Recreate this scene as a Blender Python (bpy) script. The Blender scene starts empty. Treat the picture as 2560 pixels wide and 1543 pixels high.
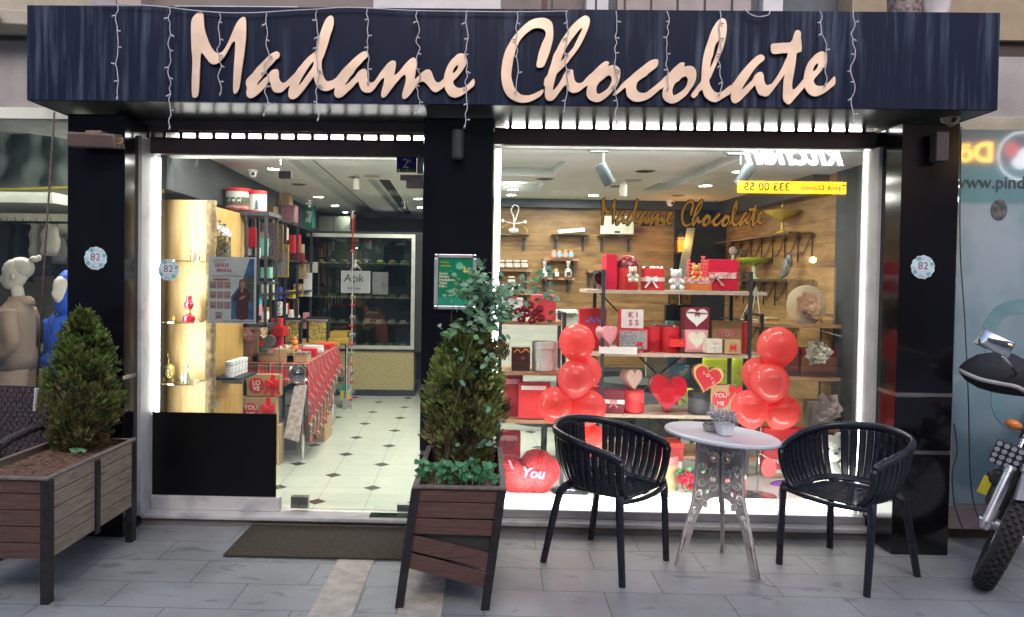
import bpy, bmesh, math, random
from mathutils import Matrix, Vector
random.seed(7)
R = math.radians
S = bpy.context.scene
COL = S.collection
# ------------------------------------------------------------------ camera
W, H, F = 2560, 1543, 1850.0
PX0, PY0 = 1180.0, 742.0
CAMP = Vector((0.0, -4.65, 1.56))
MC = Matrix.Rotation(R(1.15), 3, 'Z') @ Matrix.Rotation(R(90 - 1.3), 3, 'X') @ Matrix.Rotation(R(0.87), 3, 'Z')
cd = bpy.data.cameras.new('camera'); cam = bpy.data.objects.new('camera', cd); COL.objects.link(cam)
cam.matrix_world = Matrix.Translation(CAMP) @ MC.to_4x4()
cd.sensor_width = 36; cd.lens = F / W * 36
cd.shift_x = (W / 2 - PX0) / W; cd.shift_y = (PY0 - H / 2) / W
cd.clip_start = 0.05; cd.clip_end = 300
S.camera = cam
# ------------------------------------------------------------------ world, sun, exposure
wd = bpy.data.worlds.new('World'); S.world = wd; wd.use_nodes = True
nt = wd.node_tree; nt.nodes.clear()
sky = nt.nodes.new('ShaderNodeTexSky'); sky.sky_type = 'NISHITA'; sky.sun_disc = False
sky.sun_elevation = R(38); sky.sun_rotation = R(180); sky.dust_density = 3.0; sky.ozone_density = 1.0
bg = nt.nodes.new('ShaderNodeBackground'); bg.inputs['Strength'].default_value = 0.15
ow = nt.nodes.new('ShaderNodeOutputWorld')
nt.links.new(sky.outputs[0], bg.inputs[0]); nt.links.new(bg.outputs[0], ow.inputs[0])
sl = bpy.data.lights.new('sun', 'SUN'); sl.energy = 0.5; sl.angle = R(60); sl.color = (1, .95, .9)
so = bpy.data.objects.new('sun', sl); COL.objects.link(so)
so.rotation_euler = (R(52), 0, R(0))
S.view_settings.view_transform = 'Standard'; S.view_settings.look = 'None'
S.view_settings.exposure = 0.85; S.view_settings.gamma = 1
S.render.engine = 'CYCLES'
cy = S.cycles
cy.use_denoising = True
cy.max_bounces = 7; cy.diffuse_bounces = 3; cy.glossy_bounces = 4; cy.transmission_bounces = 6; cy.transparent_max_bounces = 16
cy.sample_clamp_indirect = 4; cy.caustics_reflective = False; cy.caustics_refractive = False
try: cy.denoiser = 'OPENIMAGEDENOISE'
except Exception: pass

# ------------------------------------------------------------------ pixel rays (used only to work out real positions)
def ray(px, py):
    return MC @ Vector(((px - PX0) / F, -(py - PY0) / F, -1.0))
def P(px, py, d):                       # d = distance from the camera measured square to the shop front
    r = ray(px, py); return CAMP + r * (d / r.y)
def G(px, py, z=0.0):
    r = ray(px, py); return CAMP + r * ((z - CAMP.z) / r.z)
A_I = R(2.5)                            # the room behind stands 2.5 degrees off the street front
EX = Vector((math.cos(A_I), math.sin(A_I), 0)); EY = Vector((-math.sin(A_I), math.cos(A_I), 0))
def IF(x, d, z): 
    p = CAMP + EX * x + EY * d; return Vector((p.x, p.y, z))
def PI(px, py, d):
    r = ray(px, py); return CAMP + r * (d / r.dot(EY))

# ------------------------------------------------------------------ materials
MATS = {}
def nodes(name):
    m = bpy.data.materials.new(name); m.use_nodes = True
    n = m.node_tree.nodes; l = m.node_tree.links; b = n['Principled BSDF']
    return m, n, l, b
def mat(name, col, rough=.5, metal=0, spec=.5, var=.12, scale=6, bump=0, bscale=60, emit=0, ecol=None, coat=0, sss=0, stretch=None, col2=None, trans=0, sheen=0):
    if name in MATS: return MATS[name]
    m, n, l, b = nodes(name)
    b.inputs['Roughness'].default_value = rough; b.inputs['Metallic'].default_value = metal
    b.inputs['Specular IOR Level'].default_value = spec
    if coat: b.inputs['Coat Weight'].default_value = coat; b.inputs['Coat Roughness'].default_value = .08
    if sss: b.inputs['Subsurface Weight'].default_value = sss; b.inputs['Subsurface Scale'].default_value = .03
    if trans: b.inputs['Transmission Weight'].default_value = trans
    if sheen: b.inputs['Sheen Weight'].default_value = sheen
    tc = n.new('ShaderNodeTexCoord'); mp = n.new('ShaderNodeMapping'); l.new(tc.outputs['Object'], mp.inputs[0])
    if stretch: mp.inputs['Scale'].default_value = stretch
    nz = n.new('ShaderNodeTexNoise'); nz.inputs['Scale'].default_value = scale; nz.inputs['Detail'].default_value = 6
    l.new(mp.outputs[0], nz.inputs['Vector'])
    mx = n.new('ShaderNodeMix'); mx.data_type = 'RGBA'
    c2 = col2 if col2 else tuple(min(1, c * (1 + var)) for c in col); c1 = col if col2 else tuple(c * (1 - var) for c in col)
    mx.inputs[6].default_value = (*c1, 1); mx.inputs[7].default_value = (*c2, 1)
    mr = n.new('ShaderNodeMapRange'); mr.inputs[1].default_value = .35; mr.inputs[2].default_value = .65
    l.new(nz.outputs[0], mr.inputs[0]); l.new(mr.outputs[0], mx.inputs[0]); l.new(mx.outputs[2], b.inputs['Base Color'])
    rr = n.new('ShaderNodeMapRange'); rr.inputs[3].default_value = max(0, rough * .85); rr.inputs[4].default_value = min(1, rough * 1.15)
    l.new(nz.outputs[0], rr.inputs[0]); l.new(rr.outputs[0], b.inputs['Roughness'])
    if emit:
        b.inputs['Emission Color'].default_value = (*(ecol or col), 1); b.inputs['Emission Strength'].default_value = emit
    if bump:
        n2 = n.new('ShaderNodeTexNoise'); n2.inputs['Scale'].default_value = bscale; n2.inputs['Detail'].default_value = 4
        l.new(mp.outputs[0], n2.inputs['Vector'])
        bp = n.new('ShaderNodeBump'); bp.inputs['Strength'].default_value = bump; bp.inputs['Distance'].default_value = .01
        l.new(n2.outputs[0], bp.inputs['Height']); l.new(bp.outputs[0], b.inputs['Normal'])
    MATS[name] = m; return m
def glass(name, tint=(.97, .99, .98), refl=.07):
    if name in MATS: return MATS[name]
    m = bpy.data.materials.new(name); m.use_nodes = True; n = m.node_tree.nodes; l = m.node_tree.links; n.clear()
    o = n.new('ShaderNodeOutputMaterial'); t = n.new('ShaderNodeBsdfTransparent'); g = n.new('ShaderNodeBsdfGlossy')
    t.inputs[0].default_value = (*tint, 1); g.inputs['Roughness'].default_value = 0.0; g.inputs[0].default_value = (1, 1, 1, 1)
    f = n.new('ShaderNodeLayerWeight'); f.inputs[0].default_value = .3
    mr = n.new('ShaderNodeMapRange'); mr.inputs[3].default_value = refl; mr.inputs[4].default_value = .8
    l.new(f.outputs['Fresnel'], mr.inputs[0])
    mr.inputs[1].default_value = .08
    x = n.new('ShaderNodeMixShader'); l.new(mr.outputs[0], x.inputs[0]); l.new(t.outputs[0], x.inputs[1]); l.new(g.outputs[0], x.inputs[2])
    l.new(x.outputs[0], o.inputs[0]); MATS[name] = m; return m
def emis(name, col, s):
    if name in MATS: return MATS[name]
    m = bpy.data.materials.new(name); m.use_nodes = True; n = m.node_tree.nodes; l = m.node_tree.links; n.clear()
    o = n.new('ShaderNodeOutputMaterial'); e = n.new('ShaderNodeEmission'); e.inputs[0].default_value = (*col, 1); e.inputs[1].default_value = s
    l.new(e.outputs[0], o.inputs[0]); MATS[name] = m; return m

# ------------------------------------------------------------------ mesh builder
class B:
    def __init__(s): s.v = []; s.f = []; s.m = []
    def add(s, vs, fs, mi=0):
        k = len(s.v); s.v += [Vector(v) for v in vs]; s.f += [tuple(i + k for i in f) for f in fs]; s.m += [mi] * len(fs); return s
    def box(s, x0, x1, y0, y1, z0, z1, mi=0):
        vs = [(x, y, z) for z in (z0, z1) for y in (y0, y1) for x in (x0, x1)]
        return s.add(vs, [(0, 2, 3, 1), (4, 5, 7, 6), (0, 1, 5, 4), (2, 6, 7, 3), (0, 4, 6, 2), (1, 3, 7, 5)], mi)
    def hexa(s, p, mi=0):               # p: 4 bottom corners then 4 top corners
        return s.add(p, [(3, 2, 1, 0), (4, 5, 6, 7), (0, 1, 5, 4), (1, 2, 6, 5), (2, 3, 7, 6), (3, 0, 4, 7)], mi)
    def bar(s, a, b, w=.02, h=None, mi=0, up=(0, 0, 1)):
        a = Vector(a); b = Vector(b); h = h or w; d = (b - a).normalized(); u = Vector(up)
        if abs(d.dot(u)) > .95: u = Vector((0, 1, 0))
        x = d.cross(u).normalized() * w / 2; y = x.cross(d).normalized() * h / 2
        return s.hexa([a - x - y, a + x - y, b + x - y, b - x - y, a - x + y, a + x + y, b + x + y, b - x + y], mi)
    def lathe(s, prof, n=24, c=(0, 0, 0), mi=0, ax='Z', sx=1, sy=1):
        c = Vector(c); vs = []; fs = []
        for r, z in prof:
            for i in range(n):
                a = 2 * math.pi * i / n; x = r * math.cos(a) * sx; y = r * math.sin(a) * sy
                vs.append(c + (Vector((x, y, z)) if ax == 'Z' else Vector((x, -z, y)) if ax == 'Y' else Vector((z, x, y))))
        for j in range(len(prof) - 1):
            for i in range(n):
                k = (i + 1) % n; fs.append((j * n + i, j * n + k, (j + 1) * n + k, (j + 1) * n + i))
        if prof[0] == prof[-1]: return s.add(vs, fs, mi)
        if prof[0][0] > 1e-4: fs.append(tuple(range(n))[::-1])
        if prof[-1][0] > 1e-4: fs.append(tuple((len(prof) - 1) * n + i for i in range(n)))
        return s.add(vs, fs, mi)
    def cyl(s, r, h, c=(0, 0, 0), n=20, mi=0, ax='Z', r2=None): return s.lathe([(r, 0), (r2 or r, h)], n, c, mi, ax)
    def tube(s, pts, r=.005, n=8, mi=0, rr=None):
        pts = [Vector(p) for p in pts]; vs = []; fs = []; pu = None
        for i, p in enumerate(pts):
            d = (pts[min(i + 1, len(pts) - 1)] - pts[max(i - 1, 0)])
            if d.length < 1e-9: d = Vector((0, 0, 1))
            d.normalize()
            u = pu if pu else (Vector((0, 0, 1)) if abs(d.z) < .9 else Vector((1, 0, 0)))
            x = d.cross(u)
            if x.length < 1e-6: x = d.cross(Vector((1, .3, 0)))
            x.normalize(); y = x.cross(d).normalized(); pu = y
            q = rr[i] if rr else r
            for k in range(n):
                a = 2 * math.pi * k / n; vs.append(p + x * math.cos(a) * q + y * math.sin(a) * q)
        for j in range(len(pts) - 1):
            for i in range(n): k = (i + 1) % n; fs.append((j * n + i, j * n + k, (j + 1) * n + k, (j + 1) * n + i))
        fs.append(tuple(range(n))[::-1]); fs.append(tuple((len(pts) - 1) * n + i for i in range(n)))
        return s.add(vs, fs, mi)
    def ball(s, c, r, n=16, m=10, mi=0, sc=(1, 1, 1)):
        pr = [(max(1e-5, r * math.sin(math.pi * j / m)), -r * math.cos(math.pi * j / m)) for j in range(m + 1)]
        b = B().lathe(pr, n); return s.add([Vector((v.x * sc[0], v.y * sc[1], v.z * sc[2])) + Vector(c) for v in b.v], b.f, mi)
    def loft(s, rings, mi=0, cap=True):  # rings: lists of equally many points
        n = len(rings[0]); vs = [p for r in rings for p in r]; fs = []
        for j in range(len(rings) - 1):
            for i in range(n): k = (i + 1) % n; fs.append((j * n + i, j * n + k, (j + 1) * n + k, (j + 1) * n + i))
        if cap: fs.append(tuple(range(n))[::-1]); fs.append(tuple((len(rings) - 1) * n + i for i in range(n)))
        return s.add(vs, fs, mi)
    def prism(s, out, y0, y1, mi=0):     # outline in x,z extruded along y
        n = len(out); vs = [(x, y0, z) for x, z in out] + [(x, y1, z) for x, z in out]
        fs = [tuple(range(n)), tuple(range(n, 2 * n))[::-1]] + [(i, i + n, (i + 1) % n + n, (i + 1) % n) for i in range(n)]
        return s.add(vs, fs, mi)
    def tf(s, m, a=0):
        for i in range(a, len(s.v)): s.v[i] = m @ s.v[i]
        return s
def TR(x=0, y=0, z=0, rz=0, rx=0, ry=0, s=1):
    return Matrix.Translation((x, y, z)) @ Matrix.Rotation(rz, 4, 'Z') @ Matrix.Rotation(ry, 4, 'Y') @ Matrix.Rotation(rx, 4, 'X') @ Matrix.Scale(s, 4)
def tag(o, label=None, cat=None, group=None, kind=None):
    if label: o['label'] = label
    if cat: o['category'] = cat
    if group: o['group'] = group
    if kind: o['kind'] = kind
    return o
def obj(name, b, mats, parent=None, loc=(0, 0, 0), rz=0, smooth=False, bevel=0, L=None, solid=0, sub=0):
    me = bpy.data.meshes.new(name); me.from_pydata([tuple(v) for v in b.v], [], b.f); me.update()
    if not isinstance(mats, (list, tuple)): mats = [mats]
    for m in mats: me.materials.append(m)
    if len(mats) > 1:
        for p, i in zip(me.polygons, b.m): p.material_index = i
    o = bpy.data.objects.new(name, me); COL.objects.link(o)
    bm = bmesh.new(); bm.from_mesh(me); bmesh.ops.recalc_face_normals(bm, faces=bm.faces); bm.to_mesh(me); bm.free()
    if smooth:
        for p in me.polygons: p.use_smooth = True
        if smooth != 'all':
            try: me.set_sharp_from_angle(angle=R(40))
            except Exception: pass
    if solid:
        q = o.modifiers.new('solid', 'SOLIDIFY'); q.thickness = solid; q.offset = 0
    if bevel:
        q = o.modifiers.new('bevel', 'BEVEL'); q.width = bevel; q.segments = 2; q.limit_method = 'ANGLE'; q.angle_limit = R(40)
    if sub:
        q = o.modifiers.new('sub', 'SUBSURF'); q.levels = sub; q.render_levels = sub
    o.location = loc; o.rotation_euler = (0, 0, rz)
    if parent: o.parent = parent
    if L: tag(o, *L)
    return o
def struct(name, b, m, **k):
    o = obj(name, b, m, **k); o['kind'] = 'structure'; return o
def thing(name, label, cat, loc=(0, 0, 0), rz=0, group=None, rot=None):
    o = bpy.data.objects.new(name, None); COL.objects.link(o); o.empty_display_size = .05
    o.location = loc; o.rotation_euler = rot if rot else (0, 0, rz)
    return tag(o, label, cat, group)
def copy_thing(r, loc=None, rz=None, label=None):
    def cp(o, par):
        c = o.copy(); COL.objects.link(c)
        if par: c.parent = par
        for ch in o.children: cp(ch, c)
        return c
    c = cp(r, None)
    if loc is not None: c.location = loc
    if rz is not None: c.rotation_euler = (0, 0, rz)
    if label: c['label'] = label
    return c
def text(name, s, size, m, parent=None, loc=(0, 0, 0), rot=(R(90), 0, 0), ext=.001, al='CENTER', shear=0, sx=1, bold=0, L=None):
    cu = bpy.data.curves.new(name, 'FONT'); cu.body = s; cu.size = size; cu.extrude = ext; cu.align_x = al; cu.align_y = 'CENTER'
    cu.shear = shear; cu.resolution_u = 3; cu.offset = bold * size
    t = bpy.data.objects.new('t', cu); COL.objects.link(t)
    bpy.context.view_layer.update()
    dg = bpy.context.evaluated_depsgraph_get(); me = bpy.data.meshes.new_from_object(t.evaluated_get(dg))
    bpy.data.objects.remove(t); bpy.data.curves.remove(cu)
    me.materials.clear(); me.materials.append(m)
    o = bpy.data.objects.new(name, me); COL.objects.link(o); o.location = loc; o.rotation_euler = rot; o.scale = (sx, 1, 1)
    if parent: o.parent = parent
    if L: tag(o, *L)
    return o
def smoothline(pts, k=3, closed=True):
    n = len(pts); out = []
    rng = range(n) if closed else range(n - 1)
    for i in rng:
        if closed: p0, p1, p2, p3 = pts[i - 1], pts[i], pts[(i + 1) % n], pts[(i + 2) % n]
        else: p0, p1, p2, p3 = pts[max(i - 1, 0)], pts[i], pts[i + 1], pts[min(i + 2, n - 1)]
        for j in range(k):
            t = j / k
            out.append(tuple(.5 * ((2 * b) + (-a + c) * t + (2 * a - 5 * b + 4 * c - d) * t * t + (-a + 3 * b - 3 * c + d) * t ** 3) for a, b, c, d in zip(p0, p1, p2, p3)))
    if not closed: out.append(tuple(pts[-1]))
    return out
def shape(name, loops, m, parent=None, loc=(0, 0, 0), ext=.002, offset=0, L=None, rot=(R(90), 0, 0), bevel=0):
    """filled outline (first loop) with holes; loops in x,z"""
    cu = bpy.data.curves.new(name, 'CURVE'); cu.dimensions = '2D'; cu.fill_mode = 'BOTH'; cu.extrude = ext; cu.offset = offset; cu.bevel_depth = bevel
    for lp in loops:
        sp = cu.splines.new('POLY'); sp.points.add(len(lp) - 1)
        for q, (x, y) in zip(sp.points, lp): q.co = (x, y, 0, 1)
        sp.use_cyclic_u = True
    t = bpy.data.objects.new('t', cu); COL.objects.link(t); bpy.context.view_layer.update()
    dg = bpy.context.evaluated_depsgraph_get(); me = bpy.data.meshes.new_from_object(t.evaluated_get(dg))
    bpy.data.objects.remove(t); bpy.data.curves.remove(cu); me.materials.clear(); me.materials.append(m)
    o = bpy.data.objects.new(name, me); COL.objects.link(o); o.location = loc; o.rotation_euler = rot
    if parent: o.parent = parent
    if L: tag(o, *L)
    return o
def grow(lp, d, hole=False):
    n = len(lp); A = sum(lp[i][0] * lp[(i + 1) % n][1] - lp[(i + 1) % n][0] * lp[i][1] for i in range(n)); s = (1 if A > 0 else -1) * (-1 if hole else 1); o = []
    for i in range(n):
        dx = lp[(i + 1) % n][0] - lp[i - 1][0]; dy = lp[(i + 1) % n][1] - lp[i - 1][1]; q = math.hypot(dx, dy) or 1
        o.append((lp[i][0] + s * dy / q * d, lp[i][1] - s * dx / q * d))
    return o
def area(name, loc, size, energy, col=(1, 1, 1), rot=(0, 0, 0), sy=None, parent=None, spread=None):
    a = bpy.data.lights.new(name, 'AREA'); a.energy = energy; a.color = col; a.size = size
    if sy: a.shape = 'RECTANGLE'; a.size_y = sy
    if spread: a.spread = spread
    o = bpy.data.objects.new(name, a); COL.objects.link(o); o.location = loc; o.rotation_euler = rot
    if parent: o.parent = parent
    return o
# ================================================================== setting
def mnode(n, l, op, a, b=None):
    k = n.new('ShaderNodeMath'); k.operation = op
    for i, v in enumerate((a, b)):
        if v is None: continue
        if isinstance(v, (int, float)): k.inputs[i].default_value = v
        else: l.new(v, k.inputs[i])
    return k.outputs[0]
def pavement_mat():
    m, n, l, b = nodes('paving slabs')
    tc = n.new('ShaderNodeTexCoord'); mp = n.new('ShaderNodeMapping'); mp.inputs['Location'].default_value = (1.79, .37, 0); l.new(tc.outputs['Object'], mp.inputs[0])
    br = n.new('ShaderNodeTexBrick'); br.inputs['Scale'].default_value = 1; br.inputs['Brick Width'].default_value = .6; br.inputs['Row Height'].default_value = .29
    br.inputs['Mortar Size'].default_value = .0035; br.inputs['Mortar Smooth'].default_value = .3; br.inputs['Bias'].default_value = 0
    br.inputs[1].default_value = (.295, .31, .33, 1); br.inputs[2].default_value = (.345, .355, .372, 1); br.inputs[3].default_value = (.16, .16, .165, 1)
    l.new(mp.outputs[0], br.inputs[0])
    big = n.new('ShaderNodeTexNoise'); big.inputs['Scale'].default_value = 1.6; big.inputs['Detail'].default_value = 8; l.new(tc.outputs['Object'], big.inputs[0])
    cr = n.new('ShaderNodeMapRange'); cr.inputs[1].default_value = .35; cr.inputs[2].default_value = .7; cr.inputs[3].default_value = .70; cr.inputs[4].default_value = 1.12; l.new(big.outputs[0], cr.inputs[0])
    fine = n.new('ShaderNodeTexNoise'); fine.inputs['Scale'].default_value = 90; fine.inputs['Detail'].default_value = 5; l.new(tc.outputs['Object'], fine.inputs[0])
    fr = n.new('ShaderNodeMapRange'); fr.inputs[3].default_value = .82; fr.inputs[4].default_value = 1.18; l.new(fine.outputs[0], fr.inputs[0])
    st = n.new('ShaderNodeTexNoise'); st.inputs['Scale'].default_value = 4.2; st.inputs['Detail'].default_value = 3; st.inputs['Distortion'].default_value = .8
    m2 = n.new('ShaderNodeMapping'); m2.inputs['Location'].default_value = (3.3, 1.7, 0); m2.inputs['Scale'].default_value = (1, 2.2, 1); l.new(tc.outputs['Object'], m2.inputs[0]); l.new(m2.outputs[0], st.inputs[0])
    sr = n.new('ShaderNodeMapRange'); sr.inputs[1].default_value = .60; sr.inputs[2].default_value = .70; sr.inputs[3].default_value = 1; sr.inputs[4].default_value = .66; l.new(st.outputs[0], sr.inputs[0])
    k = mnode(n, l, 'MULTIPLY', cr.outputs[0], fr.outputs[0]); k = mnode(n, l, 'MULTIPLY', k, sr.outputs[0])
    for sc_, th_, amt in ((5.5, .045, .35), (9.0, .035, -.45)):
        vo = n.new('ShaderNodeTexVoronoi'); vo.inputs['Scale'].default_value = sc_; l.new(tc.outputs['Object'], vo.inputs[0])
        rnd_ = n.new('ShaderNodeSeparateColor'); l.new(vo.outputs['Color'], rnd_.inputs[0])
        sp_ = mnode(n, l, 'MULTIPLY', mnode(n, l, 'LESS_THAN', mnode(n, l, 'ADD', vo.outputs['Distance'], mnode(n, l, 'MULTIPLY', fine.outputs[0], .05)), th_ + .025), mnode(n, l, 'LESS_THAN', rnd_.outputs[0], .42))
        k = mnode(n, l, 'MULTIPLY', k, mnode(n, l, 'SUBTRACT', 1.0, mnode(n, l, 'MULTIPLY', sp_, amt)))
    mx = n.new('ShaderNodeVectorMath'); mx.operation = 'SCALE'; l.new(br.outputs[0], mx.inputs[0]); l.new(k, mx.inputs['Scale']); l.new(mx.outputs[0], b.inputs['Base Color'])
    b.inputs['Roughness'].default_value = .5
    rr = n.new('ShaderNodeMapRange'); rr.inputs[3].default_value = .36; rr.inputs[4].default_value = .62; l.new(big.outputs[0], rr.inputs[0]); l.new(rr.outputs[0], b.inputs['Roughness'])
    bp = n.new('ShaderNodeBump'); bp.inputs['Distance'].default_value = .004; bp.inputs['Strength'].default_value = .6
    hh = mnode(n, l, 'SUBTRACT', mnode(n, l, 'MULTIPLY', fine.outputs[0], .25), br.outputs['Fac']); l.new(hh, bp.inputs['Height']); l.new(bp.outputs[0], b.inputs['Normal'])
    return m
def tile_mat():
    m, n, l, b = nodes('cream floor tiles with dark insets')
    tc = n.new('ShaderNodeTexCoord'); sp = n.new('ShaderNodeSeparateXYZ'); l.new(tc.outputs['Object'], sp.inputs[0])
    T = .3333
    def cell(v, per): return mnode(n, l, 'ABSOLUTE', mnode(n, l, 'SUBTRACT', mnode(n, l, 'FRACT', mnode(n, l, 'ADD', mnode(n, l, 'DIVIDE', v, per), .5)), .5))
    x, y = sp.outputs[0], sp.outputs[1]
    a = mnode(n, l, 'MULTIPLY', mnode(n, l, 'ADD', x, y), .70711); c = mnode(n, l, 'MULTIPLY', mnode(n, l, 'SUBTRACT', x, y), .70711)
    dm = mnode(n, l, 'LESS_THAN', mnode(n, l, 'MAXIMUM', cell(a, T * 1.41421), cell(c, T * 1.41421)), .098)
    jt = mnode(n, l, 'LESS_THAN', mnode(n, l, 'MINIMUM', cell(x, T), cell(y, T)), .005)
    nz = n.new('ShaderNodeTexNoise'); nz.inputs['Scale'].default_value = 5; nz.inputs['Detail'].default_value = 8; l.new(tc.outputs['Object'], nz.inputs[0])
    c1 = n.new('ShaderNodeMix'); c1.data_type = 'RGBA'; c1.inputs[6].default_value = (.43, .47, .40, 1); c1.inputs[7].default_value = (.53, .57, .49, 1); l.new(nz.outputs[0], c1.inputs[0])
    c2 = n.new('ShaderNodeMix'); c2.data_type = 'RGBA'; c2.inputs[7].default_value = (.20, .20, .17, 1); l.new(jt, c2.inputs[0]); l.new(c1.outputs[2], c2.inputs[6])
    c3 = n.new('ShaderNodeMix'); c3.data_type = 'RGBA'; c3.inputs[7].default_value = (.045, .045, .035, 1); l.new(dm, c3.inputs[0]); l.new(c2.outputs[2], c3.inputs[6])
    l.new(c3.outputs[2], b.inputs['Base Color']); b.inputs['Roughness'].default_value = .22
    return m
def wood(name, c1, c2, sc=(1, 1, 1), rough=.5, plank=None, knots=True):
    """c1 dark, c2 light; grain runs along local x of the scaled coordinates"""
    if name in MATS: return MATS[name]
    m, n, l, b = nodes(name)
    tc = n.new('ShaderNodeTexCoord'); mp = n.new('ShaderNodeMapping'); mp.inputs['Scale'].default_value = sc; l.new(tc.outputs['Object'], mp.inputs[0])
    g = n.new('ShaderNodeTexNoise'); g.inputs['Scale'].default_value = 3; g.inputs['Detail'].default_value = 9; g.inputs['Roughness'].default_value = .6; g.inputs['Distortion'].default_value = .6; l.new(mp.outputs[0], g.inputs[0])
    r = n.new('ShaderNodeValToRGB'); e = r.color_ramp.elements; e[0].position = .32; e[0].color = (*c1, 1); e[1].position = .68; e[1].color = (*c2, 1)
    l.new(g.outputs[0], r.inputs[0]); out = r.outputs[0]
    if knots:
        v = n.new('ShaderNodeTexVoronoi'); v.inputs['Scale'].default_value = 1.3
        m2 = n.new('ShaderNodeMapping'); m2.inputs['Scale'].default_value = tuple(max(.8, q * .35) for q in sc); l.new(tc.outputs['Object'], m2.inputs[0]); l.new(m2.outputs[0], v.inputs[0])
        k = n.new('ShaderNodeMapRange'); k.inputs[1].default_value = .03; k.inputs[2].default_value = .12; k.inputs[3].default_value = .45; k.inputs[4].default_value = 1; l.new(v.outputs[0], k.inputs[0])
        s = n.new('ShaderNodeVectorMath'); s.operation = 'SCALE'; l.new(out, s.inputs[0]); l.new(k.outputs[0], s.inputs['Scale']); out = s.outputs[0]
    if plank:
        sp = n.new('ShaderNodeSeparateXYZ'); l.new(tc.outputs['Object'], sp.inputs[0])
        z = sp.outputs[plank[0]]; q = mnode(n, l, 'DIVIDE', z, plank[1]); fr = mnode(n, l, 'FRACT', q)
        ln = mnode(n, l, 'LESS_THAN', fr, plank[2] / plank[1])
        wn = n.new('ShaderNodeTexWhiteNoise'); wn.noise_dimensions = '1D'; l.new(mnode(n, l, 'FLOOR', q), wn.inputs['W'])
        k = mnode(n, l, 'MULTIPLY', mnode(n, l, 'ADD', mnode(n, l, 'MULTIPLY', wn.outputs[0], .3), .85), mnode(n, l, 'SUBTRACT', 1.0, mnode(n, l, 'MULTIPLY', ln, .6)))
        s = n.new('ShaderNodeVectorMath'); s.operation = 'SCALE'; l.new(out, s.inputs[0]); l.new(k, s.inputs['Scale']); out = s.outputs[0]
    l.new(out, b.inputs['Base Color']); b.inputs['Roughness'].default_value = rough
    bp = n.new('ShaderNodeBump'); bp.inputs['Distance'].default_value = .003; bp.inputs['Strength'].default_value = .4; l.new(g.outputs[0], bp.inputs['Height']); l.new(bp.outputs[0], b.inputs['Normal'])
    MATS[name] = m; return m
def marble(name='veined marble', c=(.62, .61, .63), rough=.35):
    if name in MATS: return MATS[name]
    m, n, l, b = nodes(name); tc = n.new('ShaderNodeTexCoord')
    w = n.new('ShaderNodeTexNoise'); w.inputs['Scale'].default_value = 2.2; w.inputs['Detail'].default_value = 10; w.inputs['Distortion'].default_value = 1.4; l.new(tc.outputs['Object'], w.inputs[0])
    r = n.new('ShaderNodeValToRGB'); e = r.color_ramp.elements; e[0].position = .3; e[0].color = (c[0] * .55, c[1] * .55, c[2] * .58, 1); e[1].position = .52; e[1].color = (*c, 1)
    l.new(w.outputs[0], r.inputs[0]); l.new(r.outputs[0], b.inputs['Base Color']); b.inputs['Roughness'].default_value = rough
    MATS[name] = m; return m
M_PAVE = pavement_mat(); M_TILE = tile_mat(); M_MARB = marble()
M_TRAV = mat('travertine band', (.48, .43, .375), .6, var=.2, scale=14, bump=.5, bscale=30)
FZB = 2.50
M_BLK = mat('black gloss panel', (.006, .006, .009), .13, var=.3, scale=2, coat=.2)
M_DGREY = mat('charcoal wall paint', (.045, .052, .056), .7, var=.25, scale=3, bump=.1)
M_CEIL = mat('ceiling paint', (.64, .71, .70), .8, var=.04)
M_WWALL = wood('knotty oak cladding', (.13, .068, .022), (.36, .215, .075), (.9, .9, 6), .5, plank=(2, .19, .004))
M_SLOT = mat('dark vent slot', (.035, .035, .033), .8)

struct('ground', B().add([(-30, -30, 0), (30, -30, 0), (30, .0, 0), (-30, .0, 0)], [(0, 1, 2, 3)]), M_PAVE)
for i, (x0, x1, y0, y1) in enumerate(((-.80, -.60, -8, -.10), (-.395, -.19, -8, -.10))):
    struct('paving_band', B().box(x0, x1, y0, y1, -.01, .004), M_TRAV)

# room behind, built in its own turned frame (local x = across, y = away)
ROOM = (CAMP.x, CAMP.y)
def room(name, b, m, z=0, **k):
    o = struct(name, b, m, **k); o.location = (CAMP.x, CAMP.y, z); o.rotation_euler = (0, 0, A_I); return o
fl = B().box(-2.25 + .898, 3.3 + .898, 4.72 - 4.915, 11 - 4.915, -.05, .07)
o = struct('shop_floor', fl, M_TILE); p = IF(-.898, 4.915, 0); o.location = (p.x, p.y, 0); o.rotation_euler = (0, 0, A_I)
# ceiling with recessed channels
xs = [-1.95, -1.30, -1.08, -.80, -.60, .12, .82, 1.80, 2.02, 3.3]; ds = [4.84, 5.0, 5.2, 5.5, 6.3, 6.7, 7.1, 7.4, 10.8, 11.2]
hol = [(-1.30, -1.08, 5.0, 10.8), (-.80, -.60, 6.7, 10.8), (1.80, 2.02, 5.2, 7.1), (.12, .82, 5.5, 6.3), (.12, .82, 6.7, 7.4)]
cb = B()
def inh(x, d): return any(a < x < b and c < d < e for a, b, c, e in hol)
for i in range(len(xs) - 1):
    for j in range(len(ds) - 1):
        if not inh((xs[i] + xs[i + 1]) / 2, (ds[j] + ds[j + 1]) / 2): cb.box(xs[i], xs[i + 1], ds[j], ds[j + 1], 2.45, 2.52)
cb.box(-1.95, 3.3, 4.84, 11.2, 2.521, 2.58)
room('ceiling', cb, M_CEIL)
wl = B().box(-2.25, -1.87, 4.84, 11.1, 2.12, 2.45).box(-2.25, -2.17, 4.84, 11.1, 0, 2.119); room('wall_left', wl, M_DGREY)
room('wall_back', B().box(-2.17, .22, 11.0, 11.1, 0, 2.45), M_DGREY)
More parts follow.
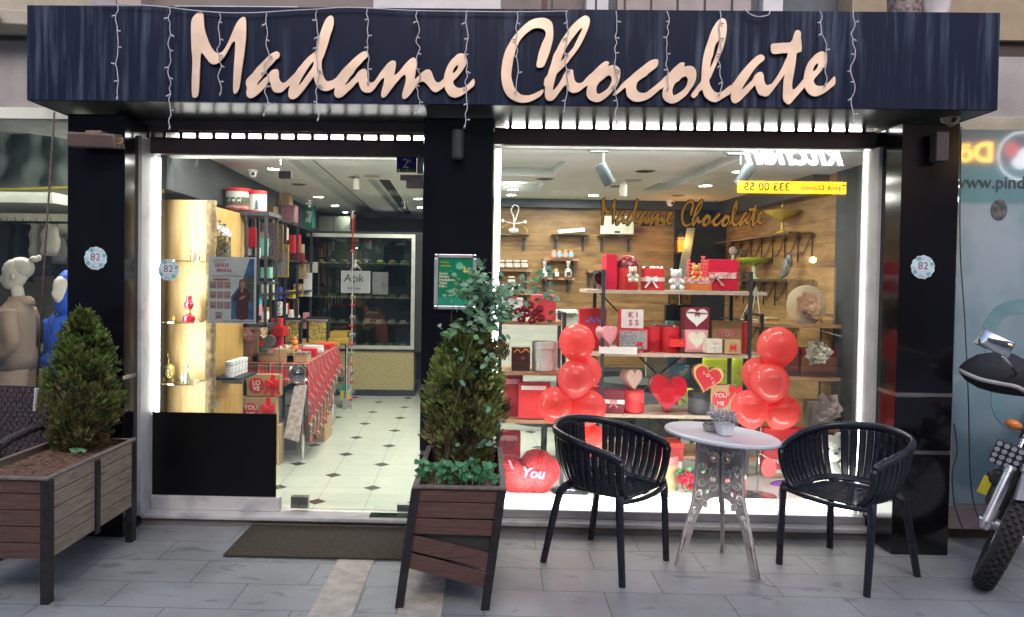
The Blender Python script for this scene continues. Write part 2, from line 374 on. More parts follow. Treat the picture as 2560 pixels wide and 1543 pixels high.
wb = room('wall_rear', B().box(.22, 2.42, 8.15, 8.2, 0, 2.45), M_WWALL)
room('wall_middle', B().box(.15, .22, 8.15, 11, 0, 2.45), M_DGREY)
room('wall_corner', B().box(2.42, 3.08, 8.15, 8.2, 0, 2.45), mat('corner black panel', (.02, .024, .03), .4))
room('wall_right', B().box(3.0, 3.08, 5.75, 8.15, 0, 2.45), wood('oak cladding side', (.15, .08, .028), (.37, .225, .09), (.9, .9, 6), .5, plank=(2, .19, .004)))
room('wall_right_front', B().box(2.42, 3.04, 4.7, 5.75, 0, 2.45) if False else B().box(2.98, 3.10, 4.85, 5.75, 0, 2.45), M_DGREY)
room('cornice', B().box(.22, 2.9, 8.02, 8.149, 2.36, 2.449).box(2.87, 2.999, 5.9, 8.149, 2.30, 2.449), mat('slate blue cornice', (.035, .05, .062), .5))

# ------------------------------------------------------------------ shop front
def X(px, py, d): return P(px, py, d).x
def Z(px, py, d): return P(px, py, d).z
PL0, PL1, PM0, PM1, PR0, PR1 = [X(q, 600, 4.32) for q in (168, 311, 1056, 1231, 2250, 2393)]
ZL0, ZL1, ZL2 = Z(700, 390, 4.63), Z(700, 354, 4.63), Z(700, 330, 4.63)
ZR0, ZR1, ZR2 = Z(1600, 367, 4.63), Z(1600, 330, 4.63), Z(1600, 308, 4.63)
# sill steps
sb = B().box(PL1, PM0, -.10, .20, -.02, .045).box(PM1, PR0, -.10, .12, -.02, .045)
struct('step_base', sb, mat('step grey stone', (.20, .19, .195), .6, bump=.3))
for x0, x1, zt in ((PL1, PM0, .075), (PM1, PR0, .075)):
    obj('door_step' if x0 < 0 else 'window_ledge', B().box(x0, x1, -.125, .03, .046, zt), M_MARB, bevel=.008,
        L=('white veined marble step slab below the glass entrance, cracked at its right end' if x0 < 0 else 'long white marble ledge slab below the right display window', 'step' if x0 < 0 else 'window ledge'))
obj('marble_sill', B().box(PL1 + .024, X(697, 1200, 4.6), -.03, .03, .0755, .16), M_MARB, bevel=.004, L=('short raised marble sill under the black film on the fixed left pane', 'sill'))
obj('metal_sill', B().box(PM1 + .004, PR0 - .003, -.045, .03, .0755, .127), mat('sill grey', (.42, .41, .43), .4), bevel=.006, L=('grey bottom rail of the right display window, above the marble ledge', 'sill'))
# pillars (black clad)
M_LINE = mat('aluminium trim', (.45, .44, .46), .3, metal=1)
def pillar(label, x0, x1, joints, mat_=M_BLK, top=FZB, wid=0):
    t = thing('pillar', label, 'pillar', ((x0 + x1) / 2, -.33, 0)); hw = (x1 - x0) / 2
    z = 0
    for k, j in enumerate(joints + [top]):
        obj('cladding', B().box(-hw - wid, hw + wid, 0, .34, z + (.011 if k else 0), j - .011 if k < len(joints) else j), mat_, t, bevel=.004); z = j
    for j in joints: obj('trim', B().box(-hw + .004, hw - .004, -.002, .33, j - .0105, j + .0105), M_LINE, t)
    return t
M_BRN = mat('brown black gloss panel', (.020, .014, .014), .22, var=.4, scale=3, coat=.1)
pillar('leftmost black gloss pillar carrying a round blue 82 sticker, beside the clothes shop', PL0, PL1, [.56, .95])
pillar('middle black gloss pillar between door and display window, behind the cedar', PM0, PM1, [.54, .93])
pr = pillar('rightmost black gloss pillar with round 82 sticker beside the parked motorcycle', PR0, PR1, [.60, .935], M_BLK)
# unapplied gold tone for light mirrored in the left reveal, and its steel jambs
M_GOLD = mat('brass coloured trim', (.42, .30, .14), .28, metal=.7, var=.2, scale=1.5, stretch=(1, 1, .6))
obj('door_jamb', B().box(PL1, PL1 + .022, .0, .10, .076, 2.35).box(PL1, PL1 + .022, -.16, -.005, .076, 2.41), marble('pale jamb stone', (.66, .66, .68), .4), L=('pale stone jamb at the left edge of the glass entrance', 'jamb'))
obj('window_jamb', B().box(PR0 - .022, PR0 - .001, -.12, .08, .176, 2.40), mat('jamb warm white', (.62, .60, .60), .5), L=('white jamb at the right edge of the display window beside the LED strip', 'jamb'))

# headers: bottom rail of roller shutter + perforated slats
M_SHUT = mat('brown shutter metal', (.15, .115, .118), .5, metal=0, var=.15, scale=4)
M_LEDW = emis('white strip light', (1, 1, .96), 9.0)
FZ_ = Z(1280, 263, 4.12) + .03
def shutter(label, x0, x1, zb, zt, zs):
    t = thing('roller_shutter', label, 'shutter', (x0, -.02, zb))
    w = x1 - x0
    obj('bottom_rail', B().box(0, w, -.03, .02, 0, zt - zb), M_SHUT, t, bevel=.004)
    # slats with rounded slots
    pitch = .1035; n = int(w / pitch); b = B(); z0, z1 = zt - zb + .001, zs - zb
    h = z1 - z0; b.box(0, w, -.012, -.002, z0, z0 + h * .24).box(0, w, -.012, -.002, z1 - h * .24, z1)
    for i in range(n + 2):
        xx = i * pitch - .012
        if xx < w: b.box(max(0, xx), min(w, xx + .022), -.012, -.002, z0 + h * .24, z1 - h * .24)
    obj('slat', b, M_SHUT, t)
    obj('housing', B().box(0, w, -.012, .14, z1 + .001, FZ_ - zb), M_SHUT, t)
    return t
shutter('brown roller shutter with lit slots over the entrance', PL1, PM0, ZL0, ZL1, ZL2)
shutter('brown roller shutter with lit slots over the right display window', PM1, PR0, ZR0, ZR1, ZR2)
obj('strip_light', B().box(-2.0, -.40, .06, .09, ZL1 + .01, ZL2 - .008), M_LEDW, L=('white tube light glowing behind the shutter slots over the door', 'strip light'))
obj('strip_light', B().box(.10, 2.34, .06, .09, ZR1 + .01, ZR2 - .004), M_LEDW, L=('white tube light glowing behind the shutter slots over the display window', 'strip light'))
# block above glass
struct('lintel', B().box(PL1 - .3, PM0, .14, .19, ZL0 + .01, 2.60).box(PM1, PR0 + .3, .14, .19, ZR0 + .01, 2.60), mat('white lintel', (.55, .57, .53), .7))

# ---- glass panes
GL = glass('window glass', refl=.085)
LX0, LX1 = P(385, 700, 4.65).x, PM0
XD = P(697.5, 700, 4.65).x
obj('fixed_pane', B().box(PL1 + .022, XD, .0, .008, .16, ZL0 + .004), GL, L=('fixed clear glass pane left of the door', 'window pane'))
obj('transom_pane', B().box(XD + .004, PM0 - .002, .0, .008, P(900, 447, 4.65).z, ZL0 + .004), GL, L=('clear glass transom above the glass door', 'window pane'))
gd = thing('glass_door', 'frameless clear glass door with round glass knob', 'door', (XD + .006, 0, .09))
zt = P(900, 450, 4.65).z - .09
obj('door_leaf', B().box(0, PM0 - .004 - XD - .006, 0, .010, 0, zt), GL, gd)
M_STEEL = mat('brushed steel', (.42, .42, .42), .3, metal=1, var=.1, scale=3, stretch=(1, 1, 30))
M_PATCH = mat('patch fitting purple grey', (.16, .135, .15), .4, metal=.5)
k = P(742, 937, 4.60); kn = B()
for r, y in ((.055, -.02), (.042, -.028), (.030, -.034), (.018, -.038)): kn.lathe([(r, 0), (r * .92, .008), (r * .75, .010)], 28, (0, 0, 0), ax='Y').tf(Matrix.Translation((0, y, 0)), len(kn.v) - 84)
M_CRY = glass('crystal knob', (.82, .88, .84), .35)
kk = obj('door_knob', kn, M_CRY, gd, (k.x - XD - .006, 0, k.z - .09), smooth=True)
obj('knob_core', B().cyl(.009, .05, ax='Y', n=14).tf(TR(0, .01, 0)), mat('chrome', (.75, .75, .76), .12, metal=1), kk)
obj('knob_ring', B().lathe([(.060, 0), (.064, .004), (.060, .008), (.056, .004), (.060, 0)], 32, ax='Y').tf(TR(0, -.012, 0)), M_CRY, kk, smooth=True)
a = P(724, 1242, 4.63); c = P(767, 1277, 4.63)
lk = obj('lock_fitting', B().box(a.x - XD, c.x - XD, -.018, .028, .005, a.z - .09), M_STEEL, gd, bevel=.002)
obj('lock_barrel', B().lathe([(.011, 0), (.011, .006)], 16, ((a.x + c.x) / 2 - XD, -.019, .035), ax='Y').box((a.x + c.x) / 2 - XD - .007, (a.x + c.x) / 2 - XD + .007, -.023, -.018, .012, .05), mat('lock brass grey', (.3, .3, .3), .3, metal=1), lk)
a = P(990, 1262, 4.63)
obj('bottom_patch', B().box(a.x - XD, PM0 - .004 - XD, -.016, .026, 0, a.z - .09), M_STEEL, gd, bevel=.002)
a = P(1000, 436, 4.62); c = P(1055, 452, 4.62); e = P(1012, 469, 4.62)
obj('top_patch', B().box(e.x - XD, PM0 - .004 - XD, -.014, .024, e.z - .09, zt), M_PATCH, gd, bevel=.002)
obj('hinge_bracket', B().box(a.x, PM0 - .002, -.016, .026, c.z + .004, a.z), M_PATCH, bevel=.002, L=('purple grey metal hinge bracket below the blue number plate', 'bracket'))
a = P(697, 427, 4.62); c = P(725, 445, 4.62)
obj('pane_clamp', B().box(a.x - .006, c.x, -.014, .024, c.z, a.z), M_PATCH, bevel=.002, L=('small grey glass clamp at the top of the joint beside the door', 'clamp'))
obj('glass_offcut', B().box(P(926, 1283, 4.6).x, P(1020, 1283, 4.6).x, -.10, -.02, .0755, .083), glass('green edge glass', (.35, .52, .42), .25), L=('strip of green glass lying on the marble step', 'glass strip'))
obj('privacy_film', B().box(PL1 + .025, XD - .006, -.006, -.001, .162, P(540, 1033, 4.64).z), mat('matte black film', (.004, .004, .005), .35, spec=.3), L=('black film covering the bottom of the fixed left pane', 'window film'))
obj('window_pane', B().box(PM1 + .001, PR0 - .03, .0, .008, .128, ZR0 + .004), GL, L=('large clear glass pane of the right display window', 'window pane'))

# ---- LED strips
def led(label, px0, px1, py0, py1, y, mi=9):
    a, c = P(px0, py0, 4.65 + y), P(px1, py1, 4.65 + y); x = (a.x + c.x) / 2; w = abs(c.x - a.x) / 2
    t = thing('led_strip', label, 'led strip', (x, y, c.z)); hh = a.z - c.z
    obj('backing', B().box(-w * 1.2, w * 1.2, .004, .010, 0, hh), mat('led backing', (.7, .7, .7), .5), t)
    obj('diode_row', B().box(-w, w, -.001, .003, 0, hh), emis('led white', (1, 1, .95), mi), t)
    return t
led('vertical white LED strip left of the entrance glass', 385, 397, 395, 1036, .03, 9)
led('vertical white LED strip at the left edge of the display window', 1239, 1243, 372, 960, .03, 26)
led('vertical white LED strip at the right edge of the display window', 2164, 2180, 372, 1240, .03, 9)
# display platform; a tall glowing bar stands for its overlit front edge
obj('display_platform', B().box(PM1 + .01, PR0 - .02, .05, .95, .0701, .13), mat('white platform', (.75, .76, .75), .35), bevel=.003, L=('low white platform on the floor inside the display window', 'platform'))
obj('led_bar', B().box(PM1 + .01, PR0 - .05, .030, .045, .131, .20), emis('led bar', (1, 1, .93), 5), L=('white LED bar along the front of the display platform', 'led strip'))

# ------------------------------------------------------------------ fascia sign
M_NAVY = None
def navy():
    m, n, l, b = nodes('stained navy composite'); tc = n.new('ShaderNodeTexCoord')
    mp = n.new('ShaderNodeMapping'); mp.inputs['Scale'].default_value = (9, 1, .45); l.new(tc.outputs['Object'], mp.inputs[0])
    s = n.new('ShaderNodeTexNoise'); s.inputs['Scale'].default_value = 2.2; s.inputs['Detail'].default_value = 8; s.inputs['Roughness'].default_value = .62; l.new(mp.outputs[0], s.inputs[0])
    g = n.new('ShaderNodeTexNoise'); g.inputs['Scale'].default_value = 1.1; g.inputs['Detail'].default_value = 3; l.new(tc.outputs['Object'], g.inputs[0])
    r = n.new('ShaderNodeMapRange'); r.inputs[1].default_value = .47; r.inputs[2].default_value = .72; l.new(s.outputs[0], r.inputs[0])
    r2 = n.new('ShaderNodeMapRange'); r2.inputs[1].default_value = .4; r2.inputs[2].default_value = .62; l.new(g.outputs[0], r2.inputs[0])
    f = mnode(n, l, 'MULTIPLY', mnode(n, l, 'MULTIPLY', r.outputs[0], r2.outputs[0]), .85)
    mx = n.new('ShaderNodeMix'); mx.data_type = 'RGBA'; mx.inputs[6].default_value = (.005, .0105, .034, 1); mx.inputs[7].default_value = (.10, .13, .20, 1)
    l.new(f, mx.inputs[0]); l.new(mx.outputs[2], b.inputs['Base Color'])
    rr = n.new('ShaderNodeMapRange'); b.inputs['Specular IOR Level'].default_value = .16; rr.inputs[3].default_value = .3; rr.inputs[4].default_value = .6; l.new(s.outputs[0], rr.inputs[0]); l.new(rr.outputs[0], b.inputs['Roughness'])
    return m
M_NAVY = navy()
FX0, FX1, FZ0, FZ1, FY = X(67, 130, 4.12), X(2498, 150, 4.12), Z(1280, 263, 4.12), Z(1280, 22, 4.12), -.53
sign = thing('shop_sign', 'long navy sign box above the shop with gold script lettering', 'sign', (0, FY, FZ0))
obj('panel', B().box(FX0, FX1, 0, .02, 0, FZ1 - FZ0), M_NAVY, sign, bevel=.003)
obj('box_top', B().box(FX0, FX1, .021, .62, FZ1 - FZ0 - .05, FZ1 - FZ0 - .002), mat('sign top dark', (.05, .05, .06), .6), sign)
for xq in (FX0, FX1 - .02): obj('side_panel', B().box(xq, xq + .02, .021, .62, .0, FZ1 - FZ0 - .051), M_NAVY, sign)
obj('soffit', B().box(FX0 + .021, FX1 - .021, .021, .50, .0, .02), mat('soffit dark green gloss', (.036, .042, .036), .30, spec=.4), sign)
# lettering traced as outlines (chunk origin x, y, scale)
LT = [
 ((0, 0, 2.856), [[(1420,88),(1447,90),(1455,130),(1460,200),(1480,270),(1510,340),(1545,378),(1580,375),(1610,340),(1640,280),(1665,220),(1690,165),(1720,130),(1745,122),(1757,150),(1757,260),(1745,380),(1730,480),(1720,560),(1710,625),(1690,665),(1672,668),(1665,640),(1668,520),(1675,420),(1680,330),(1678,296),(1655,310),(1630,360),(1600,410),(1560,450),(1525,462),(1495,445),(1465,405),(1437,377),(1430,450),(1425,560),(1420,650),(1410,690),(1380,697),(1370,660),(1370,560),(1375,440),(1368,350),(1365,240),(1367,150),(1390,110)]]),
 ((600, 20, 6.187), [[(570,675),(605,690),(617,730),(600,775),(560,800),(530,840),(480,890),(425,945),(400,1000),(340,1080),(290,1140),(262,1195),(290,1180),(330,1140),(380,1090),(430,1050),(450,1020),(490,970),(540,950),(580,950),(600,985),(603,1040),(605,1090),(640,1150),(690,1160),(740,1120),(800,1060),(860,1000),(900,940),(960,870),(1010,810),(1070,750),(1120,710),(1170,670),(1195,600),(1210,510),(1240,400),(1290,260),(1330,180),(1370,135),(1410,120),(1445,150),(1452,230),(1435,320),(1400,420),(1370,530),(1335,640),(1300,740),(1272,800),(1262,870),(1268,960),(1290,1050),(1320,1110),(1370,1140),(1430,1125),(1480,1090),(1475,1160),(1470,1228),(1420,1260),(1360,1285),(1300,1285),(1240,1260),(1190,1210),(1165,1150),(1150,1100),(1138,1065),(1110,1105),(1050,1190),(990,1270),(930,1340),(870,1395),(820,1415),(775,1400),(748,1355),(752,1280),(775,1205),(740,1220),(690,1270),(640,1305),(580,1315),(530,1300),(495,1250),(475,1180),(465,1140),(430,1170),(390,1220),(330,1290),(270,1345),(210,1385),(160,1398),(115,1370),(98,1310),(112,1245),(95,1190),(100,1120),(150,1060),(200,1010),(260,930),(330,860),(400,790),(460,730),(520,690)],
   [(1140,825),(1085,890),(1030,970),(980,1050),(935,1130),(910,1205),(960,1150),(1010,1080),(1060,1010),(1110,940),(1138,880)]]),
 ((820, 100, 6.484), [[(0,680),(60,660),(110,635),(170,570),(240,480),(320,400),(400,320),(480,250),(560,195),(610,183),(650,210),(655,260),(590,320),(540,380),(480,440),(440,490),(410,545),(360,600),(320,660),(275,728),(330,700),(390,640),(440,590),(490,520),(550,475),(600,468),(630,500),(636,560),(640,620),(680,690),(740,680),(790,620),(850,530),(920,440),(980,370),(1040,335),(1085,342),(1103,380),(1095,450),(1085,510),(1078,575),(1150,520),(1220,430),(1290,350),(1350,300),(1400,290),(1432,330),(1435,400),(1425,480),(1415,560),(1405,640),(1460,590),(1520,530),(1580,490),(1640,482),(1680,520),(1700,580),(1730,650),(1770,690),(1820,680),(1878,632),(1882,755),(1820,810),(1745,850),(1680,815),(1620,740),(1570,690),(1525,675),(1480,695),(1420,760),(1360,850),(1300,920),(1240,960),(1205,935),(1205,870),(1230,780),(1255,690),(1262,600),(1240,565),(1190,600),(1140,660),(1080,730),(1020,810),(960,890),(900,938),(862,910),(870,830),(895,740),(912,650),(900,610),(850,660),(800,730),(750,800),(690,850),(620,855),(560,830),(520,770),(500,700),(488,675),(440,720),(390,780),(330,830),(270,890),(210,930),(160,940),(115,910),(100,850),(112,775),(60,800),(0,822)]]),
 ((820, 100, 6.484), [[(2160,220),(2210,235),(2245,280),(2250,340),(2230,410),(2190,480),(2150,540),(2100,600),(2060,640),(2030,680),(2050,740),(2110,780),(2180,775),(2250,740),(2310,680),(2355,632),(2375,660),(2370,740),(2310,790),(2240,850),(2160,905),(2070,938),(1990,920),(1940,870),(1895,790),(1875,700),(1880,610),(1905,510),(1940,420),(1990,340),(2050,280),(2100,235)], [(2110,410),(2070,430),(2035,480),(2020,540),(2060,520),(2100,470)]]),
 ((1240, 30, 6.188), [[(700,92),(770,100),(830,130),(870,180),(882,250),(885,350),(875,450),(850,550),(820,650),(780,750),(740,840),(690,862),(640,858),(625,820),(640,740),(660,640),(690,550),(720,470),(755,400),(772,340),(755,290),(710,260),(650,250),(580,260),(510,300),(440,360),(380,430),(330,520),(290,640),(265,760),(245,880),(235,990),(255,1080),(280,1160),(330,1230),(390,1280),(460,1292),(540,1285),(620,1250),(690,1215),(730,1200),(732,1240),(690,1300),(610,1350),(520,1390),(430,1405),(340,1395),(240,1350),(170,1290),(120,1200),(90,1090),(80,960),(90,840),(115,700),(155,580),(210,480),(280,370),(350,290),(430,210),(520,140),(610,105)]]),
 ((1240, 30, 6.188), [[(1385,58),(1440,90),(1450,150),(1430,240),(1390,340),(1350,430),(1290,540),(1220,640),(1150,730),(1080,820),(1010,890),(950,945),(925,1000),(905,1080),(885,1160),(880,1215),(930,1170),(980,1100),(1030,1010),(1070,930),(1120,900),(1185,895),(1195,950),(1210,1040),(1240,1090),(1290,1105),(1350,1080),(1426,996),(1426,1125),(1360,1170),(1290,1230),(1200,1255),(1140,1235),(1100,1190),(1080,1150),(1060,1145),(1020,1190),(970,1260),(910,1340),(860,1375),(800,1372),(765,1330),(755,1240),(760,1150),(740,1145),(750,1040),(790,990),(820,900),(860,780),(890,670),(940,580),(1000,460),(1080,340),(1160,230),(1250,140),(1330,80)], [(1330,245),(1270,300),(1200,390),(1140,470),(1090,550),(1040,650),(1000,770),(1060,700),(1120,640),(1190,560),(1240,460),(1290,360),(1325,290)]]),
 ((1440, 120, 7.7), [[(228,552),(300,490),(370,420),(440,350),(500,300),(560,260),(610,262),(638,290),(615,350),(680,335),(740,332),(800,360),(845,410),(853,480),(845,570),(820,650),(780,740),(730,800),(670,870),(600,940),(520,1000),(440,1040),(360,1042),(290,1015),(230,965),(205,900),(207,820),(225,710)], [(635,530),(680,560),(688,620),(660,710),(600,790),(520,850),(430,890),(395,850),(392,780),(415,710),(460,650),(520,610),(570,560)]]),
 ((1440, 120, 7.7), [[(1570,222),(1580,300),(1560,360),(1480,430),(1410,480),(1350,540),(1270,590),(1190,650),(1160,730),(1165,800),(1210,855),(1280,870),(1350,860),(1430,800),(1510,740),(1580,680),(1660,610),(1745,528),(1700,742),(1620,800),(1540,870),(1440,950),(1330,1010),(1220,1038),(1110,1030),(1030,980),(980,920),(965,840),(955,765),(900,800),(840,850),(770,905),(710,918),(730,870),(800,800),(870,710),(940,640),(1050,550),(1100,500),(1200,420),(1300,340),(1400,265),(1480,228)]]),
 ((1440, 120, 7.7), [[(1740,530),(1810,470),(1880,390),(1950,330),(2010,285),(2060,280),(2095,300),(2078,360),(2140,350),(2200,345),(2260,370),(2305,430),(2315,520),(2300,620),(2260,720),(2200,800),(2130,900),(2040,980),(1950,1040),(1860,1070),(1780,1055),(1710,1010),(1670,950),(1665,860),(1690,745)], [(2100,548),(2145,580),(2148,650),(2120,740),(2060,810),(1980,870),(1890,915),(1860,880),(1855,810),(1880,730),(1925,665),(1980,635),(2030,580)]]),
 ((1710, 30, 6.187), [[(600,100),(640,130),(658,200),(655,320),(640,420),(610,540),(570,650),(520,760),(460,900),(410,1020),(388,1055),(400,1130),(440,1200),(490,1245),(550,1250),(620,1210),(722,1135),(727,1250),(660,1300),(580,1350),(500,1395),(430,1390),(360,1350),(310,1290),(280,1205),(220,1255),(215,1280),(150,1335),(105,1295),(160,1210),(220,1130),(265,1065),(272,920),(290,740),(320,600),(370,450),(420,310),(470,210),(540,120)], [(540,440),(490,500),(465,570),(445,680),(420,740),(398,870),(440,800),(480,700),(515,600),(535,500)]]),
 ((1710, 30, 6.187), [[(1195,660),(1240,690),(1240,740),(1180,790),(1110,860),(1050,940),(1000,1020),(940,1110),(890,1205),(950,1160),(1010,1100),(1060,1050),(1090,990),(1140,940),(1200,930),(1230,980),(1238,1060),(1265,1125),(1290,1142),(1290,1299),(1230,1303),(1170,1285),(1125,1220),(1100,1140),(1060,1170),(1000,1240),(930,1310),(860,1380),(790,1415),(740,1385),(722,1310),(735,1230),(725,1150),(780,1080),(840,990),(920,890),(1000,800),(1080,720),(1140,675)]]),
 ((1880, 60, 6.75), [[(255,1045),(320,1020),(380,950),(450,840),(510,730),(560,620),(600,495),(400,510),(330,490),(315,420),(325,345),(400,330),(550,320),(650,312),(690,230),(715,150),(750,108),(790,110),(822,150),(820,230),(830,310),(832,465),(755,490),(740,600),(720,740),(695,880),(675,1000),(675,1085),(700,1110),(760,1060),(820,990),(875,930),(892,1050),(850,1110),(780,1190),(710,1270),(660,1330),(615,1360),(560,1330),(525,1280),(518,1180),(525,1030),(535,930),(550,855),(500,920),(440,1000),(380,1080),(310,1170),(255,1215)]]),
 ((1880, 60, 6.75), [[(1170,465),(1230,480),(1262,540),(1265,620),(1230,700),(1180,780),(1110,860),(1050,930),(1040,980),(1080,1035),(1150,1050),(1230,1030),(1310,970),(1385,888),(1405,920),(1400,1020),(1330,1080),(1240,1150),(1150,1200),(1050,1225),(970,1190),(910,1120),(885,1050),(870,960),(880,860),(910,740),(960,640),(1030,560),(1090,500)], [(1115,665),(1070,690),(1035,750),(1030,800),(1070,780),(1110,720)]]),
]
M_RGOLD = mat('rose gold mirror sheet', (.90, .68, .54), .34, metal=.45, var=.10, scale=7, stretch=(1, 1, 3))
M_LEDGE = mat('letter edge dark', (.10, .05, .03), .5)
nm = ['letter_m', 'letters_ad', 'letters_am', 'letter_e', 'letter_c', 'letter_h', 'letter_o', 'letter_c', 'letter_o', 'letter_l', 'letter_a', 'letter_t', 'letter_e']
LOOPS = []
for k, ((ox, oy, sc), lps) in enumerate(LT):
    ll = []
    for lp in lps:
        q = []
        for x, y in lp:
            p = P(ox + x / sc, oy + y / sc, 4.12 - .018); q.append((p.x, p.z - FZ0))
        ll.append(smoothline(q, 2))
    LOOPS.append(ll)
    o = shape(nm[k], ll, M_RGOLD, sign, (0, -.018 - (k % 2) * .0015, 0), ext=.002)
    shape('letter_back', [grow(q, .0018, i > 0) for i, q in enumerate(ll)], M_LEDGE, o, (0, 0, -.0045), ext=.0015, rot=(0, 0, 0))  # dark backing grown past each letter to draw its edge shadow

obj('ceiling_led', B().box(PM1 + .05, PR0 - .1, .17, .19, 2.435, 2.445), emis('ceiling led', (1, 1, .93), 10), L=('LED line on the ceiling just behind the display window header', 'led strip'))
obj('ceiling_led', B().box(PL1 + .05, PM0 - .05, .20, .22, 2.435, 2.445), emis('ceiling led', (1, 1, .93), 10), L=('LED line on the ceiling just behind the entrance header', 'led strip'))  # this second glowing line is added to brighten the entrance bay
area('window_led_light', ((PM1 + PR0) / 2, .22, 2.42), 2.2, 17, (1, .99, .92), (R(28), 0, 0), sy=.06)
area('window_led_light', ((PM1 + PR0) / 2, .10, .22), 2.2, 11, (1, .99, .92), (R(115), 0, 0), sy=.05)
area('entrance_led_light', ((PL1 + PM0) / 2, .25, 2.42), 1.5, 10, (1, .99, .92), (R(25), 0, 0), sy=.06)  # added fill light for the entrance bay
area('side_led_light', (PL1 + .08, .09, 1.4), 1.6, 11, (1, 1, .95), (R(90), 0, R(-40)), sy=.05)
bpy.data.objects['side_led_light'].rotation_euler = (0, R(-90), R(25))
# ================================================================== around the shop
M_BEIGE = mat('aged beige plaster', (.36, .33, .27), .8, var=.2, scale=3, bump=.3)
M_PLAST = mat('pale lilac grey render', (.34, .32, .33), .85, var=.15, scale=4, bump=.5, bscale=120)
lb = thing('left_building', 'beige plastered neighbour building above the clothes shop window', 'building', (FX0 - .6, .1, 2.3))
def lbx(*a): return a
zz = lambda py: Z(30, py, 4.7) - 2.3
obj('wall', B().box(-3, .9, 0, .2, zz(270), zz(96)), M_PLAST, lb)
obj('upper_wall', B().box(-3, .9, .05, .2, zz(93), 1.6), M_BEIGE, lb)
obj('ledge', B().box(-3, .85, -.03, 0, zz(302), zz(272)), M_BEIGE, lb, bevel=.006)
obj('beam', B().hexa([(-2, -.35, zz(60)), (.42, -.2, zz(84)), (.42, .04, zz(84)), (-2, .04, zz(60)), (-2, -.35, zz(10)), (.42, -.2, zz(48)), (.42, .04, zz(48)), (-2, .04, zz(10))]), M_BEIGE, lb, bevel=.01)
obj('rust_patch', B().ball((.12, -.25, zz(66)), .06, sc=(1.2, .3, .6)), mat('rust', (.10, .045, .025), .8, var=.5, scale=20, bump=.5), lb)
rb_ = thing('right_building', 'grey stained neighbour building right of the sign, above the printed window', 'building', (FX1 + .1, .1, 2.3))
zr = lambda py: Z(2530, py, 4.7) - 2.3
obj('wall', B().box(-.6, 3, 0, .2, zr(300), zr(136)), M_PLAST, rb_)
obj('brown_band', B().box(-.6, 3, .04, .2, zr(134), zr(96)), mat('brown dark band', (.05, .03, .03), .6), rb_)
obj('upper_wall', B().box(-.6, 3, .0, .2, zr(94), 1.6), mat('tan wall', (.30, .24, .17), .8), rb_)
obj('ledge', B().box(-.45, 3, -.05, -.001, zr(328), zr(292)), M_BEIGE, rb_, bevel=.008)
# printed pane of the right neighbour
XR = X(2399, 700, 4.55); zt, zb = Z(2480, 326, 4.58), Z(2480, 1262, 4.58)
def poster_mat():
    m, n, l, b = nodes('blue grey window print'); tc = n.new('ShaderNodeTexCoord'); sp = n.new('ShaderNodeSeparateXYZ'); l.new(tc.outputs['Object'], sp.inputs[0])
    r = n.new('ShaderNodeValToRGB'); e = r.color_ramp.elements; hh = zt - zb
    e[0].position = 0; e[0].color = (.17, .27, .35, 1); e[1].position = 1; e[1].color = (.15, .20, .215, 1)
    for p_, c_ in ((.35, (.23, .33, .41)), (.72, (.36, .43, .49)), (.80, (.35, .42, .47)), (.812, (.16, .30, .33)), (.90, (.16, .30, .33)), (.915, (.20, .22, .235))):
        q = e.new(p_); q.color = (*c_, 1)
    k = mnode(n, l, 'DIVIDE', sp.outputs[2], hh); l.new(k, r.inputs[0])
    v = n.new('ShaderNodeTexNoise'); v.inputs['Scale'].default_value = 3; l.new(tc.outputs['Object'], v.inputs[0])
    mx = n.new('ShaderNodeMix'); mx.data_type = 'RGBA'; mx.inputs[7].default_value = (.13, .25, .28, 1); l.new(r.outputs[0], mx.inputs[6])
    k2 = n.new('ShaderNodeMapRange'); k2.inputs[1].default_value = .45; k2.inputs[2].default_value = .7; k2.inputs[4].default_value = .6; l.new(v.outputs[0], k2.inputs[0]); l.new(k2.outputs[0], mx.inputs[0])
    l.new(mx.outputs[2], b.inputs['Base Color']); b.inputs['Roughness'].default_value = .05; b.inputs['Specular IOR Level'].default_value = .9; b.inputs['Coat Weight'].default_value = .5; b.inputs['Coat Roughness'].default_value = .02
    return m
pn = thing('printed_window', 'blue grey printed window film with a web address, right of the shop', 'window', (XR, -.07, zb))
obj('film', B().box(0, 1.8, 0, .02, 0, zt - zb), poster_mat(), pn)
M_TXT = mat('dark print', (.05, .07, .09), .5); M_RING = mat('teal print', (.17, .31, .36), .3)
text('web_address', 'www.pinduk.com', .105, M_TXT, pn, (-.035, -.003, Z(2480, 457, 4.58) - zb), al='LEFT', bold=.012)
for i, (px, py, r) in enumerate(((2545, 838, .22), (2560, 1000, .2))):
    a = P(px, py, 4.58); t = B().lathe([(r, 0), (r, .002), (r * .62, .002), (r * .62, 0), (r, 0)], 40, ax='Y').tf(TR(a.x - XR, -.001 - .0006 * i, a.z - zb)); obj('print_ring', t, M_RING, pn)
obj('smudge', B().ball((X(2497, 525, 4.58) - XR, -.003, Z(2497, 525, 4.58) - zb), .05, sc=(1, .03, 1.3)), mat('soot smudge', (.10, .10, .11), .8, var=.5, scale=30), pn)
obj('marble_base', B().box(XR - .01, XR + 1.9, -.09, .1, Z(2480, 1325, 4.56), zb - .002), marble('pink marble', (.36, .28, .29), .4), bevel=.004, L=('pinkish marble base course below the printed window', 'base course'))
struct('plinth', B().box(XR - .01, XR + 1.9, .0, .12, -.02, Z(2480, 1325, 4.56) - .002), mat('dark damp plinth', (.06, .045, .04), .8, var=.4))  # recessed strip coloured dark to stand for the shaded gap under the marble
